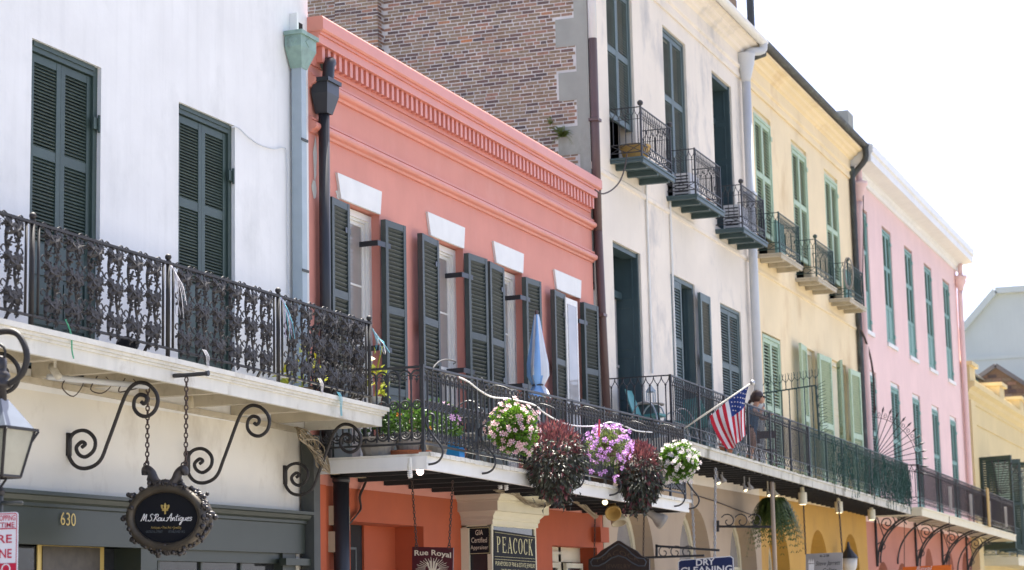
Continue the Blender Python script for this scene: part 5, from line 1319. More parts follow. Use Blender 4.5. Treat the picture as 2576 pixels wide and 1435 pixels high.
mb.lathe((LX, cy, kz(1246)), [(0.055, 0), (0.06, 0.03), (0.04, 0.06)], 10); build(mb, 'lantern_stay', M['iron_brown'], la)
NX = LX - 0.06
def Np(px, py): return atX(px, py, NX)
ns = thing('parking_sign', 'white and red no stopping tow-away sign below the lantern', 'sign', Np(0, 1435))
c0 = Np(46, 1288); c1 = Np(46, 1434); W_ = 0.30; ytop, ybot = c0.z, c0.z - 0.62; yr = c0.y; yl_ = yr + W_
def rrect(y0, y1, z0, z1, r_, x, n=5):
    pts = []
    for (cy_, cz_, a0) in ((y0 + r_, z0 + r_, math.pi), (y1 - r_, z0 + r_, 1.5 * math.pi), (y1 - r_, z1 - r_, 0), (y0 + r_, z1 - r_, 0.5 * math.pi)):
        for k in range(n + 1): a = a0 + math.pi / 2 * k / n; pts.append((x, cy_ + r_ * math.cos(a), cz_ + r_ * math.sin(a)))
    return pts
mb = MB(); flat(mb, rrect(yr, yl_, ybot, ytop, 0.025, NX), (0.004, 0, 0)); build(mb, 'sign_plate', M['signwhite'], ns)
def frame_ring(o_, i_, m_, nm, par):
    mb = MB(); n = len(o_)
    for k in range(n): mb.quad(o_[k], o_[(k + 1) % n], i_[(k + 1) % n], i_[k])
    return build(mb, nm, m_, par)
frame_ring(rrect(yr + 0.008, yl_ - 0.008, ybot + 0.008, ytop - 0.008, 0.02, NX - 0.003), rrect(yr + 0.014, yl_ - 0.014, ybot + 0.014, ytop - 0.014, 0.016, NX - 0.003), M['signred'], 'border', ns)
zc_ = Np(30, 1330).z
mb = MB(); mb.box(NX - 0.004, NX - 0.002, yr + 0.014, yl_ - 0.014, zc_ - 0.004, zc_ + 0.004); mb.box(NX - 0.004, NX - 0.002, yr + 0.014, yl_ - 0.014, ybot + 0.014, Np(30, 1417).z); build(mb, 'red_band', M['signred'], ns)
def ntext(s_, pyb, pyt, frac=1.0, inset=0.022):
    zb_, zt_ = Np(30, pyb).z, Np(30, pyt).z; a = yl_ - inset - (1 - frac) * 0.1; b = yr + inset
    lettering(s_, M['signred'], ns, (NX, a, zb_), (NX, b, zb_), (NX, a, zt_), (-0.003, 0, 0), bold=0.012)
ntext('NO STOPPING', 1310, 1296); ntext('ANYTIME', 1327, 1314, 1, 0.03)
lettering('LANE', M['signred'], ns, (NX, yl_ - 0.04, Np(30, 1404).z), (NX, yr + 0.05, Np(30, 1404).z), (NX, yl_ - 0.04, Np(30, 1381).z), (-0.003, 0, 0), bold=0.015)
lettering('FIRE', M['signred'], ns, (NX, yl_ - 0.04, Np(30, 1366).z), (NX, yr + 0.05, Np(30, 1366).z), (NX, yl_ - 0.04, Np(30, 1345).z), (-0.003, 0, 0), bold=0.015)
mb = MB(); cyc, czc = Np(16, 1432).y, Np(16, 1432).z
mb.tube([(NX - 0.005, cyc + 0.035 * math.cos(t), czc + 0.035 * math.sin(t)) for t in [k * 0.4 for k in range(16)]], 0.006, 4, closed=True); build(mb, 'tow_symbol', M['signwhite'], ns)
# ---- Rue Royal sign
RXs = 24.3
def Q(px, py): return atX(px, py, RXs)
rs_ = thing('maroon_hanging_sign', 'maroon hanging sign with cream lettering above a hand and ray emblem', 'sign', Q(1088, 1470))
a, b, c_, d_ = Q(1037, 1376), Q(1140, 1378), Q(1138, 1475), Q(1036, 1475)
mb = MB(); flat(mb, [a, b, c_, d_], (0.03, 0, 0)); build(mb, 'sign_board', M['maroon'], rs_)
lettering('Rue Royal', M['creamtext'], rs_, Q(1043, 1403), Q(1135, 1406), Q(1043, 1385), FWD, bold=0.018, warp=lambda u, v: (u, v + 0.22 * math.sin(u * math.pi) - 0.15 * u))
mb = MB(); hc = (1088, 1432)
for k in range(34):
    t = 2 * math.pi * k / 34; r0, r1_ = 17, 36 + 4 * (k % 2); w_ = 0.045
    P0 = lambda r_, t_: Q(hc[0] + r_ * math.cos(t_) * 1.05, hc[1] - r_ * math.sin(t_) * 0.75) + FWD * 0.8
    mb.quad(P0(r0, t - w_), P0(r0, t + w_), P0(r1_, t + w_ * 0.4), P0(r1_, t - w_ * 0.4))
build(mb, 'ray_emblem', M['creamtext'], rs_, kind='stuff')
mb = MB()
mb.quad(*[Q(hc[0] + x, hc[1] + y) + FWD * 0.8 for x, y in ((-8, 14), (8, 14), (10, -2), (-9, -2))])
for x0, x1, y1, w_ in ((-8, -13, -17, 2.2), (-3, -4, -21, 2.4), (3, 4, -20, 2.4), (8, 11, -15, 2.1)): mb.quad(*[Q(hc[0] + x, hc[1] + y) + FWD * 0.8 for x, y in ((x0 - w_, -2), (x0 + w_, -2), (x1 + w_, y1), (x1 - w_, y1))])
mb.quad(*[Q(hc[0] + x, hc[1] + y) + FWD * 0.8 for x, y in ((8, 9), (9, 3), (19, -4), (20, 0))]); build(mb, 'hand_emblem', M['creamtext'], rs_)
for (x0, y0, x1, y1) in ((1036, 1205, 1048, 1374), (1139, 1210, 1130, 1374)):
    mb = MB(); chain(mb, Q(x0, y0), Q(x1, y1), 0.05, 0.006, 0.014); mb.tube([Q(x1 + 4 * math.cos(t), y1 + 3 - 5 * math.sin(t)) for t in [k * 0.8 for k in range(8)]], 0.006, 5, closed=True); build(mb, 'chain', M['rust'], rs_)
# ---- GIA plate and Peacock panel on the display window
GXs = px0 - 0.015
def Gp(px, py): return atX(px, py, GXs)
gs = thing('appraiser_sign', 'small black square sign with gold border on the side of the cream display window', 'sign', Gp(1206, 1396))
a, b, c_, d_ = Gp(1179, 1327), Gp(1233, 1325), Gp(1233, 1394), Gp(1179, 1396)
mb = MB(); flat(mb, [a, b, c_, d_], (0.012, 0, 0)); build(mb, 'sign_board', M['signblack'], gs)
def inset(q, f): c = (q[0] + q[1] + q[2] + q[3]) / 4; return [p + (c - p) * f for p in q]
frame_ring([p + FWD * 0.7 for p in inset([a, b, c_, d_], 0.05)], [p + FWD * 0.7 for p in inset([a, b, c_, d_], 0.085)], M['goldtext'], 'border', gs)
for s_, (x0, x1, yb_, yt) in (('GIA', (1196, 1215, 1347, 1334)), ('Certified', (1186, 1225, 1366, 1353)), ('Appraiser', (1184, 1228, 1386, 1373))):
    lettering(s_, M['creamtext'], gs, Gp(x0, yb_), Gp(x1, yb_ - 1), Gp(x0, yt), FWD * 0.8)
PYs = py - 0.012
def Pp(px, p_y): return at(px, p_y, PYs)
ps = thing('window_sign', 'dark panel with large gold capitals on the front of the cream display window', 'sign', Pp(1296, 1500))
a, b, c_, d_ = Pp(1243, 1333), Pp(1346, 1349), Pp(1350, 1500), Pp(1243, 1500)
mb = MB(); flat(mb, [a, b, c_, d_], (0, 0.02, 0)); build(mb, 'sign_board', M['signblack'], ps)
BK = Vector((0, -0.004, 0))
def serif_letters(word, fn, m, parent, sw=0.13, thin=0.05):
    """condensed serif capitals from bars and arcs; fn(u, v): u in letter widths, v in cap heights"""
    mb = MB(); n = len(word)
    def barq(x0, y0, x1, y1, w0, i):
        d = math.hypot(x1 - x0, y1 - y0) or 1; nx, ny = -(y1 - y0) / d * w0 / 2, (x1 - x0) / d * w0 / 2
        mb.quad(*[fn((i + x) / n, y) for x, y in ((x0 - nx, y0 - ny), (x1 - nx, y1 - ny), (x1 + nx, y1 + ny), (x0 + nx, y0 + ny))])
    def arcq(cx, cy_, rx, ry, a0, a1, i, wx=0.15, wy=0.045):
        k = 12
        for t in range(k):
            A, B = a0 + (a1 - a0) * t / k, a0 + (a1 - a0) * (t + 1) / k
            pts = []
            for ang, s_ in ((A, 1), (B, 1), (B, -1), (A, -1)): pts.append((cx + (rx + s_ * wx / 2) * math.cos(ang), cy_ + (ry + s_ * wy / 2) * math.sin(ang)))
            mb.quad(*[fn((i + x) / n, y) for x, y in pts])
    for i, ch_ in enumerate(word):
        if ch_ == 'P': barq(.2, 0, .2, 1, sw, i); arcq(.38, .74, .24, .235, -1.57, 1.57, i); barq(.2, .98, .4, .98, thin, i); barq(.2, .5, .4, .5, thin, i); barq(.08, .02, .34, .02, thin, i); barq(.08, .98, .2, .98, thin, i)
        if ch_ == 'E': barq(.2, 0, .2, 1, sw, i); barq(.08, .98, .72, .98, thin, i); barq(.08, .02, .76, .02, thin, i); barq(.2, .52, .55, .52, thin, i); barq(.72, 1.0, .72, .82, .05, i); barq(.76, 0, .76, .2, .05, i); barq(.56, .42, .56, .62, .05, i)
        if ch_ == 'A': barq(.12, 0, .46, 1, .05, i); barq(.44, 1, .80, 0, sw + .02, i); barq(.24, .33, .66, .33, thin, i); barq(.02, .02, .26, .02, thin, i); barq(.62, .02, .95, .02, thin, i)
        if ch_ == 'C': arcq(.5, .5, .33, .48, .75, 5.55, i); barq(.78, .72, .78, .98, .05, i)
        if ch_ == 'O': arcq(.48, .5, .33, .48, 0, 6.2832, i)
        if ch_ == 'K': barq(.2, 0, .2, 1, sw, i); barq(.26, .45, .68, .98, .05, i); barq(.36, .56, .78, 0, sw + .02, i); barq(.08, .02, .34, .02, thin, i); barq(.08, .98, .34, .98, thin, i); barq(.56, .98, .84, .98, thin, i); barq(.62, .02, .92, .02, thin, i)
    return build(mb, 'lettering', m, parent)
def bil(p00, p10, p01, p11, off): return lambda u, v: (p00 * (1 - u) + p10 * u) * (1 - v) + (p01 * (1 - u) + p11 * u) * v + off
serif_letters('PEACOCK', bil(Pp(1249, 1389), Pp(1341, 1398), Pp(1248, 1350), Pp(1341, 1358), BK), M['goldtext'], ps)
for y0 in (1339, 1400, 1407):
    mb = MB(); mb.bar(Pp(1244, y0) + BK, Pp(1348, y0 + (15 if y0 < 1350 else 7)) + BK, 0.012, 0.004); build(mb, 'gold_line', M['goldtext'], ps)
lettering('PURVEYORS OF FINE & ESTATE JEWELRY', M['goldtext'], ps, Pp(1246, 1426), Pp(1346, 1433), Pp(1246, 1412), BK)
lettering('VINTAGE & ROLEX WATCHES', M['goldtext'], ps, Pp(1260, 1444), Pp(1336, 1449), Pp(1260, 1431), BK)
# ---- brown Peacock Jewelry sign
JX = 32.7
def J(px, p_y): return atX(px, p_y, JX)
js = thing('brown_wooden_sign', 'dark brown pediment shaped wooden sign with slate blue outline under the red balcony', 'sign', J(1555, 1500))
mb = MB(); flat(mb, [J(*p) for p in ((1480, 1500), (1480, 1408), (1500, 1398), (1512, 1386), (1532, 1374), (1552, 1361), (1558, 1361), (1578, 1374), (1600, 1386), (1612, 1398), (1633, 1408), (1633, 1500))], (0.06, 0, 0)); build(mb, 'sign_board', M['brownsign'], js)
mb = MB(); out = [(1490, 1424), (1486, 1414), (1492, 1406), (1508, 1404), (1522, 1394), (1534, 1382), (1546, 1374), (1556, 1368), (1566, 1374), (1578, 1382), (1590, 1394), (1604, 1404), (1620, 1406), (1626, 1414), (1622, 1424), (1606, 1424), (1590, 1416), (1574, 1404), (1556, 1398), (1538, 1404), (1522, 1416), (1506, 1424)]
mb.tube([J(*p) + FWD for p in out], 0.011, 4, closed=True); build(mb, 'border', M['bluegrey'], js)
lettering('PEACOCK', M['browntext'], js, J(1502, 1415), J(1610, 1415), J(1502, 1402), FWD * 0.8, warp=lambda u, v: (u, v + 1.5 * (1 - abs(2 * u - 1))))
lettering('JEWELRY', M['browntext'], js, J(1524, 1434), J(1587, 1434), J(1524, 1420), FWD * 0.8)
for x in (1495, 1618): mb = MB(); chain(mb, J(x, 1404), J(x + 2, 1290), 0.05, 0.006, 0.014); build(mb, 'chain', M['rust'], js)
# ---- dry cleaning sign
DX = 37.2
def D_(px, p_y): return atX(px, p_y, DX)
ds = thing('dry_cleaning_sign', 'navy blue hanging sign with white letters reading DRY CLEANING', 'sign', D_(1775, 1490))
mb = MB(); flat(mb, [D_(*p) for p in ((1712, 1409), (1838, 1399), (1845, 1404), (1848, 1490), (1706, 1490), (1706, 1414))], (0.03, 0, 0)); build(mb, 'sign_board', M['navy'], ds)
frame_ring([D_(*p) + FWD for p in ((1712, 1409), (1838, 1399), (1845, 1404), (1848, 1490), (1706, 1490), (1706, 1414))], [D_(*p) + FWD for p in ((1713, 1411), (1837, 1401.4), (1843, 1405.4), (1846, 1488), (1708, 1488), (1708, 1415))], M['whitetext'], 'border', ds)
lettering('DRY', M['whitetext'], ds, D_(1751, 1424), D_(1798, 1421), D_(1751, 1408), FWD, bold=0.02)
lettering('CLEANING', M['whitetext'], ds, D_(1712, 1446), D_(1842, 1440), D_(1712, 1428), FWD, bold=0.02)
for (x0, y0, x1, y1) in ((1800, 1178, 1798, 1402), (1738, 1195, 1748, 1406)): mb = MB(); chain(mb, D_(x0, y0), D_(x1, y1), 0.07, 0.012, 0.02); build(mb, 'chain', M['steel'], ds)
# ---- grey gallery sign
VX = 46.5
def V(px, p_y): return atX(px, p_y, VX)
vs_ = thing('gallery_sign', 'weathered grey board sign with black script and a crest on chains', 'sign', V(2073, 1490))
mb = MB(); flat(mb, [V(2027, 1394), V(2119, 1390), V(2119, 1490), V(2027, 1490)], (0.04, 0, 0)); build(mb, 'sign_board', M['greysign'], vs_)
lettering('Steve Jarrett', M['signblack'], vs_, V(2052, 1427), V(2114, 1424), V(2052, 1413), FWD, shear=0.35)
lettering('Gallery', M['signblack'], vs_, V(2070, 1444), V(2106, 1442), V(2070, 1430), FWD, shear=0.35)
lettering('628', M['signblack'], vs_, V(2062, 1402), V(2086, 1401), V(2062, 1396), FWD) 
mb = MB(); mb.quad(V(2034, 1420) + FWD, V(2048, 1419) + FWD, V(2048, 1436) + FWD, V(2034, 1437) + FWD)
for k in range(3): mb.quad(V(2033 + 5 * k, 1417) + FWD, V(2038 + 5 * k, 1417) + FWD, V(2036 + 5 * k, 1406) + FWD)
build(mb, 'crest', M['whitetext'], vs_)
for (x0, y0, x1, y1) in ((2020, 1250, 2027, 1394), (2109, 1272, 2119, 1390)): mb = MB(); chain(mb, V(x0, y0 - 10), V(x1, y1), 0.08, 0.010, 0.018); build(mb, 'chain', M['rust'], vs_)
# ---- orange sign
OX = 60.5
def O_(px, p_y): return atX(px, p_y, OX)
os_ = thing('orange_sign', 'bright orange sign with white script at the bottom edge by the pink arches', 'sign', O_(2335, 1490))
mb = MB(); flat(mb, [O_(2271, 1427), O_(2393, 1421), O_(2393, 1490), O_(2271, 1490)], (0.05, 0, 0)); build(mb, 'sign_board', M['orange_sign'], os_)
lettering('Royal', M['whitetext'], os_, O_(2305, 1440), O_(2345, 1438), O_(2305, 1426), FWD * 2, shear=0.3)
for x in (2275, 2388): mb = MB(); mb.tube([O_(x, 1425), O_(x, 1300)], 0.012, 4); build(mb, 'chain', M['rust'], os_)
# ================================================================== planting
M['leaf_bright'] = leafmat('bright_green_leaf', (0.055, 0.14, 0.016), (0.16, 0.30, 0.025), 0.38)
M['leaf_mid'] = leafmat('mid_green_leaf', (0.05, 0.12, 0.018), (0.09, 0.18, 0.03), 0.25)
M['leaf_olive'] = leafmat('olive_leaf', (0.08, 0.12, 0.03), (0.20, 0.26, 0.06), 0.3)
M['leaf_wander'] = leafmat('dark_green_purple_leaf', (0.030, 0.028, 0.026), (0.085, 0.095, 0.06), 0.12, 0.5)
M['leaf_purple'] = leafmat('burgundy_leaf', (0.075, 0.02, 0.032), (0.26, 0.09, 0.09), 0.25, 0.4)
M['leaf_yellow'] = leafmat('yellow_leaf', (0.45, 0.42, 0.02), (0.30, 0.36, 0.04), 0.3)
M['petal_pink'] = leafmat('pink_petal', (0.80, 0.44, 0.50), (0.82, 0.62, 0.64), 0.45)
M['petal_white'] = leafmat('pale_pink_petal', (0.85, 0.72, 0.72), (0.86, 0.82, 0.80), 0.45)
M['petal_purple'] = leafmat('violet_petal', (0.50, 0.22, 0.62), (0.66, 0.36, 0.74), 0.45)
M['petal_eye'] = mat('flower_eye', (0.45, 0.05, 0.12), 0.6, 0.0)
M['petal_dark'] = mat('violet_eye', (0.10, 0.02, 0.18), 0.6, 0.0)
M['petal_orange'] = mat('orange_petal', (0.75, 0.22, 0.01), 0.6, 0.0)
def leaf_at(mb, p, d, up, L_, w, fold=0.25):
    """folded pointed leaf of length L_ along d"""
    d = d.normalized(); s_ = d.cross(up)
    if s_.length < 1e-4: s_ = d.orthogonal()
    s_.normalize(); n_ = s_.cross(d)
    a = p; t = p + d * L_ - n_ * (L_ * 0.12); m1 = p + d * (L_ * 0.42)
    b = len(mb.v)
    mb.v += [a, m1 + s_ * w / 2 + n_ * (w * fold), t, m1 - s_ * w / 2 + n_ * (w * fold), m1]
    for f in ((0, 4, 1), (4, 2, 1), (0, 3, 4), (4, 3, 2)): mb.f.append([b + i for i in f]); mb.mi.append(mb.cur)
def rdir(rr, zmin=-1.0):
    while True:
        v = Vector((rr.uniform(-1, 1), rr.uniform(-1, 1), rr.uniform(-1, 1)))
        if 0.05 < v.length < 1 and v.z / v.length > zmin: return v.normalized()
def flower_mesh(r_, m, me_, petals=5, cup=0.2, name='flower'):
    mb = MB()
    for k in range(petals):
        a = 2 * math.pi * k / petals; w = math.pi / petals
        pts = [(0, 0, 0)] + [(r_ * f * math.cos(a + o_ * w), r_ * f * math.sin(a + o_ * w), r_ * cup * f) for f, o_ in ((0.55, -0.75), (0.95, -0.6), (1.05, 0), (0.95, 0.6), (0.55, 0.75))]
        mb.add([Vector(p) + Vector((0, 0, 0.001 * (k % 2))) for p in pts], [tuple(range(6))])
    mb.cur = 1; mb.add([(r_ * 0.2 * math.cos(t * 1.05), r_ * 0.2 * math.sin(t * 1.05), r_ * 0.07) for t in range(6)], [tuple(range(6))])
    return mb.mesh(name, [m, me_])
fl_pink = flower_mesh(0.034, M['petal_pink'], M['petal_eye']); fl_white = flower_mesh(0.036, M['petal_white'], M['petal_pink']); fl_purple = flower_mesh(0.042, M['petal_purple'], M['petal_dark'], cup=0.45)
BYF = -1.86
def basket(name, label, cpx, cpy, hw, hh, kind, seed, hook_px):
    rr = random.Random(seed); c = at(cpx, cpy, BYF); k = mpp(c); rx, rz_ = hw * k, hh * k
    t = thing(name, label, 'plant', (c.x, c.y, c.z - rz_), 'hanging plants along the red balcony')
    mb = MB(); pz_ = c.z + rz_ * 0.15; mb.lathe((c.x, c.y, pz_ - 0.2), [(0.10, 0), (0.15, 0.2), (0.16, 0.2), (0.13, 0.18)], 12); build(mb, 'pot', M['soil'], t)
    top = c + Vector((0, 0, rz_)); hk = at(*hook_px, BYF)
    mb = MB()
    for a in range(3): mb.tube([(c.x + 0.14 * math.cos(a * 2.1), c.y + 0.14 * math.sin(a * 2.1), pz_), hk], 0.004, 4)
    build(mb, 'hanger', M['iron'], t)
    # hook from the rail
    x = hk.x - 0.02; zt = rr_(x); pth_ = smooth_path([(x - 0.0, YR, zt - 0.35), (x, YR - 0.01, zt + 0.02), (x, YR - 0.06, hk.z + 0.1), (x, (YR + BYF) / 2, hk.z + 0.16), (hk.x, BYF + 0.02, hk.z + 0.09), (hk.x, BYF, hk.z - 0.005)], 5)
    mb = MB(); mb.tube(pth_, 0.009, 6); build(mb, 'hook', M['iron'], t, smooth=True)
    stems = MB(); fol = MB(); fol2 = MB()
    def surf(dv, f):                    # crown point: dome above, trailing skirt below
        z = dv.z; sk = 1.0 if z > -0.2 else (1.0 - 0.35 * (-z - 0.2))
        return c + Vector((dv.x * rx * f * sk, dv.y * rx * 0.95 * f * sk, dv.z * rz_ * f))
    if kind in ('pink', 'white'):
        for i in range(2600):
            dv = rdir(rr); lump = 0.86 + 0.24 * math.sin(dv.x * 5 + seed) * math.sin(dv.z * 4.5 + dv.y * 4)
            p = surf(dv, lump * rr.uniform(0.45, 1.0) ** 0.5); leaf_at(fol, p, (dv + rdir(rr) * 0.9), rdir(rr), rr.uniform(0.045, 0.075), rr.uniform(0.025, 0.04))
        n = 210 if kind == 'white' else 165
        for i in range(n):
            dv = rdir(rr, -0.85); 
            if rr.random() < 0.25 and dv.z < 0: continue
            lump = 0.90 + 0.24 * math.sin(dv.x * 5 + seed) * math.sin(dv.z * 4.5 + dv.y * 4)
            p = surf(dv, lump * 1.10); nrm = (dv + rdir(rr) * 0.45 + Vector((-0.25, -0.1, 0.1))).normalized()
            inst(fl_pink if kind == 'pink' else fl_white, 'flower', t, p, rot=nrm.to_track_quat('Z', 'Y').to_euler(), scale=[rr.uniform(0.8, 1.15)] * 3)
        for i in range(16):
            a = rr.uniform(0, 6.28); p = surf(Vector((math.cos(a) * 0.75, math.sin(a) * 0.75, -0.62)), 0.95); L_ = rz_ * rr.uniform(0.15, 0.5)
            for q in range(int(L_ / 0.012)): leaf_at(fol, p + Vector((rr.uniform(-.03, .03), rr.uniform(-.03, .03), -0.012 * q)), rdir(rr) + Vector((0, 0, -0.4)), rdir(rr), 0.055, 0.03)
            if rr.random() < 0.7: inst(fl_pink if kind == 'pink' else fl_white, 'flower', t, p + Vector((-0.03, -0.02, -L_)), rot=(rdir(rr) + Vector((-0.9, -.5, 0.1))).to_track_quat('Z', 'Y').to_euler())
        build(fol, 'foliage', M['leaf_bright'], t, kind='stuff')
    elif kind == 'purple':
        for i in range(1700):
            dv = rdir(rr); p = surf(dv, rr.uniform(0.3, 0.92)); 
            if dv.z < -0.35 and rr.random() < 0.55: continue
            leaf_at(fol, p, dv + rdir(rr), rdir(rr), rr.uniform(0.04, 0.07), rr.uniform(0.012, 0.022))
        for i in range(105):
            dv = rdir(rr, -0.7); p = surf(dv, rr.uniform(0.85, 1.12)); nrm = (dv + rdir(rr) * 0.5 + Vector((-0.3, -0.1, 0.0))).normalized()
            inst(fl_purple, 'flower', t, p, rot=nrm.to_track_quat('Z', 'Y').to_euler(), scale=[rr.uniform(0.8, 1.2)] * 3)
        for i in range(9):              # trailing stems
            a = rr.uniform(0, 6.28); p = surf(Vector((math.cos(a) * 0.7, math.sin(a) * 0.7, -0.5)), 1); L_ = rr.uniform(0.1, 0.35)
            fol.tube([p, p + Vector((0.02, 0, -L_ * 0.5)), p + Vector((0.05 * math.cos(a), 0.03, -L_))], 0.003, 4)
            for q in range(8): leaf_at(fol, p + Vector((0.03 * math.cos(a) * q / 8, 0, -L_ * q / 8)), rdir(rr), rdir(rr), 0.045, 0.015)
            if rr.random() < 0.8: inst(fl_purple, 'flower', t, p + Vector((0.05 * math.cos(a), 0.03, -L_)), rot=(rdir(rr) + Vector((-0.6, -.3, 0))).to_track_quat('Z', 'Y').to_euler())
        build(fol, 'foliage', M['leaf_olive'], t, kind='stuff')
    else:
        for i in range(2300):
            dv = rdir(rr); 
            p = surf(dv, rr.uniform(0.5, 1.0) ** 0.6)
            tip = dv.z > 0.42 + rr.uniform(-0.45, 0.4)
            if tip: leaf_at(fol2, p, dv * 0.7 + Vector((0, 0, 0.7)) + rdir(rr) * 0.6, rdir(rr), rr.uniform(0.06, 0.10), rr.uniform(0.02, 0.032))
            else: leaf_at(fol if rr.random() < 0.88 else fol2, p, dv * 0.9 + Vector((0, 0, -0.6)) + rdir(rr) * 0.5, dv + rdir(rr) * 0.3, rr.uniform(0.075, 0.115), rr.uniform(0.036, 0.052))
        for i in range(12):             # hanging strands
            a = rr.uniform(0, 6.28); f = rr.uniform(0.2, 0.8); p = c + Vector((rx * f * math.cos(a), rx * f * math.sin(a), -rz_ * 0.8)); L_ = rz_ * rr.uniform(0.15, 0.5)
            for q in range(int(L_ / 0.03)): leaf_at(fol if rr.random() < 0.85 else fol2, p + Vector((rr.uniform(-.02, .02), rr.uniform(-.02, .02), -0.03 * q)), rdir(rr) + Vector((0, 0, -0.7)), rdir(rr), rr.uniform(0.06, 0.1), 0.038)
        build(fol, 'foliage', M['leaf_wander'], t, kind='stuff'); build(fol2, 'young_foliage', M['leaf_purple'], t, kind='stuff')
    return t
basket('flower_basket', 'hanging basket of bright pink flowers nearest the white building', 1290, 1080, 66, 66, 'pink', 11, (1288, 1000))
basket('foliage_basket', 'large hanging basket of dark striped trailing leaves with burgundy tips', 1396, 1160, 78, 98, 'dark', 12, (1398, 1045))
basket('flower_basket', 'hanging basket of violet petunias with a pink ribbon', 1530, 1122, 62, 52, 'purple', 13, (1507, 1050))
basket('foliage_basket', 'smaller narrow hanging basket of dark leaves between violet and white flowers', 1610, 1198, 57, 86, 'dark', 14, (1625, 1085))
basket('flower_basket', 'hanging basket of white and pale pink flowers at the far balcony end', 1704, 1162, 53, 50, 'white', 15, (1703, 1092))
rb_ = at(1507, 1055, BYF); mb = MB()
for k in range(3): mb.tube(smooth_path([rb_ + Vector((0.02 * k, 0, 0)), rb_ + Vector((0.03 * k - 0.03, 0, -0.1)), rb_ + Vector((0.02 * k - 0.02, 0.01, -0.25))], 4), 0.012, 4, flat=0.3)
build(mb, 'pink_ribbon', mat('ribbon_pink', (0.8, 0.12, 0.2), 0.5, 0), label='bright pink ribbon tied above the violet petunias', cat='ribbon')
# balcony plants
def pot_plant(label, base, pot_r, pot_h, m_pot, leaves, spread, height, m_leaf, seed, flowers=None, leaf=(0.07, 0.045), saucer=None, stalk=False):
    rr = random.Random(seed); t = thing('potted_plant', label, 'plant', base); b = Vector(base)
    mb = MB(); mb.lathe(b, [(pot_r * 0.7, 0), (pot_r, pot_h * 0.9), (pot_r * 1.08, pot_h * 0.9), (pot_r * 1.08, pot_h), (pot_r * 0.9, pot_h), (pot_r * 0.9, pot_h * 0.9)], 14); build(mb, 'pot', m_pot, t, smooth=False)
    if saucer: mb = MB(); mb.lathe(b, [(pot_r * 1.5, 0), (pot_r * 1.7, 0.06), (pot_r * 1.6, 0.06), (pot_r * 1.4, 0.01)], 16); build(mb, 'saucer', saucer, t)
    fol = MB(); c = b + Vector((0, 0, pot_h))
    for i in range(leaves):
        dv = rdir(rr, -0.15); r_ = rr.uniform(0.2, 1) ** 0.5; p = c + Vector((dv.x * spread * r_, dv.y * spread * r_, abs(dv.z) * height * r_ + 0.02)); leaf_at(fol, p, dv + rdir(rr) * 0.7, rdir(rr), leaf[0] * rr.uniform(0.7, 1.2), leaf[1] * rr.uniform(0.7, 1.2))
    if stalk: fol.tube(smooth_path([c, c + Vector((0.05, 0, height * 0.5)), c + Vector((0.1, -0.05, height))], 5), 0.012, 5)
    build(fol, 'foliage', m_leaf, t, kind='stuff')
    if flowers:
        fm, n = flowers
        for i in range(n):
            dv = rdir(rr, 0.0); p = c + Vector((dv.x * spread * 1.03, dv.y * spread * 1.03, abs(dv.z) * height * 1.03)); inst(fm, 'flower', t, p, rot=(dv + Vector((-.4, -.2, 0))).to_track_quat('Z', 'Y').to_euler())
    return t
fl_or = flower_mesh(0.035, M['petal_orange'], M['petal_orange'])
fl_lil = flower_mesh(0.05, mat('lilac_petal', (0.62, 0.32, 0.52), 0.6, 0.1, 20), M['petal_pink'], petals=7)
z_ = lambda x: rz(x) + 0.016
pot_plant('leafy potted plant with orange flowers in a terracotta bowl at the red balcony corner', (22.95, -1.05, z_(22.9)), 0.17, 0.28, M['greypot'], 750, 0.33, 0.36, M['leaf_mid'], 21, (fl_or, 6), saucer=M['terracotta'])
pot_plant('potted plant with lilac pink blooms beside the blue watering can', (23.45, -1.22, z_(23.4)), 0.15, 0.28, M['greypot'], 520, 0.30, 0.42, M['leaf_mid'], 22, (fl_lil, 12))
pot_plant('shallow grey stone planter behind the white balcony bracket', (22.72, -0.75, z_(22.7)), 0.24, 0.22, M['greypot'], 60, 0.2, 0.15, M['leaf_mid'], 23)
pot_plant('tall young plant with yellow green leaves at the end of the vine railing', (22.75, -0.72, 4.02), 0.07, 0.12, M['wpaint'], 22, 0.12, 0.62, M['leaf_yellow'], 24, leaf=(0.11, 0.08), stalk=True)
pot_plant('yellow leaved plant glimpsed behind the vine railing', (21.3, -0.45, wz(21.3)), 0.12, 0.16, M['soil'], 40, 0.3, 0.45, M['leaf_yellow'], 25, leaf=(0.12, 0.08), stalk=True)
pot_plant('low potted plant in dark tub behind the violet petunias', (30.2, -1.15, z_(30.2)), 0.2, 0.25, M['soil'], 90, 0.25, 0.3, M['leaf_mid'], 26, leaf=(0.1, 0.07))
pot_plant('leafy potted plant in dark tub behind the pink flower basket', (27.3, -1.1, z_(27.3)), 0.2, 0.25, M['soil'], 60, 0.2, 0.35, M['leaf_mid'], 27, leaf=(0.12, 0.1))
mb = MB(); mb.box(22.6, 22.9, -0.85, -0.6, 4.0, 4.02); mb.tube([(22.62, -0.62, z_(22.6)), (22.62, -0.62, 4.0)], 0.012, 5); mb.tube([(22.88, -0.83, z_(22.6)), (22.88, -0.83, 4.0)], 0.012, 5); mb.tube([(22.62, -0.83, z_(22.6)), (22.62, -0.83, 4.0)], 0.012, 5); mb.tube([(22.88, -0.62, z_(22.6)), (22.88, -0.62, 4.0)], 0.012, 5)
build(mb, 'plant_stand', M['iron'], label='thin black plant stand at the near end of the red balcony', cat='stand')
wc = thing('watering_can', 'bright blue plastic watering can on the red balcony', 'watering can', (23.75, -1.3, z_(23.7)))
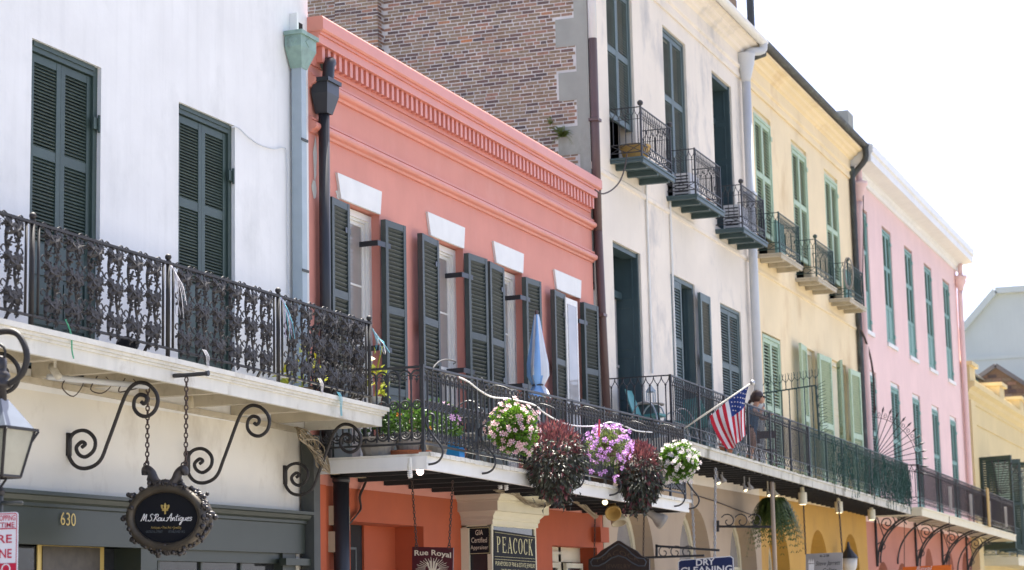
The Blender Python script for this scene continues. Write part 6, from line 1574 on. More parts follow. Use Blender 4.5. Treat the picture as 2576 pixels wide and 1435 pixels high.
mb = MB(); x, y, z = 23.75, -1.3, z_(23.7); mb.box(x - 0.09, x + 0.09, y - 0.13, y + 0.13, z, z + 0.2); mb.hexa([(x - 0.09, y - 0.13, z + 0.2), (x + 0.09, y - 0.13, z + 0.2), (x + 0.09, y + 0.13, z + 0.2), (x - 0.09, y + 0.13, z + 0.2), (x - 0.05, y - 0.05, z + 0.27), (x + 0.05, y - 0.05, z + 0.27), (x + 0.05, y + 0.11, z + 0.27), (x - 0.05, y + 0.11, z + 0.27)]); build(mb, 'body', M['blueplastic'], wc)
mb = MB(); mb.tube(smooth_path([(x, y + 0.09, z + 0.27), (x, y + 0.02, z + 0.34), (x, y - 0.09, z + 0.32), (x, y - 0.12, z + 0.2)], 4), 0.018, 6); build(mb, 'handle', M['blueplastic'], wc, smooth=True)
mb = MB(); mb.tube([(x, y + 0.12, z + 0.08), (x, y + 0.26, z + 0.28)], 0.022, 6); build(mb, 'spout', M['blueplastic'], wc, smooth=True)
# iron garden chairs and table on the red balcony
def wire_chair(label, x, y, z, rotz, grp):
    t = thing('iron_chair', label, 'chair', (x, y, z), grp); o = Vector((x, y, z))
    mb = MB(); mb.lathe(o + Vector((0, 0, 0.43)), [(0.2, 0), (0.21, 0.015), (0.2, 0.03)], 14); build(mb, 'seat', M['iron'], t)
    for a in (45, 135, 225, 315):
        c_, s_ = math.cos(R(a)), math.sin(R(a)); mb = MB(); mb.tube([o + Vector((0.24 * c_, 0.24 * s_, 0)), o + Vector((0.16 * c_, 0.16 * s_, 0.44))], 0.012, 5); build(mb, 'leg', M['iron'], t)
    mb = MB(); mb.tube(smooth_path([o + Vector((0.19, -0.19, 0.44)), o + Vector((0.24, -0.17, 0.8)), o + Vector((0.26, 0, 0.92)), o + Vector((0.24, 0.17, 0.8)), o + Vector((0.19, 0.19, 0.44))], 5), 0.012, 5)
    for k in range(5): mb.tube([o + Vector((0.19, -0.12 + 0.06 * k, 0.44)), o + Vector((0.25, -0.12 + 0.06 * k, 0.86))], 0.006, 4)
    build(mb, 'backrest', M['iron'], t); t.rotation_euler = (0, 0, rotz); return t
wire_chair('black iron chair on the red balcony beside the pink flowers', 25.2, -0.95, z_(25.2), R(20), 'iron chairs on the red balcony')
wire_chair('black iron chair on the red balcony between two windows', 26.4, -0.75, z_(26.4), R(160), 'iron chairs on the red balcony')
tb = thing('iron_table', 'round black iron table between the two iron chairs', 'table', (25.75, -0.8, z_(25.7)))
mb = MB(); o = Vector((25.75, -0.8, z_(25.7))); mb.lathe(o + Vector((0, 0, 0.68)), [(0.3, 0), (0.31, 0.02), (0.3, 0.03)], 18); build(mb, 'tabletop', M['iron'], tb)
for a in (90, 210, 330): mb = MB(); mb.tube([o + Vector((0.25 * math.cos(R(a)), 0.25 * math.sin(R(a)), 0)), o + Vector((0, 0, 0.4)), o + Vector((0.2 * math.cos(R(a)), 0.2 * math.sin(R(a)), 0.68))], 0.012, 5); build(mb, 'leg', M['iron'], tb)
# folded parasol
up, ub = at(1350, 792, -0.75), at(1340, 995, -0.75)
ut = thing('folded_parasol', 'folded pale blue and white parasol standing on the red balcony', 'parasol', (up.x, -0.75, z_(up.x)))
mb = MB(); mb.tube([(up.x, -0.75, z_(up.x)), (up.x, -0.75, up.z)], 0.018, 8); build(mb, 'pole', M['steel'], ut)
mb = MB(); H = up.z - ub.z; n = 32; prof_u = [(0.03, 0), (0.05, 0.12), (0.09, 0.35), (0.135, 0.6), (0.14, 0.75), (0.09, 0.84), (0.075, 0.87), (0.12, 0.93), (0.155, 1.0)]
b0 = len(mb.v)
for (r_, t) in prof_u:
    for k in range(n): a = 2 * math.pi * k / n; q = r_ * (1 + 0.22 * math.sin(4 * a + t * 2) + 0.06 * math.sin(11 * a)); mb.v.append(Vector((up.x + q * math.cos(a), -0.75 + q * math.sin(a), up.z - H * t + (0.03 * math.sin(5 * a) if t > 0.95 else 0))))
for i in range(len(prof_u) - 1):
    for k in range(n): mb.f.append([b0 + i * n + k, b0 + i * n + (k + 1) % n, b0 + (i + 1) * n + (k + 1) % n, b0 + (i + 1) * n + k]); mb.mi.append(1 if (k // 4) % 2 and i < 4 or (k // 3) % 3 == 1 else 0)
build(mb, 'canopy', [M['umb_blue'], M['umb_white']], ut, smooth=True)
mb = MB(); mb.tube([(up.x, -0.75, up.z - 0.02), (up.x, -0.75, up.z + 0.06)], 0.026, 8); build(mb, 'cap', M['brownpipe'], ut)
mb = MB(); mb.tube([(up.x + 0.085 * math.cos(k * .6), -0.75 + 0.085 * math.sin(k * .6), up.z - H * 0.86) for k in range(11)], 0.012, 5, closed=True); build(mb, 'tie', M['iron'], ut)
# white cable swagged along the red rail
cp = [(1155, 950), (1180, 962), (1210, 985), (1240, 1000), (1275, 1003), (1300, 1008), (1345, 1020), (1370, 1040), (1410, 1062), (1450, 1072), (1500, 1072), (1535, 1063), (1570, 1072), (1600, 1084), (1640, 1088)]
mb = MB(); mb.tube(smooth_path([at(x, y, YR - 0.05) for x, y in cp], 5), 0.011, 6); build(mb, 'white_cable', M['wire_white'], label='thick white cable swagged along the outside of the red balcony rail', cat='cable', smooth=True)
mb = MB(); hk = [(1087, 935), (1092, 922), (1105, 910), (1122, 905), (1140, 908), (1146, 912), (1141, 916)]; mb.tube(smooth_path([at(x, y, YR - 0.02) for x, y in hk], 5), 0.010, 5); build(mb, 'empty_hook', M['iron'], label='empty curved plant hook on the near corner of the red railing', cat='hook')
# ================================================================== flag
fp0, fp1 = atX(1700, 1092, 34.25), atX(1893, 963, 34.25)
fx = 34.25
fl = thing('flag', 'american flag on a slanting pole fixed to the cream building gallery corner', 'flag', fp0)
mb = MB(); mb.tube([fp0, fp1], 0.014, 8); build(mb, 'pole', M['wpaint'], fl, smooth=True)
mb = MB(); mb.tube([fp0 - (fp1 - fp0) * 0.02, fp0 + (fp1 - fp0) * 0.10], 0.03, 8); build(mb, 'socket', M['steel'], fl)
mb = MB(); mb.ball(fp1, 0.045, 10, 6); build(mb, 'finial', M['steel'], fl, smooth=True)
hoist = [(1884, 970), (1862, 983), (1836, 1004), (1810, 1027), (1785, 1048)]
hang = [(1872, 1093), (1868, 1107), (1856, 1117), (1843, 1126), (1831, 1132)]
mid_ = [(1871, 1030), (1862, 1045), (1846, 1056), (1822, 1072), (1802, 1092)]
NU, NV = 39, 26
def curve(P, u): 
    s_ = u * (len(P) - 1); i = min(int(s_), len(P) - 2); f = s_ - i; return (P[i][0] * (1 - f) + P[i + 1][0] * f, P[i][1] * (1 - f) + P[i + 1][1] * f)
def FS(u, v):
    a, b, c_ = curve(hoist, u), curve(mid_, u), curve(hang, u)
    w0, w1, w2 = (1 - v) ** 2, 2 * v * (1 - v), v * v
    bx, by = 2 * b[0] - 0.5 * (a[0] + c_[0]), 2 * b[1] - 0.5 * (a[1] + c_[1])
    dx = 0.07 * v * math.sin(u * 15 + v * 2.5) + 0.05 * v * math.sin(u * 7 - 1.0 + 3 * v)
    fold = 5.0 * math.sin(u * 12.0) * v
    p = atX(w0 * a[0] + w1 * bx + w2 * c_[0] + fold * 0.4, w0 * a[1] + w1 * by + w2 * c_[1] + fold * 0.2, fx)
    return Vector((p.x + dx, p.y, p.z))
M['flag_red'] = mat('flag_red', (0.55, 0.015, 0.035), 0.75, 0.05, 10); M['flag_white'] = mat('flag_white', (0.74, 0.73, 0.74), 0.75, 0.04, 10); M['flag_blue'] = mat('flag_blue', (0.012, 0.040, 0.20), 0.75, 0.06, 10)
mb = MB(); b0 = 0
for j in range(NV + 1):
    for i in range(NU + 1): mb.v.append(FS(i / NU, j / NV))
for j in range(NV):
    for i in range(NU):
        st_ = int((i + 0.5) / NU * 13); canton = st_ < 7 and (j + 0.5) / NV < 0.42
        mb.f.append([j * (NU + 1) + i, j * (NU + 1) + i + 1, (j + 1) * (NU + 1) + i + 1, (j + 1) * (NU + 1) + i]); mb.mi.append(2 if canton else (0 if st_ % 2 == 0 else 1))
cloth = build(mb, 'cloth', [M['flag_red'], M['flag_white'], M['flag_blue']], fl, smooth=True)
mb = MB()
for r_ in range(6):
    for q in range(4 if r_ % 2 == 0 else 3):
        u = (7 / 13) * (r_ + 0.7) / 6.5; v = 0.42 * (q + (0.6 if r_ % 2 == 0 else 1.1)) / 4.3
        c_ = FS(u, v) + Vector((-0.012, 0, 0)); e1 = (FS(u + 0.02, v) - FS(u - 0.02, v)).normalized(); e2 = (FS(u, v + 0.03) - FS(u, v - 0.03)).normalized(); e2 = (e2 - e1 * e1.dot(e2)).normalized()
        pts = [c_ + (e1 * math.cos(a) + e2 * math.sin(a)) * (0.016 if k % 2 == 0 else 0.007) for k, a in enumerate([2 * math.pi * k / 10 for k in range(10)])]
        mb.add(pts, [tuple(range(10))])
build(mb, 'stars', M['flag_white'], fl, kind='stuff')
# ================================================================== woman leaning on the gallery rail
WXp = at(1938, 1037, GY + 0.05).x
zs_ = 0.38335
def B(zx, zy, dx=0.0):
    p = atX((2450 + zx * zs_) / 1.59006, (1400 + zy * zs_) / 1.59006, WXp); return Vector((WXp + dx, p.y, p.z))
floorz = gz(WXp)
M['skin'] = mat('skin', (0.55, 0.30, 0.20), 0.55, 0.05, 8); M['hair'] = mat('brown_hair', (0.045, 0.022, 0.016), 0.45, 0.2, 30); M['tshirt'] = mat('blue_tshirt', (0.075, 0.15, 0.25), 0.85, 0.08, 8); M['shorts'] = mat('navy_shorts', (0.015, 0.02, 0.05), 0.85, 0.08, 8)
wo = thing('person', 'woman in blue t-shirt and navy shorts leaning on the gallery rail holding a phone', 'person', (WXp, B(1450, 900).y, floorz))
def skin(name, verts, edges, radii, m, root, sub=2, parent=None):
    me = bpy.data.meshes.new(name); me.from_pydata([tuple(Vector(v) - W0[parent]) for v in verts], edges, []); me.materials.append(m)
    o = bpy.data.objects.new(name, me); COL.objects.link(o); o.parent = parent; W0[o] = W0[parent]
    o.modifiers.new('Skin', 'SKIN'); 
    sv = me.skin_vertices[0].data
    for i, r_ in enumerate(radii): sv[i].radius = (r_, r_) if not isinstance(r_, tuple) else r_; sv[i].use_root = (i == root)
    s_ = o.modifiers.new('Sub', 'SUBSURF'); s_.levels = sub; s_.render_levels = sub
    o.modifiers['Skin'].use_smooth_shade = True
    return o
hipz = floorz + 0.88
HP = B(1440, 930); HP.z = hipz
CH = B(1462, 690); NK = B(1490, 585); HDb = B(1512, 545); HD = B(1530, 490); HDt = B(1530, 440)
def leg(dx, ky, ay): 
    k_ = Vector((WXp + dx, HP.y + ky, floorz + 0.48)); a_ = Vector((WXp + dx, HP.y + ay, floorz + 0.08)); return [Vector((WXp + dx * 0.9, HP.y, hipz - 0.06)), Vector((WXp + dx, HP.y + ky * 0.55, floorz + 0.68)), k_, Vector((WXp + dx, HP.y + (ky + ay) / 2 + 0.02, floorz + 0.30)), a_, a_ + Vector((0, -0.14, -0.045))]
V_ = [HP, B(1452, 800), CH, NK, HDb, HD, HDt]; E_ = [(i, i + 1) for i in range(6)]; Rr = [(0.15, 0.12), (0.125, 0.10), (0.15, 0.11), 0.055, 0.065, 0.098, 0.07]
for dx, ky, ay in ((-0.10, -0.10, 0.02), (0.10, -0.02, 0.12)):
    n0 = len(V_); V_ += leg(dx, ky, ay); E_ += [(0, n0)] + [(n0 + i, n0 + i + 1) for i in range(5)]; Rr += [0.095, 0.082, 0.058, 0.056, 0.038, 0.03]
for dx, el, hd in ((-0.19, B(1560, 690, -0.2), B(1578, 605, -0.05)), (0.19, B(1540, 720, 0.2), B(1640, 668, 0.12))):
    sh = B(1468, 612, dx); n0 = len(V_); V_ += [sh, (sh + el) / 2, el, (el + hd) / 2, hd]; E_ += [(2, n0)] + [(n0 + i, n0 + i + 1) for i in range(4)]; Rr += [0.065, 0.05, 0.042, 0.038, 0.030]
    for f in range(5):
        tip = hd + Vector((0.012 * (f - 2), -0.03 - 0.008 * (2 - abs(f - 2)), 0.055 if dx < 0 else -0.01)); V_ += [(hd + tip) / 2 + Vector((0.004 * (f - 2), -0.008, 0.01)), tip]; k = len(V_); E_ += [(n0 + 4, k - 2), (k - 2, k - 1)]; Rr += [0.011, 0.009]
skin('body', V_, E_, Rr, M['skin'], 0, 2, wo)
SV = [B(1446, 900), B(1452, 800), CH, B(1485, 605)]; SE = [(0, 1), (1, 2), (2, 3)]; SR = [(0.155, 0.125), (0.145, 0.118), (0.17, 0.13), (0.085, 0.08)]
for dx, el in ((-0.19, B(1560, 690, -0.2)), (0.19, B(1540, 720, 0.2))):
    sh = B(1468, 612, dx); n0 = len(SV); SV += [sh, sh + (el - sh) * 0.55]; SE += [(2, n0), (n0, n0 + 1)]; SR += [0.085, 0.07]
skin('t_shirt', SV, SE, SR, M['tshirt'], 1, 2, wo)
TV = [HP + Vector((0, 0, 0.05)), HP]; TE = [(0, 1)]; TR = [(0.155, 0.13), (0.165, 0.14)]
for dx, ky, ay in ((-0.10, -0.10, 0.02), (0.10, -0.02, 0.12)):
    l_ = leg(dx, ky, ay); n0 = len(TV); TV += [l_[0], l_[0] * 0.55 + l_[1] * 0.45]; TE += [(1, n0), (n0, n0 + 1)]; TR += [0.118, 0.112]
skin('shorts', TV, TE, TR, M['shorts'], 0, 2, wo)
mb = MB()
hb_ = B(1512, 485); b0 = len(mb.v); mb.ball(hb_, 0.128, 16, 10, sz=1.05); mb.ball(hb_ + Vector((0, 0.06, -0.03)), 0.10, 12, 8)
mb.tube(smooth_path([hb_ + Vector((0, 0.08, -0.05)), hb_ + Vector((0, 0.16, -0.10)), hb_ + Vector((0, 0.20, -0.20)), hb_ + Vector((0, 0.18, -0.28))], 5), 0.045, 8, rf=lambda t: 1.0 - 0.6 * t)
build(mb, 'hair', M['hair'], wo, smooth=True)
mb = MB(); fc_ = B(1572, 500); mb.ball(B(1552, 515), 0.072, 12, 8, sz=1.3); mb.ball(B(1583, 513), 0.017, 8, 5); build(mb, 'face', M['skin'], wo, smooth=True)
mb = MB(); mb.box(WXp - 0.075, WXp + 0.075, B(1586, 490).y - 0.012, B(1586, 490).y + 0.012, B(1586, 492).z - 0.018, B(1586, 492).z + 0.018); mb.bar(B(1586, 490, -0.078), B(1535, 492, -0.105), 0.01); build(mb, 'sunglasses', M['signblack'], wo)
mb = MB(); ph = B(1582, 560, -0.06); mb.box(ph.x - 0.022, ph.x + 0.022, ph.y - 0.03, ph.y - 0.02, ph.z - 0.085, ph.z + 0.0); build(mb, 'phone', M['bluepipe'], label='pale phone held to the woman mouth', cat='phone')
# ================================================================== teal chairs and table on the cream gallery
def teal_chair(label, x, y, rotz):
    z = gz(x) + 0.002; t = thing('teal_chair', label, 'chair', (x, y, z), 'teal chairs on the cream gallery'); o = Vector((x, y, z))
    mb = MB(); n = 8                                # seat faces -Y
    for i in range(n):
        a0, a1 = -0.24 + 0.48 * i / n, -0.24 + 0.48 * (i + 1) / n
        mb.hexa([o + Vector((a0, -0.25, 0.43)), o + Vector((a1, -0.25, 0.43)), o + Vector((a1, 0.2, 0.40)), o + Vector((a0, 0.2, 0.40)), o + Vector((a0, -0.25, 0.47)), o + Vector((a1, -0.25, 0.47)), o + Vector((a1, 0.2, 0.44)), o + Vector((a0, 0.2, 0.44))])
    build(mb, 'seat', M['teal'], t)
    mb = MB(); rows = 7
    for j in range(rows):
        v0, v1 = j / rows, (j + 1) / rows
        for i in range(n):
            def bp(u, v): wv = 0.24 * (1 - 0.35 * max(0, v - 0.55) / 0.45); return o + Vector((wv * (2 * u - 1), 0.2 + 0.16 * v + 0.05 * (1 - (2 * u - 1) ** 2), 0.42 + 0.50 * v))
            q = [bp(i / n, v0), bp((i + 1) / n, v0), bp((i + 1) / n, v1), bp(i / n, v1)]; mb.hexa(q + [p + Vector((0, 0.018, 0.004)) for p in q])
    build(mb, 'backrest', M['teal'], t, smooth=False)
    for s_ in (-1, 1):
        mb = MB(); mb.tube(smooth_path([o + Vector((s_ * 0.27, -0.26, 0)), o + Vector((s_ * 0.27, -0.2, 0.45)), o + Vector((s_ * 0.28, -0.1, 0.64)), o + Vector((s_ * 0.28, 0.1, 0.64)), o + Vector((s_ * 0.27, 0.24, 0.4)), o + Vector((s_ * 0.27, 0.3, 0))], 5), 0.014, 6); build(mb, 'leg_frame', M['steel'], t, smooth=True)
    t.rotation_euler = (0, 0, rotz); return t
teal_chair('teal plastic chair with steel arms seen side on at the gallery end', 34.62, -0.60, R(0))
teal_chair('teal mesh chair turned away behind the first teal chair', 36.0, -0.72, R(-150))
teal_chair('teal chair half hidden behind the gallery corner post', 36.9, -0.85, R(90))
tt = thing('small_table', 'small dark table with pale top beside the teal chairs', 'table', (35.42, -0.30, gz(35.4)))
o = Vector((35.42, -0.30, gz(35.4))); mb = MB(); mb.lathe(o + Vector((0, 0, 0.72)), [(0.33, 0), (0.34, 0.015), (0.33, 0.03)], 20); build(mb, 'tabletop', M['greypot'], tt)
mb = MB(); mb.box(o.x - 0.2, o.x + 0.2, o.y - 0.2, o.y + 0.2, o.z + 0.01, o.z + 0.719); build(mb, 'cabinet_base', M['cdoor'], tt)
tl = thing('table_lantern', 'small grey metal lantern on the gallery table', 'lantern', o + Vector((0, -0.1, 0.75)))
q = o + Vector((0, -0.1, 0.75)); mb = MB(); mb.box(q.x - 0.07, q.x + 0.07, q.y - 0.07, q.y + 0.07, q.z, q.z + 0.02); mb.box(q.x - 0.07, q.x + 0.07, q.y - 0.07, q.y + 0.07, q.z + 0.2, q.z + 0.22)
for a in (-1, 1):
    for b in (-1, 1): mb.box(q.x + a * 0.06 - 0.008, q.x + a * 0.06 + 0.008, q.y + b * 0.06 - 0.008, q.y + b * 0.06 + 0.008, q.z + 0.02, q.z + 0.2)
build(mb, 'frame', M['bluepipe'], tl); mb = MB(); mb.lathe(q + Vector((0, 0, 0.22)), [(0.1, 0), (0.03, 0.09), (0.01, 0.12)], 4); build(mb, 'cap', M['bluepipe'], tl)
def ac_unit(label, x0, x1, y0, y1, z0, z1):
    t = thing('air_conditioner', label, 'air conditioner', ((x0 + x1) / 2, (y0 + y1) / 2, z0)); mb = MB(); mb.box(x0, x1, y0, y1, z0, z1); build(mb, 'casing', M['acwhite'], t)
    for k in range(7):
        mb = MB(); z = z0 + (z1 - z0) * (k + 1) / 8; mb.box(x0 - 0.008, x0 + 0.001, y0 + 0.04, y1 - 0.04, z - 0.012, z + 0.012); build(mb, 'vent_slot', M['signblack'], t)
    return t
ac_unit('white air conditioner standing on the gallery floor beyond the table', 36.3, 36.8, -0.35, -0.05, gz(36.3) + 0.002, gz(36.3) + 0.45)
ac_unit('grey white air conditioner on the middle small balcony of the cream building', 38.5, 39.15, -0.42, -0.06, 9.462, 9.95)
ac_unit('white air conditioner on the right small balcony of the cream building', 42.3, 43.0, -0.45, -0.08, 9.402, 9.98)
for (nm, lab, x, y, z, r_, h, m_, st_) in (('planter', 'tan round planter on the nearest small balcony of the cream building', 35.15, -0.33, 9.50, 0.27, 0.30, M['tanpot'], 0), ('bowl', 'terracotta bowl on the middle small balcony beside the air conditioner', 39.5, -0.36, 9.46, 0.17, 0.12, M['terracotta'], 0)):
    mb = MB(); mb.lathe((x, y, z + 0.002), [(r_ * 0.75, 0), (r_, h * 0.85), (r_ * 1.06, h * 0.86), (r_ * 1.06, h), (r_ * 0.92, h), (r_ * 0.9, h * 0.7)], 20); build(mb, nm, m_, label=lab, cat=nm)
for (lab, x, y) in (('small terracotta pot on the gallery floor under the flag', 38.3, -1.0),): mb = MB(); mb.lathe((x, y, gz(x) + 0.001), [(0.1, 0), (0.14, 0.2), (0.15, 0.2), (0.15, 0.24), (0.13, 0.24), (0.12, 0.2)], 14); build(mb, 'flowerpot', M['terracotta'], label=lab, cat='pot')
# dark wooden chair by the woman
def bistro(label, x, y):
    z = gz(x) + 0.002; t = thing('wooden_chair', label, 'chair', (x, y, z)); o = Vector((x, y, z)); mb = MB(); mb.box(x - 0.2, x + 0.2, y - 0.2, y + 0.2, z + 0.43, z + 0.47); build(mb, 'seat', M['brownpipe'], t)
    for a in (-1, 1):
        for b in (-1, 1): mb = MB(); mb.box(x + a * 0.18 - 0.018, x + a * 0.18 + 0.018, y + b * 0.18 - 0.018, y + b * 0.18 + 0.018, z, z + (0.9 if a > 0 else 0.43)); build(mb, 'leg', M['brownpipe'], t)
    mb = MB(); mb.box(x + 0.165, x + 0.195, y - 0.162, y + 0.162, z + 0.72, z + 0.88); build(mb, 'backrest', M['brownpipe'], t)
bistro('dark wooden chair on the gallery just beyond the woman', WXp + 1.3, -0.7)
tw = thing('white_side_table', 'white side table on the gallery behind the woman', 'table', (WXp + 0.7, -0.5, gz(WXp)))
mb = MB(); x = WXp + 0.7; z = gz(x) + 0.002; mb.box(x - 0.25, x + 0.25, -0.75, -0.25, z + 0.5, z + 0.54); build(mb, 'tabletop', M['acwhite'], tw)
for a in (-1, 1):
    for b in (-1, 1): mb = MB(); mb.box(x + a * 0.2 - 0.02, x + a * 0.2 + 0.02, -0.5 + b * 0.2 - 0.02, -0.5 + b * 0.2 + 0.02, z, z + 0.5); build(mb, 'leg', M['acwhite'], tw)
# ================================================================== small fittings
bulb_on = emit('lit_bulb', (1.0, 0.80, 0.45), 0.9); bulb_pink = emit('lit_bulb_pink', (1.0, 0.72, 0.66), 5.0)
def cfl(label, px, py, Y, lit=None, top=None):
    p = at(px, py, Y); t = thing('lamp_bulb', label, 'lamp', p - Vector((0, 0, 0.1)), 'bulbs under the red balcony'); zt = rz(p.x) - 0.20
    mb = MB(); mb.tube([(p.x, p.y, p.z + 0.06), (p.x, p.y, zt + 0.14)], 0.022, 6); mb.lathe((p.x, p.y, p.z + 0.03), [(0.025, 0), (0.035, 0.04), (0.03, 0.08)], 8); build(mb, 'socket', M['wpaint'], t)
    if lit: mb = MB(); mb.ball(p, 0.042, 10, 7); build(mb, 'bulb', lit, t, smooth=True)
    else:
        mb = MB(); mb.tube([(p.x + 0.024 * math.cos(k * 0.8), p.y + 0.024 * math.sin(k * 0.8), p.z + 0.035 - 0.0028 * k) for k in range(34)], 0.009, 5); build(mb, 'bulb', M['wpaint_clean'], t, smooth=True)
cfl('unlit spiral bulb beside the lit pink bulb under the red balcony corner', 1031, 1190, -1.35)
cfl('lit round pinkish bulb under the near corner of the red balcony', 1057, 1187, -1.38, bulb_pink)
cfl('unlit spiral bulb under the red balcony above the display window, left', 1258, 1219, -1.3)
cfl('unlit spiral bulb under the red balcony above the display window, right', 1273, 1222, -1.35)
cfl('lit yellow bulb under the far end of the red balcony', 1522, 1264, -1.3, bulb_on)
def flood(label, px, py, Y, m, s_=1.0, d=(0.0, -0.5, -0.85), lit=False, mount=None, group=None):
    p = at(px, py, Y); t = thing('flood_lamp', label, 'lamp', p, group); dv = Vector(d).normalized(); q = dv.to_track_quat('Z', 'Y')
    mb = MB(); mb.lathe((0, 0, 0), [(0.03 * s_, -0.14 * s_), (0.045 * s_, -0.10 * s_), (0.05 * s_, 0.0), (0.095 * s_, 0.10 * s_), (0.10 * s_, 0.15 * s_), (0.085 * s_, 0.15 * s_), (0.05 * s_, 0.05 * s_)], 14); mb.v = [p + (q @ v) for v in mb.v]; build(mb, 'shade', m, t, smooth=True)
    if lit: mb = MB(); mb.ball(p + dv * 0.12 * s_, 0.07 * s_, 8, 6); build(mb, 'bulb', bulb_on, t, smooth=True)
    mb = MB(); top = mount if mount else p.z + 0.3; mb.tube([p - dv * 0.1 * s_, (p.x, p.y, p.z + 0.12 * s_), (p.x, p.y, top)], 0.014, 5); build(mb, 'arm', m, t)
flood('tan horn shaped lamp under the red balcony facing the camera', 1541, 1278, -1.1, M['tanpot'], 1.3, (-0.8, -0.3, -0.5), mount=3.1)
flood('cream horn lamp pointing down under the red balcony far end', 1551, 1290, -0.9, M['plastic_box'], 1.3, (-0.3, -0.3, -0.9), mount=3.1)
flood('grey horn lamp at the last bay of the red balcony', 1645, 1298, -1.2, M['greypot'], 1.3, (0.4, -0.6, -0.5), mount=3.1)
for i, (zx, zy, lit, lab) in enumerate(((55, 455, True, 'first grey flood lamp under the cream gallery, lit'), (108, 440, False, 'second grey flood lamp under the cream gallery, unlit'), (345, 535, True, 'third flood lamp under the cream gallery, lit bright'), (400, 520, False, 'fourth flood lamp under the cream gallery, unlit'), (598, 590, True, 'fifth flood lamp above the hanging fern, lit'), (672, 590, True, 'sixth flood lamp right of the hanging fern stem, lit'))):
    flood(lab, (2850 + zx * 0.3708) / 1.59006, (1750 + zy * 0.3708) / 1.59006, -0.85, M['greypot'] if i < 4 else M['plastic_box'], 0.55, (-0.25 + 0.5 * (i % 2), -0.3, -0.8), lit, mount=4.05, group='flood lamps under the cream gallery')
for i, (zx, zy) in enumerate(((972, 655), (1362, 750), (1716, 830))):
    p = at((2850 + zx * 0.3708) / 1.59006, (1750 + zy * 0.3708) / 1.59006, -0.9); k = 0.095
    t = thing('downlight', ('white cylinder downlight nearest the fern under the yellow gallery', 'white cylinder downlight above the grey board sign', 'white cylinder downlight at the pink building corner')[i], 'lamp', (p.x, p.y, p.z - 0.3), 'cylinder downlights under the yellow gallery')
    mb = MB(); mb.lathe((p.x, p.y, p.z - 0.24), [(k, 0.1), (k, 0.36), (k * 0.5, 0.37), (k * 0.4, 0.75)], 14); build(mb, 'can', M['cream_trim'], t); mb = MB(); mb.lathe((p.x, p.y, p.z - 0.15), [(k * 0.7, 0), (k * 0.7, 0.012)], 14); build(mb, 'bulb', bulb_on, t)
# soffit fittings under the white balcony
p = at(138, 935, -0.35); t = thing('security_camera', 'small white security camera under the white balcony by the lantern', 'camera', p); q = Vector((-0.4, -0.6, -0.5)).normalized()
mb = MB(); mb.tube([p - q * 0.1, p + q * 0.1], 0.035, 10); build(mb, 'housing', M['wpaint'], t, smooth=True); mb = MB(); mb.tube([p, (p.x, p.y, wz(p.x) - 0.06)], 0.014, 6); build(mb, 'mount', M['wpaint'], t)
p = at(475, 985, -0.45); t = thing('spot_lamp', 'white spot lamp under the white balcony beside the sign chain', 'lamp', p); zt = wz(p.x) - 0.06
mb = MB(); mb.lathe((p.x, p.y, zt - 0.05), [(0.07, 0), (0.07, 0.05)], 12); mb.tube([(p.x, p.y, zt - 0.05), (p.x, p.y, zt - 0.1)], 0.012, 6); build(mb, 'mount', M['wpaint'], t); mb = MB(); mb.tube([(p.x, p.y, zt - 0.08), (p.x - 0.03, p.y - 0.03, zt - 0.26)], 0.04, 10); build(mb, 'housing', M['plastic_box'], t, smooth=True)
a, b = at(165, 965, -0.3), at(420, 940, -0.7); mb = MB(); mb.tube([(16.35, -0.28, wz(16.3) - 0.235), (17.4, -0.72, wz(17.4) - 0.24)], 0.03, 8); build(mb, 'conduit_pipe', M['greypipe'], label='grey conduit pipe slung under the white balcony', cat='pipe', smooth=True)
mb = MB()
for k in range(3): c = Vector((16.6 + 0.3 * k, -0.38 - 0.12 * k, wz(16.6) - 0.24)); mb.tube(smooth_path([c + Vector((-0.05, 0, 0.05)), c + Vector((-0.12, 0.03, -0.08)), c + Vector((0.0, -0.02, -0.16 + 0.05 * k)), c + Vector((0.12, -0.05, -0.02)), c + Vector((0.05, -0.03, 0.05))], 4), 0.006, 4)
build(mb, 'loose_wire', M['wire_dark'], label='loose dark wire looped round the conduit under the white balcony', cat='wire')
for i, (x, y) in enumerate(((373, 988), (590, 1022), (790, 1048))): 
    p = at(x, y, -0.015); mb = MB(); mb.tube([p + Vector((0, -0.01, 0.05)), p + Vector((0, -0.02, 0.02))], 0.01, 5); mb.tube([p + Vector((0.022 * math.cos(a), -0.02, 0.022 * math.sin(a))) for a in [k * 0.785 for k in range(8)]], 0.007, 5, closed=True); build(mb, 'wall_ring', M['wdirty'], wb)
# wires on the white wall
mb = MB(); pts = [(582, 320), (600, 322), (625, 345), (655, 365), (690, 375), (712, 372), (722, 395), (724, 560), (725, 740)]
mb.tube(smooth_path([at(x, y, -0.02) for x, y in pts], 4), 0.008, 4); build(mb, 'wall_wire', M['greypipe'], label='thin pale wire running across the white wall to the downpipe', cat='wire')
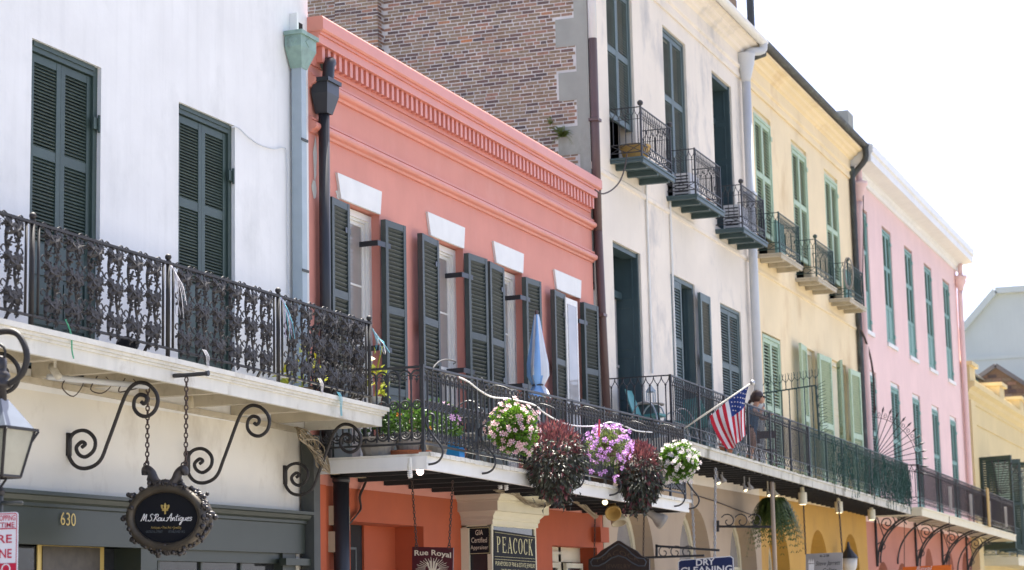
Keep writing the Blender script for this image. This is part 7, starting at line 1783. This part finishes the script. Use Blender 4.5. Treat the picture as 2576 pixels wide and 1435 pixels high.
# cable tangle at the red balcony corner and along its soffit
rc = random.Random(9); mb = MB()
for k in range(16):
    P_ = [at(745 + rc.uniform(-4, 4), 1075, -0.25)]
    for (x, y) in ((765, 1100), (785, 1115), (800, 1140), (812, 1165)): P_.append(at(x + rc.uniform(-16, 16), y + rc.uniform(-16, 16), -0.35 + rc.uniform(-0.25, 0.2)))
    P_.append(at(830, 1188 + rc.uniform(-4, 4), -0.3)); mb.tube(smooth_path(P_, 5), 0.007, 4)
build(mb, 'cable_tangle', M['wire'], label='tangle of tan cables hanging between the white and red buildings', cat='cables', kind='stuff')
mb = MB(); SO = [(830, 1186), (880, 1192), (930, 1195), (980, 1192), (1020, 1200), (1080, 1205), (1140, 1215), (1200, 1228), (1250, 1232)]
for k in range(7): mb.tube(smooth_path([at(x + rc.uniform(-6, 6), y + rc.uniform(-5, 8), -0.12 + rc.uniform(-0.05, 0.05)) for x, y in SO], 4), 0.009, 4)
build(mb, 'cable_run', M['wire'], label='bundle of tan cables strung along under the red balcony', cat='cables')
mb = MB(); SO = [(1245, 1232), (1290, 1240), (1320, 1262), (1350, 1272), (1380, 1268), (1420, 1255), (1460, 1270), (1500, 1300)]
for k in range(8): mb.tube(smooth_path([at(x + rc.uniform(-6, 6), y + rc.uniform(-6, 6), -0.7 + rc.uniform(-0.08, 0.05)) for x, y in SO], 4), 0.009, 4)
build(mb, 'cable_run', M['wire'], label='sagging cable bundle across the cream display window cornice', cat='cables')
mb = MB()
for k in range(5): mb.tube(smooth_path([at(x + rc.uniform(-2, 2), y, -0.03 - 0.01 * k) for x, y in ((925, 1205), (915, 1225), (905, 1250), (908, 1280), (895, 1300), (878, 1318), (868, 1322))], 4), 0.009, 4)
build(mb, 'cable_drop', M['wire_dark'], label='dark cables dropping down the orange wall to the meter boxes', cat='cables')
for i, (x0, x1, y0, y1) in enumerate(((849, 880, 1272, 1323), (848, 875, 1337, 1390))):
    a, b = at(x0, y0, -0.12), at(x1, y1, -0.12); t = thing('meter_box', ('upper beige utility box on the orange wall', 'lower beige utility box on the orange wall')[i], 'utility box', (a.x, -0.06, b.z)); mb = MB(); mb.box(a.x, b.x, -0.12, -0.0, b.z, a.z); build(mb, 'case', M['plastic_box'], t); mb = MB(); mb.box(a.x + 0.03, b.x - 0.03, -0.135, -0.121, b.z + 0.03, a.z - 0.03); build(mb, 'lid', M['plastic_box'], t)
    mb = MB(); mb.box((a.x + b.x) / 2, b.x - 0.02, -0.13, -0.05, b.z - 0.06, b.z); build(mb, 'connector', M['greypot'], t)
a, b = at(1497, 1325, -0.14), at(1523, 1365, -0.14); mb = MB(); mb.box(33.05, 33.5, -0.16, 0, b.z, a.z); build(mb, 'alarm_box', M['orange'], label='red painted metal box near the end of the orange wall', cat='box')
# streamers and beads on the white railing
sm = [mat('streamer_white', (0.75, 0.74, 0.78), 0.6, 0), mat('streamer_aqua', (0.15, 0.5, 0.62), 0.6, 0), mat('streamer_lilac', (0.6, 0.48, 0.68), 0.6, 0)]
for i, (px, py, cols, lab, dirn) in enumerate(((432, 690, (0,), 'white paper streamers tied to the second railing post', 1), (707, 768, (0, 2, 1), 'white lilac and aqua streamers tied to the third railing post', 1), (938, 845, (1, 0), 'aqua streamer blowing from the end railing post', 2))):
    mb = MB(); p = at(px, py, BY - 0.03); rs2 = random.Random(40 + i)
    for k in range(9):
        mb.cur = k % len(cols); L_ = rs2.uniform(0.15, 0.42) if dirn == 1 else rs2.uniform(0.08, 0.22); dx = rs2.uniform(0.0, 0.3) * (1.4 if dirn == 2 else 0.9)
        P_ = [p + Vector((rs2.uniform(-.02, .02), 0, 0.08)), p + Vector((dx * 0.3, -0.03, -0.02)), p + Vector((dx * 0.6, -0.04 + rs2.uniform(-.03, .03), -L_ * 0.5)), p + Vector((dx, -0.03, -L_))]
        mb.tube(smooth_path(P_, 5), 0.009, 4, flat=0.3)
    build(mb, 'streamer', [sm[c] for c in cols], label=lab, cat='streamers')
for i, (x, y, lab, m_) in enumerate(((510, 895, 'scrap of white streamer on the white balcony edge below the second bay', 0), (800, 965, 'white streamer scrap dangling near the end of the white balcony', 0), (848, 1000, 'pale blue ribbon hanging over the end of the white fascia', 1))):
    p = at(x, y, BY - 0.08); mb = MB(); 
    for k in range(3): mb.tube(smooth_path([p + Vector((0.03 * k, 0, 0.06)), p + Vector((0.03 * k + 0.05, -0.01, 0.0)), p + Vector((0.02 * k + 0.08, 0, -0.06 - 0.05 * (i == 2))), p + Vector((0.02 * k + 0.09, 0, -0.10 - 0.1 * (i == 2)))], 4), 0.008, 4, flat=0.4)
    build(mb, 'streamer', sm[m_], label=lab, cat='streamers')
bead_m = mat('green_beads', (0.05, 0.35, 0.18), 0.3, 0); p = at(162, 805, BY - 0.04); mb = MB()
for k in range(30): t = k / 29; mb.ball(p + Vector((0.02 + 0.10 * t + (0.03 * math.sin(t * 5)), -0.04 * t, -0.33 * t)), 0.008, 6, 4)
build(mb, 'bead_string', bead_m, label='string of green carnival beads hanging over the white balcony edge', cat='beads')
p = at(317, 862, BY + 0.15); mb = MB(); mb.ball((p.x, p.y, wz(p.x) + 0.085), 0.095, 14, 8, sz=0.85); mb.ball((p.x + 0.02, p.y - 0.03, wz(p.x) + 0.075), 0.085, 12, 7, sz=0.7); build(mb, 'black_helmet', M['signblack'], label='black rounded helmet lying on the white balcony floor', cat='helmet', smooth=True)
# hanging fern and its bracket, tan post
fc = at(1945, 1262, -0.75); t = thing('hanging_fern', 'large hanging fern between the tan and ochre ground floors', 'plant', fc - Vector((0, 0, 1.0)))
mb = MB(); mb.lathe(fc - Vector((0, 0, 0.2)), [(0.14, 0), (0.2, 0.25), (0.21, 0.26)], 12); build(mb, 'pot', M['soil'], t)
mb = MB()
for a in range(3): mb.tube([fc + Vector((0.18 * math.cos(a * 2.1), 0.18 * math.sin(a * 2.1), 0.05)), (fc.x, fc.y, 4.0)], 0.005, 4)
build(mb, 'hanger', M['iron'], t)
mb = MB(); fronds(mb, fc, 230, 0.66, random.Random(8), spread=0.8, droop=1.0, w=0.075, leaflets=16); build(mb, 'fronds', M['fern_dark'], t, kind='stuff')
mb = MB(); a = at(1935, 1300, -1.0); mb.tube([(a.x, -1.08, 0.13), (a.x, -1.08, 4.0)], 0.045, 10); build(mb, 'gallery_post', M['cream_low'], label='slim tan post standing at the kerb under the cream gallery', cat='post', smooth=True)
SBX = 40.9
def Sb(px, p_y): return atX(px, p_y, SBX)
t = thing('sign_bracket', 'black horizontal iron sign bracket with small scrolls under the cream gallery', 'bracket', Sb(1806, 1325)); a, b = Sb(1806, 1325), Sb(1940, 1326)
mb = MB(); mb.bar(a, b, 0.045); mb.bar(Sb(1806, 1310), Sb(1806, 1338), 0.05); build(mb, 'arm', M['iron'], t)
for k in range(3): c = Sb(1832 + 34 * k, 1318); mb = MB(); mb.tube([c + Vector((0, -u, w)) for u, w in spiral(0, 0.05, 0.16, 0.03, 2.6, -1.1, 14)], 0.012, 5); build(mb, 'scroll', M['iron'], t)
SB2 = 36.3
def Sc(px, p_y): return atX(px, p_y, SB2)
t = thing('sign_bracket', 'black iron bracket holding the dry cleaning sign', 'bracket', Sc(1640, 1403))
for (x0, y0, x1, y1, lab) in ((1650, 1374, 1810, 1385, 'arm'), (1600, 1404, 1772, 1398, 'arm'), (1652, 1370, 1652, 1402, 'upright')): mb = MB(); mb.bar(Sc(x0, y0), Sc(x1, y1), 0.04); build(mb, lab, M['iron'], t)
for k in range(3): c = Sc(1670 + 30 * k, 1390); mb = MB(); mb.tube([c + Vector((0, -u, w)) for u, w in spiral(0, 0.0, 0.13, 0.02, 0.5, 1.2, 14)], 0.010, 5); build(mb, 'scroll', M['iron'], t)
# ================================================================== spiked guards between galleries
def fork(mb, p, d, s_, L_=0.2, r_=0.012):
    p = Vector(p); d = Vector(d).normalized(); s_ = Vector(s_).normalized()
    for k in (-1, 0, 1): mb.tube([p, p + s_ * (0.06 * k) + d * (L_ * 0.35), p + s_ * (0.085 * k) + d * L_], r_, 4, rf=lambda t: 1 - 0.5 * t)
GX = 44.9
def Gg(px, p_y): return atX(px, p_y, GX)
t = thing('spiked_guard', 'black iron guard screen with forked spikes between the cream and yellow galleries', 'guard', Gg(1985, 1110))
mb = MB(); zt0, zt1 = Gg(1918, 990), Gg(2052, 970); mb.bar(zt0, zt1, 0.03)
mb.bar(zt1, Gg(2062, 1108), 0.04); mb.bar(zt0, Gg(1925, 1075), 0.025); build(mb, 'frame', M['iron_green'], t)
for k in range(7):
    f = (k + 0.5) / 7; mb = MB(); a = zt0.lerp(zt1, f); mb.tube([a, (a.x, a.y, gz(GX))], 0.013, 5); build(mb, 'bar', M['iron_green'], t)
for k in range(10):
    f = k / 9; mb = MB(); a = zt0.lerp(zt1, f); mb.tube([a, a + Vector((0, 0, 0.18))], 0.012, 4); fork(mb, a + Vector((0, 0, 0.16)), (0, 0, 1), (0, 1, 0)); build(mb, 'forked_spike', M['iron_green'], t)
for k in range(6):
    f = (k + 0.3) / 6; mb = MB(); a = zt1.lerp(Gg(2062, 1108), f); fork(mb, a, (0, -1, 0.3), (0, 0, 1), 0.22); build(mb, 'forked_spike', M['iron_green'], t)
def fan(name, label, X, c, R0, R1, a0, a1, n, m, zsq=1.0):
    t = thing(name, label, 'guard', c, 'fan shaped spike guards'); c = Vector(c)
    for k in range(n):
        a = a0 + (a1 - a0) * k / (n - 1); d = Vector((0, -math.cos(a), math.sin(a) * zsq)); mb = MB(); p1 = c + d * R1; mb.tube([c + d * R0, p1], 0.013, 4)
        mb.tube([p1 - d * 0.02, p1 + d * 0.06, p1 + d * 0.16], 0.03, 5, rf=lambda u: 0.3 + 1.4 * u if u < 0.6 else 0.1); build(mb, 'spike', m, t)
    mb = MB(); mb.tube([c + Vector((0, -math.cos(a0 + (a1 - a0) * k / 24), math.sin(a0 + (a1 - a0) * k / 24) * zsq)) * (R1 * 0.88) for k in range(25)], 0.012, 4); build(mb, 'hoop', m, t)
    for k in range(n - 1):
        a = a0 + (a1 - a0) * (k + 0.5) / (n - 1); q = c + Vector((0, -math.cos(a), math.sin(a) * zsq)) * (R1 * 0.94); mb = MB(); mb.tube([q + Vector((0, u, w)) for u, w in spiral(0, 0, 0.07, 0.02, a, 1.2, 8)], 0.009, 4); build(mb, 'scroll', m, t)
    return t
FXg = 57.45
fcen = atX(2190, 1165, FXg)
fan('spike_fan', 'black iron fan of spear spikes between the yellow and pink galleries', FXg, fcen, 0.1, (atX(2190, 1165, FXg) - atX(2322, 1165, FXg)).length, R(-14), R(98), 15, M['iron_dark'], 1.0)
fc2 = atX(2512, 1245, 76.8)
fan('spike_fan', 'black iron fan of spikes at the far end of the pink gallery', 76.8, fc2, 0.1, 1.15, R(10), R(98), 9, M['iron_dark'])
# slanted stays on the pink gallery
for i, px in enumerate((2415, 2448, 2495, 2545)):
    x = 62.5 + i * 4.2; mb = MB(); mb.bar((x, -1.52, pr(x) - 0.35), (x + 0.05, -1.5, pz(x) + 0.15), 0.05, 0.05); mb.bar((x - 0.18, -1.5, pr(x) - 0.35), (x - 0.12, -1.5, pz(x) + 0.15), 0.05, 0.05); build(mb, 'diagonal_stay', M['greypot'], pgal)
a = 70.1; mb = MB(); sl(mb, a, a + 0.5, -1.56, -1.53, -0.05, 1.25, pz); build(mb, 'hanging_banner', M['tanpot'], label='narrow faded yellow banner hung on the pink gallery railing', cat='banner')
# string lights and creeper on the yellow gallery railing
rs3 = random.Random(77); mb = MB()
for k in range(250):
    x = 46.8 + (57.2 - 46.8) * (1 - rs3.random() ** 1.3); z0 = gr(x) - rs3.uniform(0, 0.9); L_ = rs3.uniform(0.25, 0.6); y = GY - 0.02 - rs3.uniform(0, 0.06)
    mb.tube([(x, y, z0), (x + rs3.uniform(-.12, .12), y - 0.02, z0 - L_ * 0.5), (x + rs3.uniform(-.2, .2), y, max(z0 - L_, gz(x) - 0.32))], 0.007, 3)
    for q in range(2): leaf_at(mb, Vector((x + rs3.uniform(-.1, .1), y - 0.02, z0 - rs3.random() * L_)), rdir(rs3), rdir(rs3), 0.06, 0.025)
M['creeper'] = leafmat('teal_green_string', (0.02, 0.075, 0.065), (0.07, 0.16, 0.14), 0.1)
build(mb, 'string_lights', M['creeper'], label='mass of green string lights draped over the yellow gallery railing', cat='string lights', kind='stuff')
# mossy debris and weeds on the cream gallery edge
mb = MB()
for k in range(260):
    x = rs3.uniform(34.2, 57.0); leaf_at(mb, Vector((x, GY - 0.03, gz(x) + 0.0)), Vector((rs3.uniform(-1, 1), rs3.uniform(-0.6, 0), rs3.uniform(-0.3, 0.8))), rdir(rs3), rs3.uniform(0.03, 0.08), 0.02)
build(mb, 'moss', M['fern_dark'], label='moss and small weeds along the gallery deck edge', cat='moss', kind='stuff')
# loose cables
for lab, pts, Y, r_ in (('dark cable drooping from the first small balcony of the cream building', ((1577, 388), (1572, 420), (1560, 455), (1540, 478), (1515, 488), (1497, 478)), -0.45, 0.014), ('dark cable arcing from the last yellow balcony down the pink wall', ((2160, 820), (2175, 850), (2190, 900), (2198, 960), (2200, 1040)), -0.2, 0.03), ('thin black cable beside the pink downpipe', ((2172, 480), (2170, 700), (2160, 860)), -0.3, 0.014), ('twin thin cables along the tan ground floor wall', ((1745, 1245), (1800, 1262), (1860, 1285), (1910, 1302)), -0.03, 0.010)):
    mb = MB(); mb.tube(smooth_path([at(x, y, Y) for x, y in pts], 5), r_, 5); build(mb, 'loose_cable', M['wire_dark'], label=lab, cat='cable')
mb = MB(); p = at(2133, 655, -0.56); mb.tube([p + Vector((0.0, 0.12 * math.cos(k * 0.45), -0.35 + 0.42 * math.sin(k * 0.45))) for k in range(14)], 0.02, 5, closed=True); mb.tube([p + Vector((0.03, 0.10 * math.cos(k * 0.45), -0.32 + 0.40 * math.sin(k * 0.45))) for k in range(14)], 0.016, 5, closed=True); build(mb, 'coiled_rope', M['greypot'], label='coil of grey rope hung on the last yellow balcony post', cat='rope')
for i, a in enumerate((45.75, 53.5)): mb = MB(); mb.box(a + 0.15, a + 0.95, -0.40, -0.34, 9.44, 10.25); build(mb, 'screen_panel', M['pshut'], label=('green board leaning inside the first yellow balcony', 'green board leaning inside the last yellow balcony')[i], cat='board')
p = at(1095, 1290, -0.9)
# wall lantern by the ochre arches
p = at(2136, 1420, -0.35); t = thing('wall_lantern', 'dark wall lantern with white globe beside the last ochre arch', 'lantern', (p.x, 0, p.z)); mb = MB(); mb.lathe((p.x, p.y, p.z - 0.3), [(0.1, 0), (0.2, 0.25), (0.22, 0.45)], 12); build(mb, 'globe', M['wpaint'], t, smooth=True)
mb = MB(); mb.lathe((p.x, p.y, p.z + 0.15), [(0.25, 0), (0.2, 0.08), (0.06, 0.25), (0.02, 0.42)], 12); mb.tube([(p.x, p.y, p.z + 0.2), (p.x, 0, p.z + 0.25)], 0.03, 6); build(mb, 'cap', M['iron'], t)
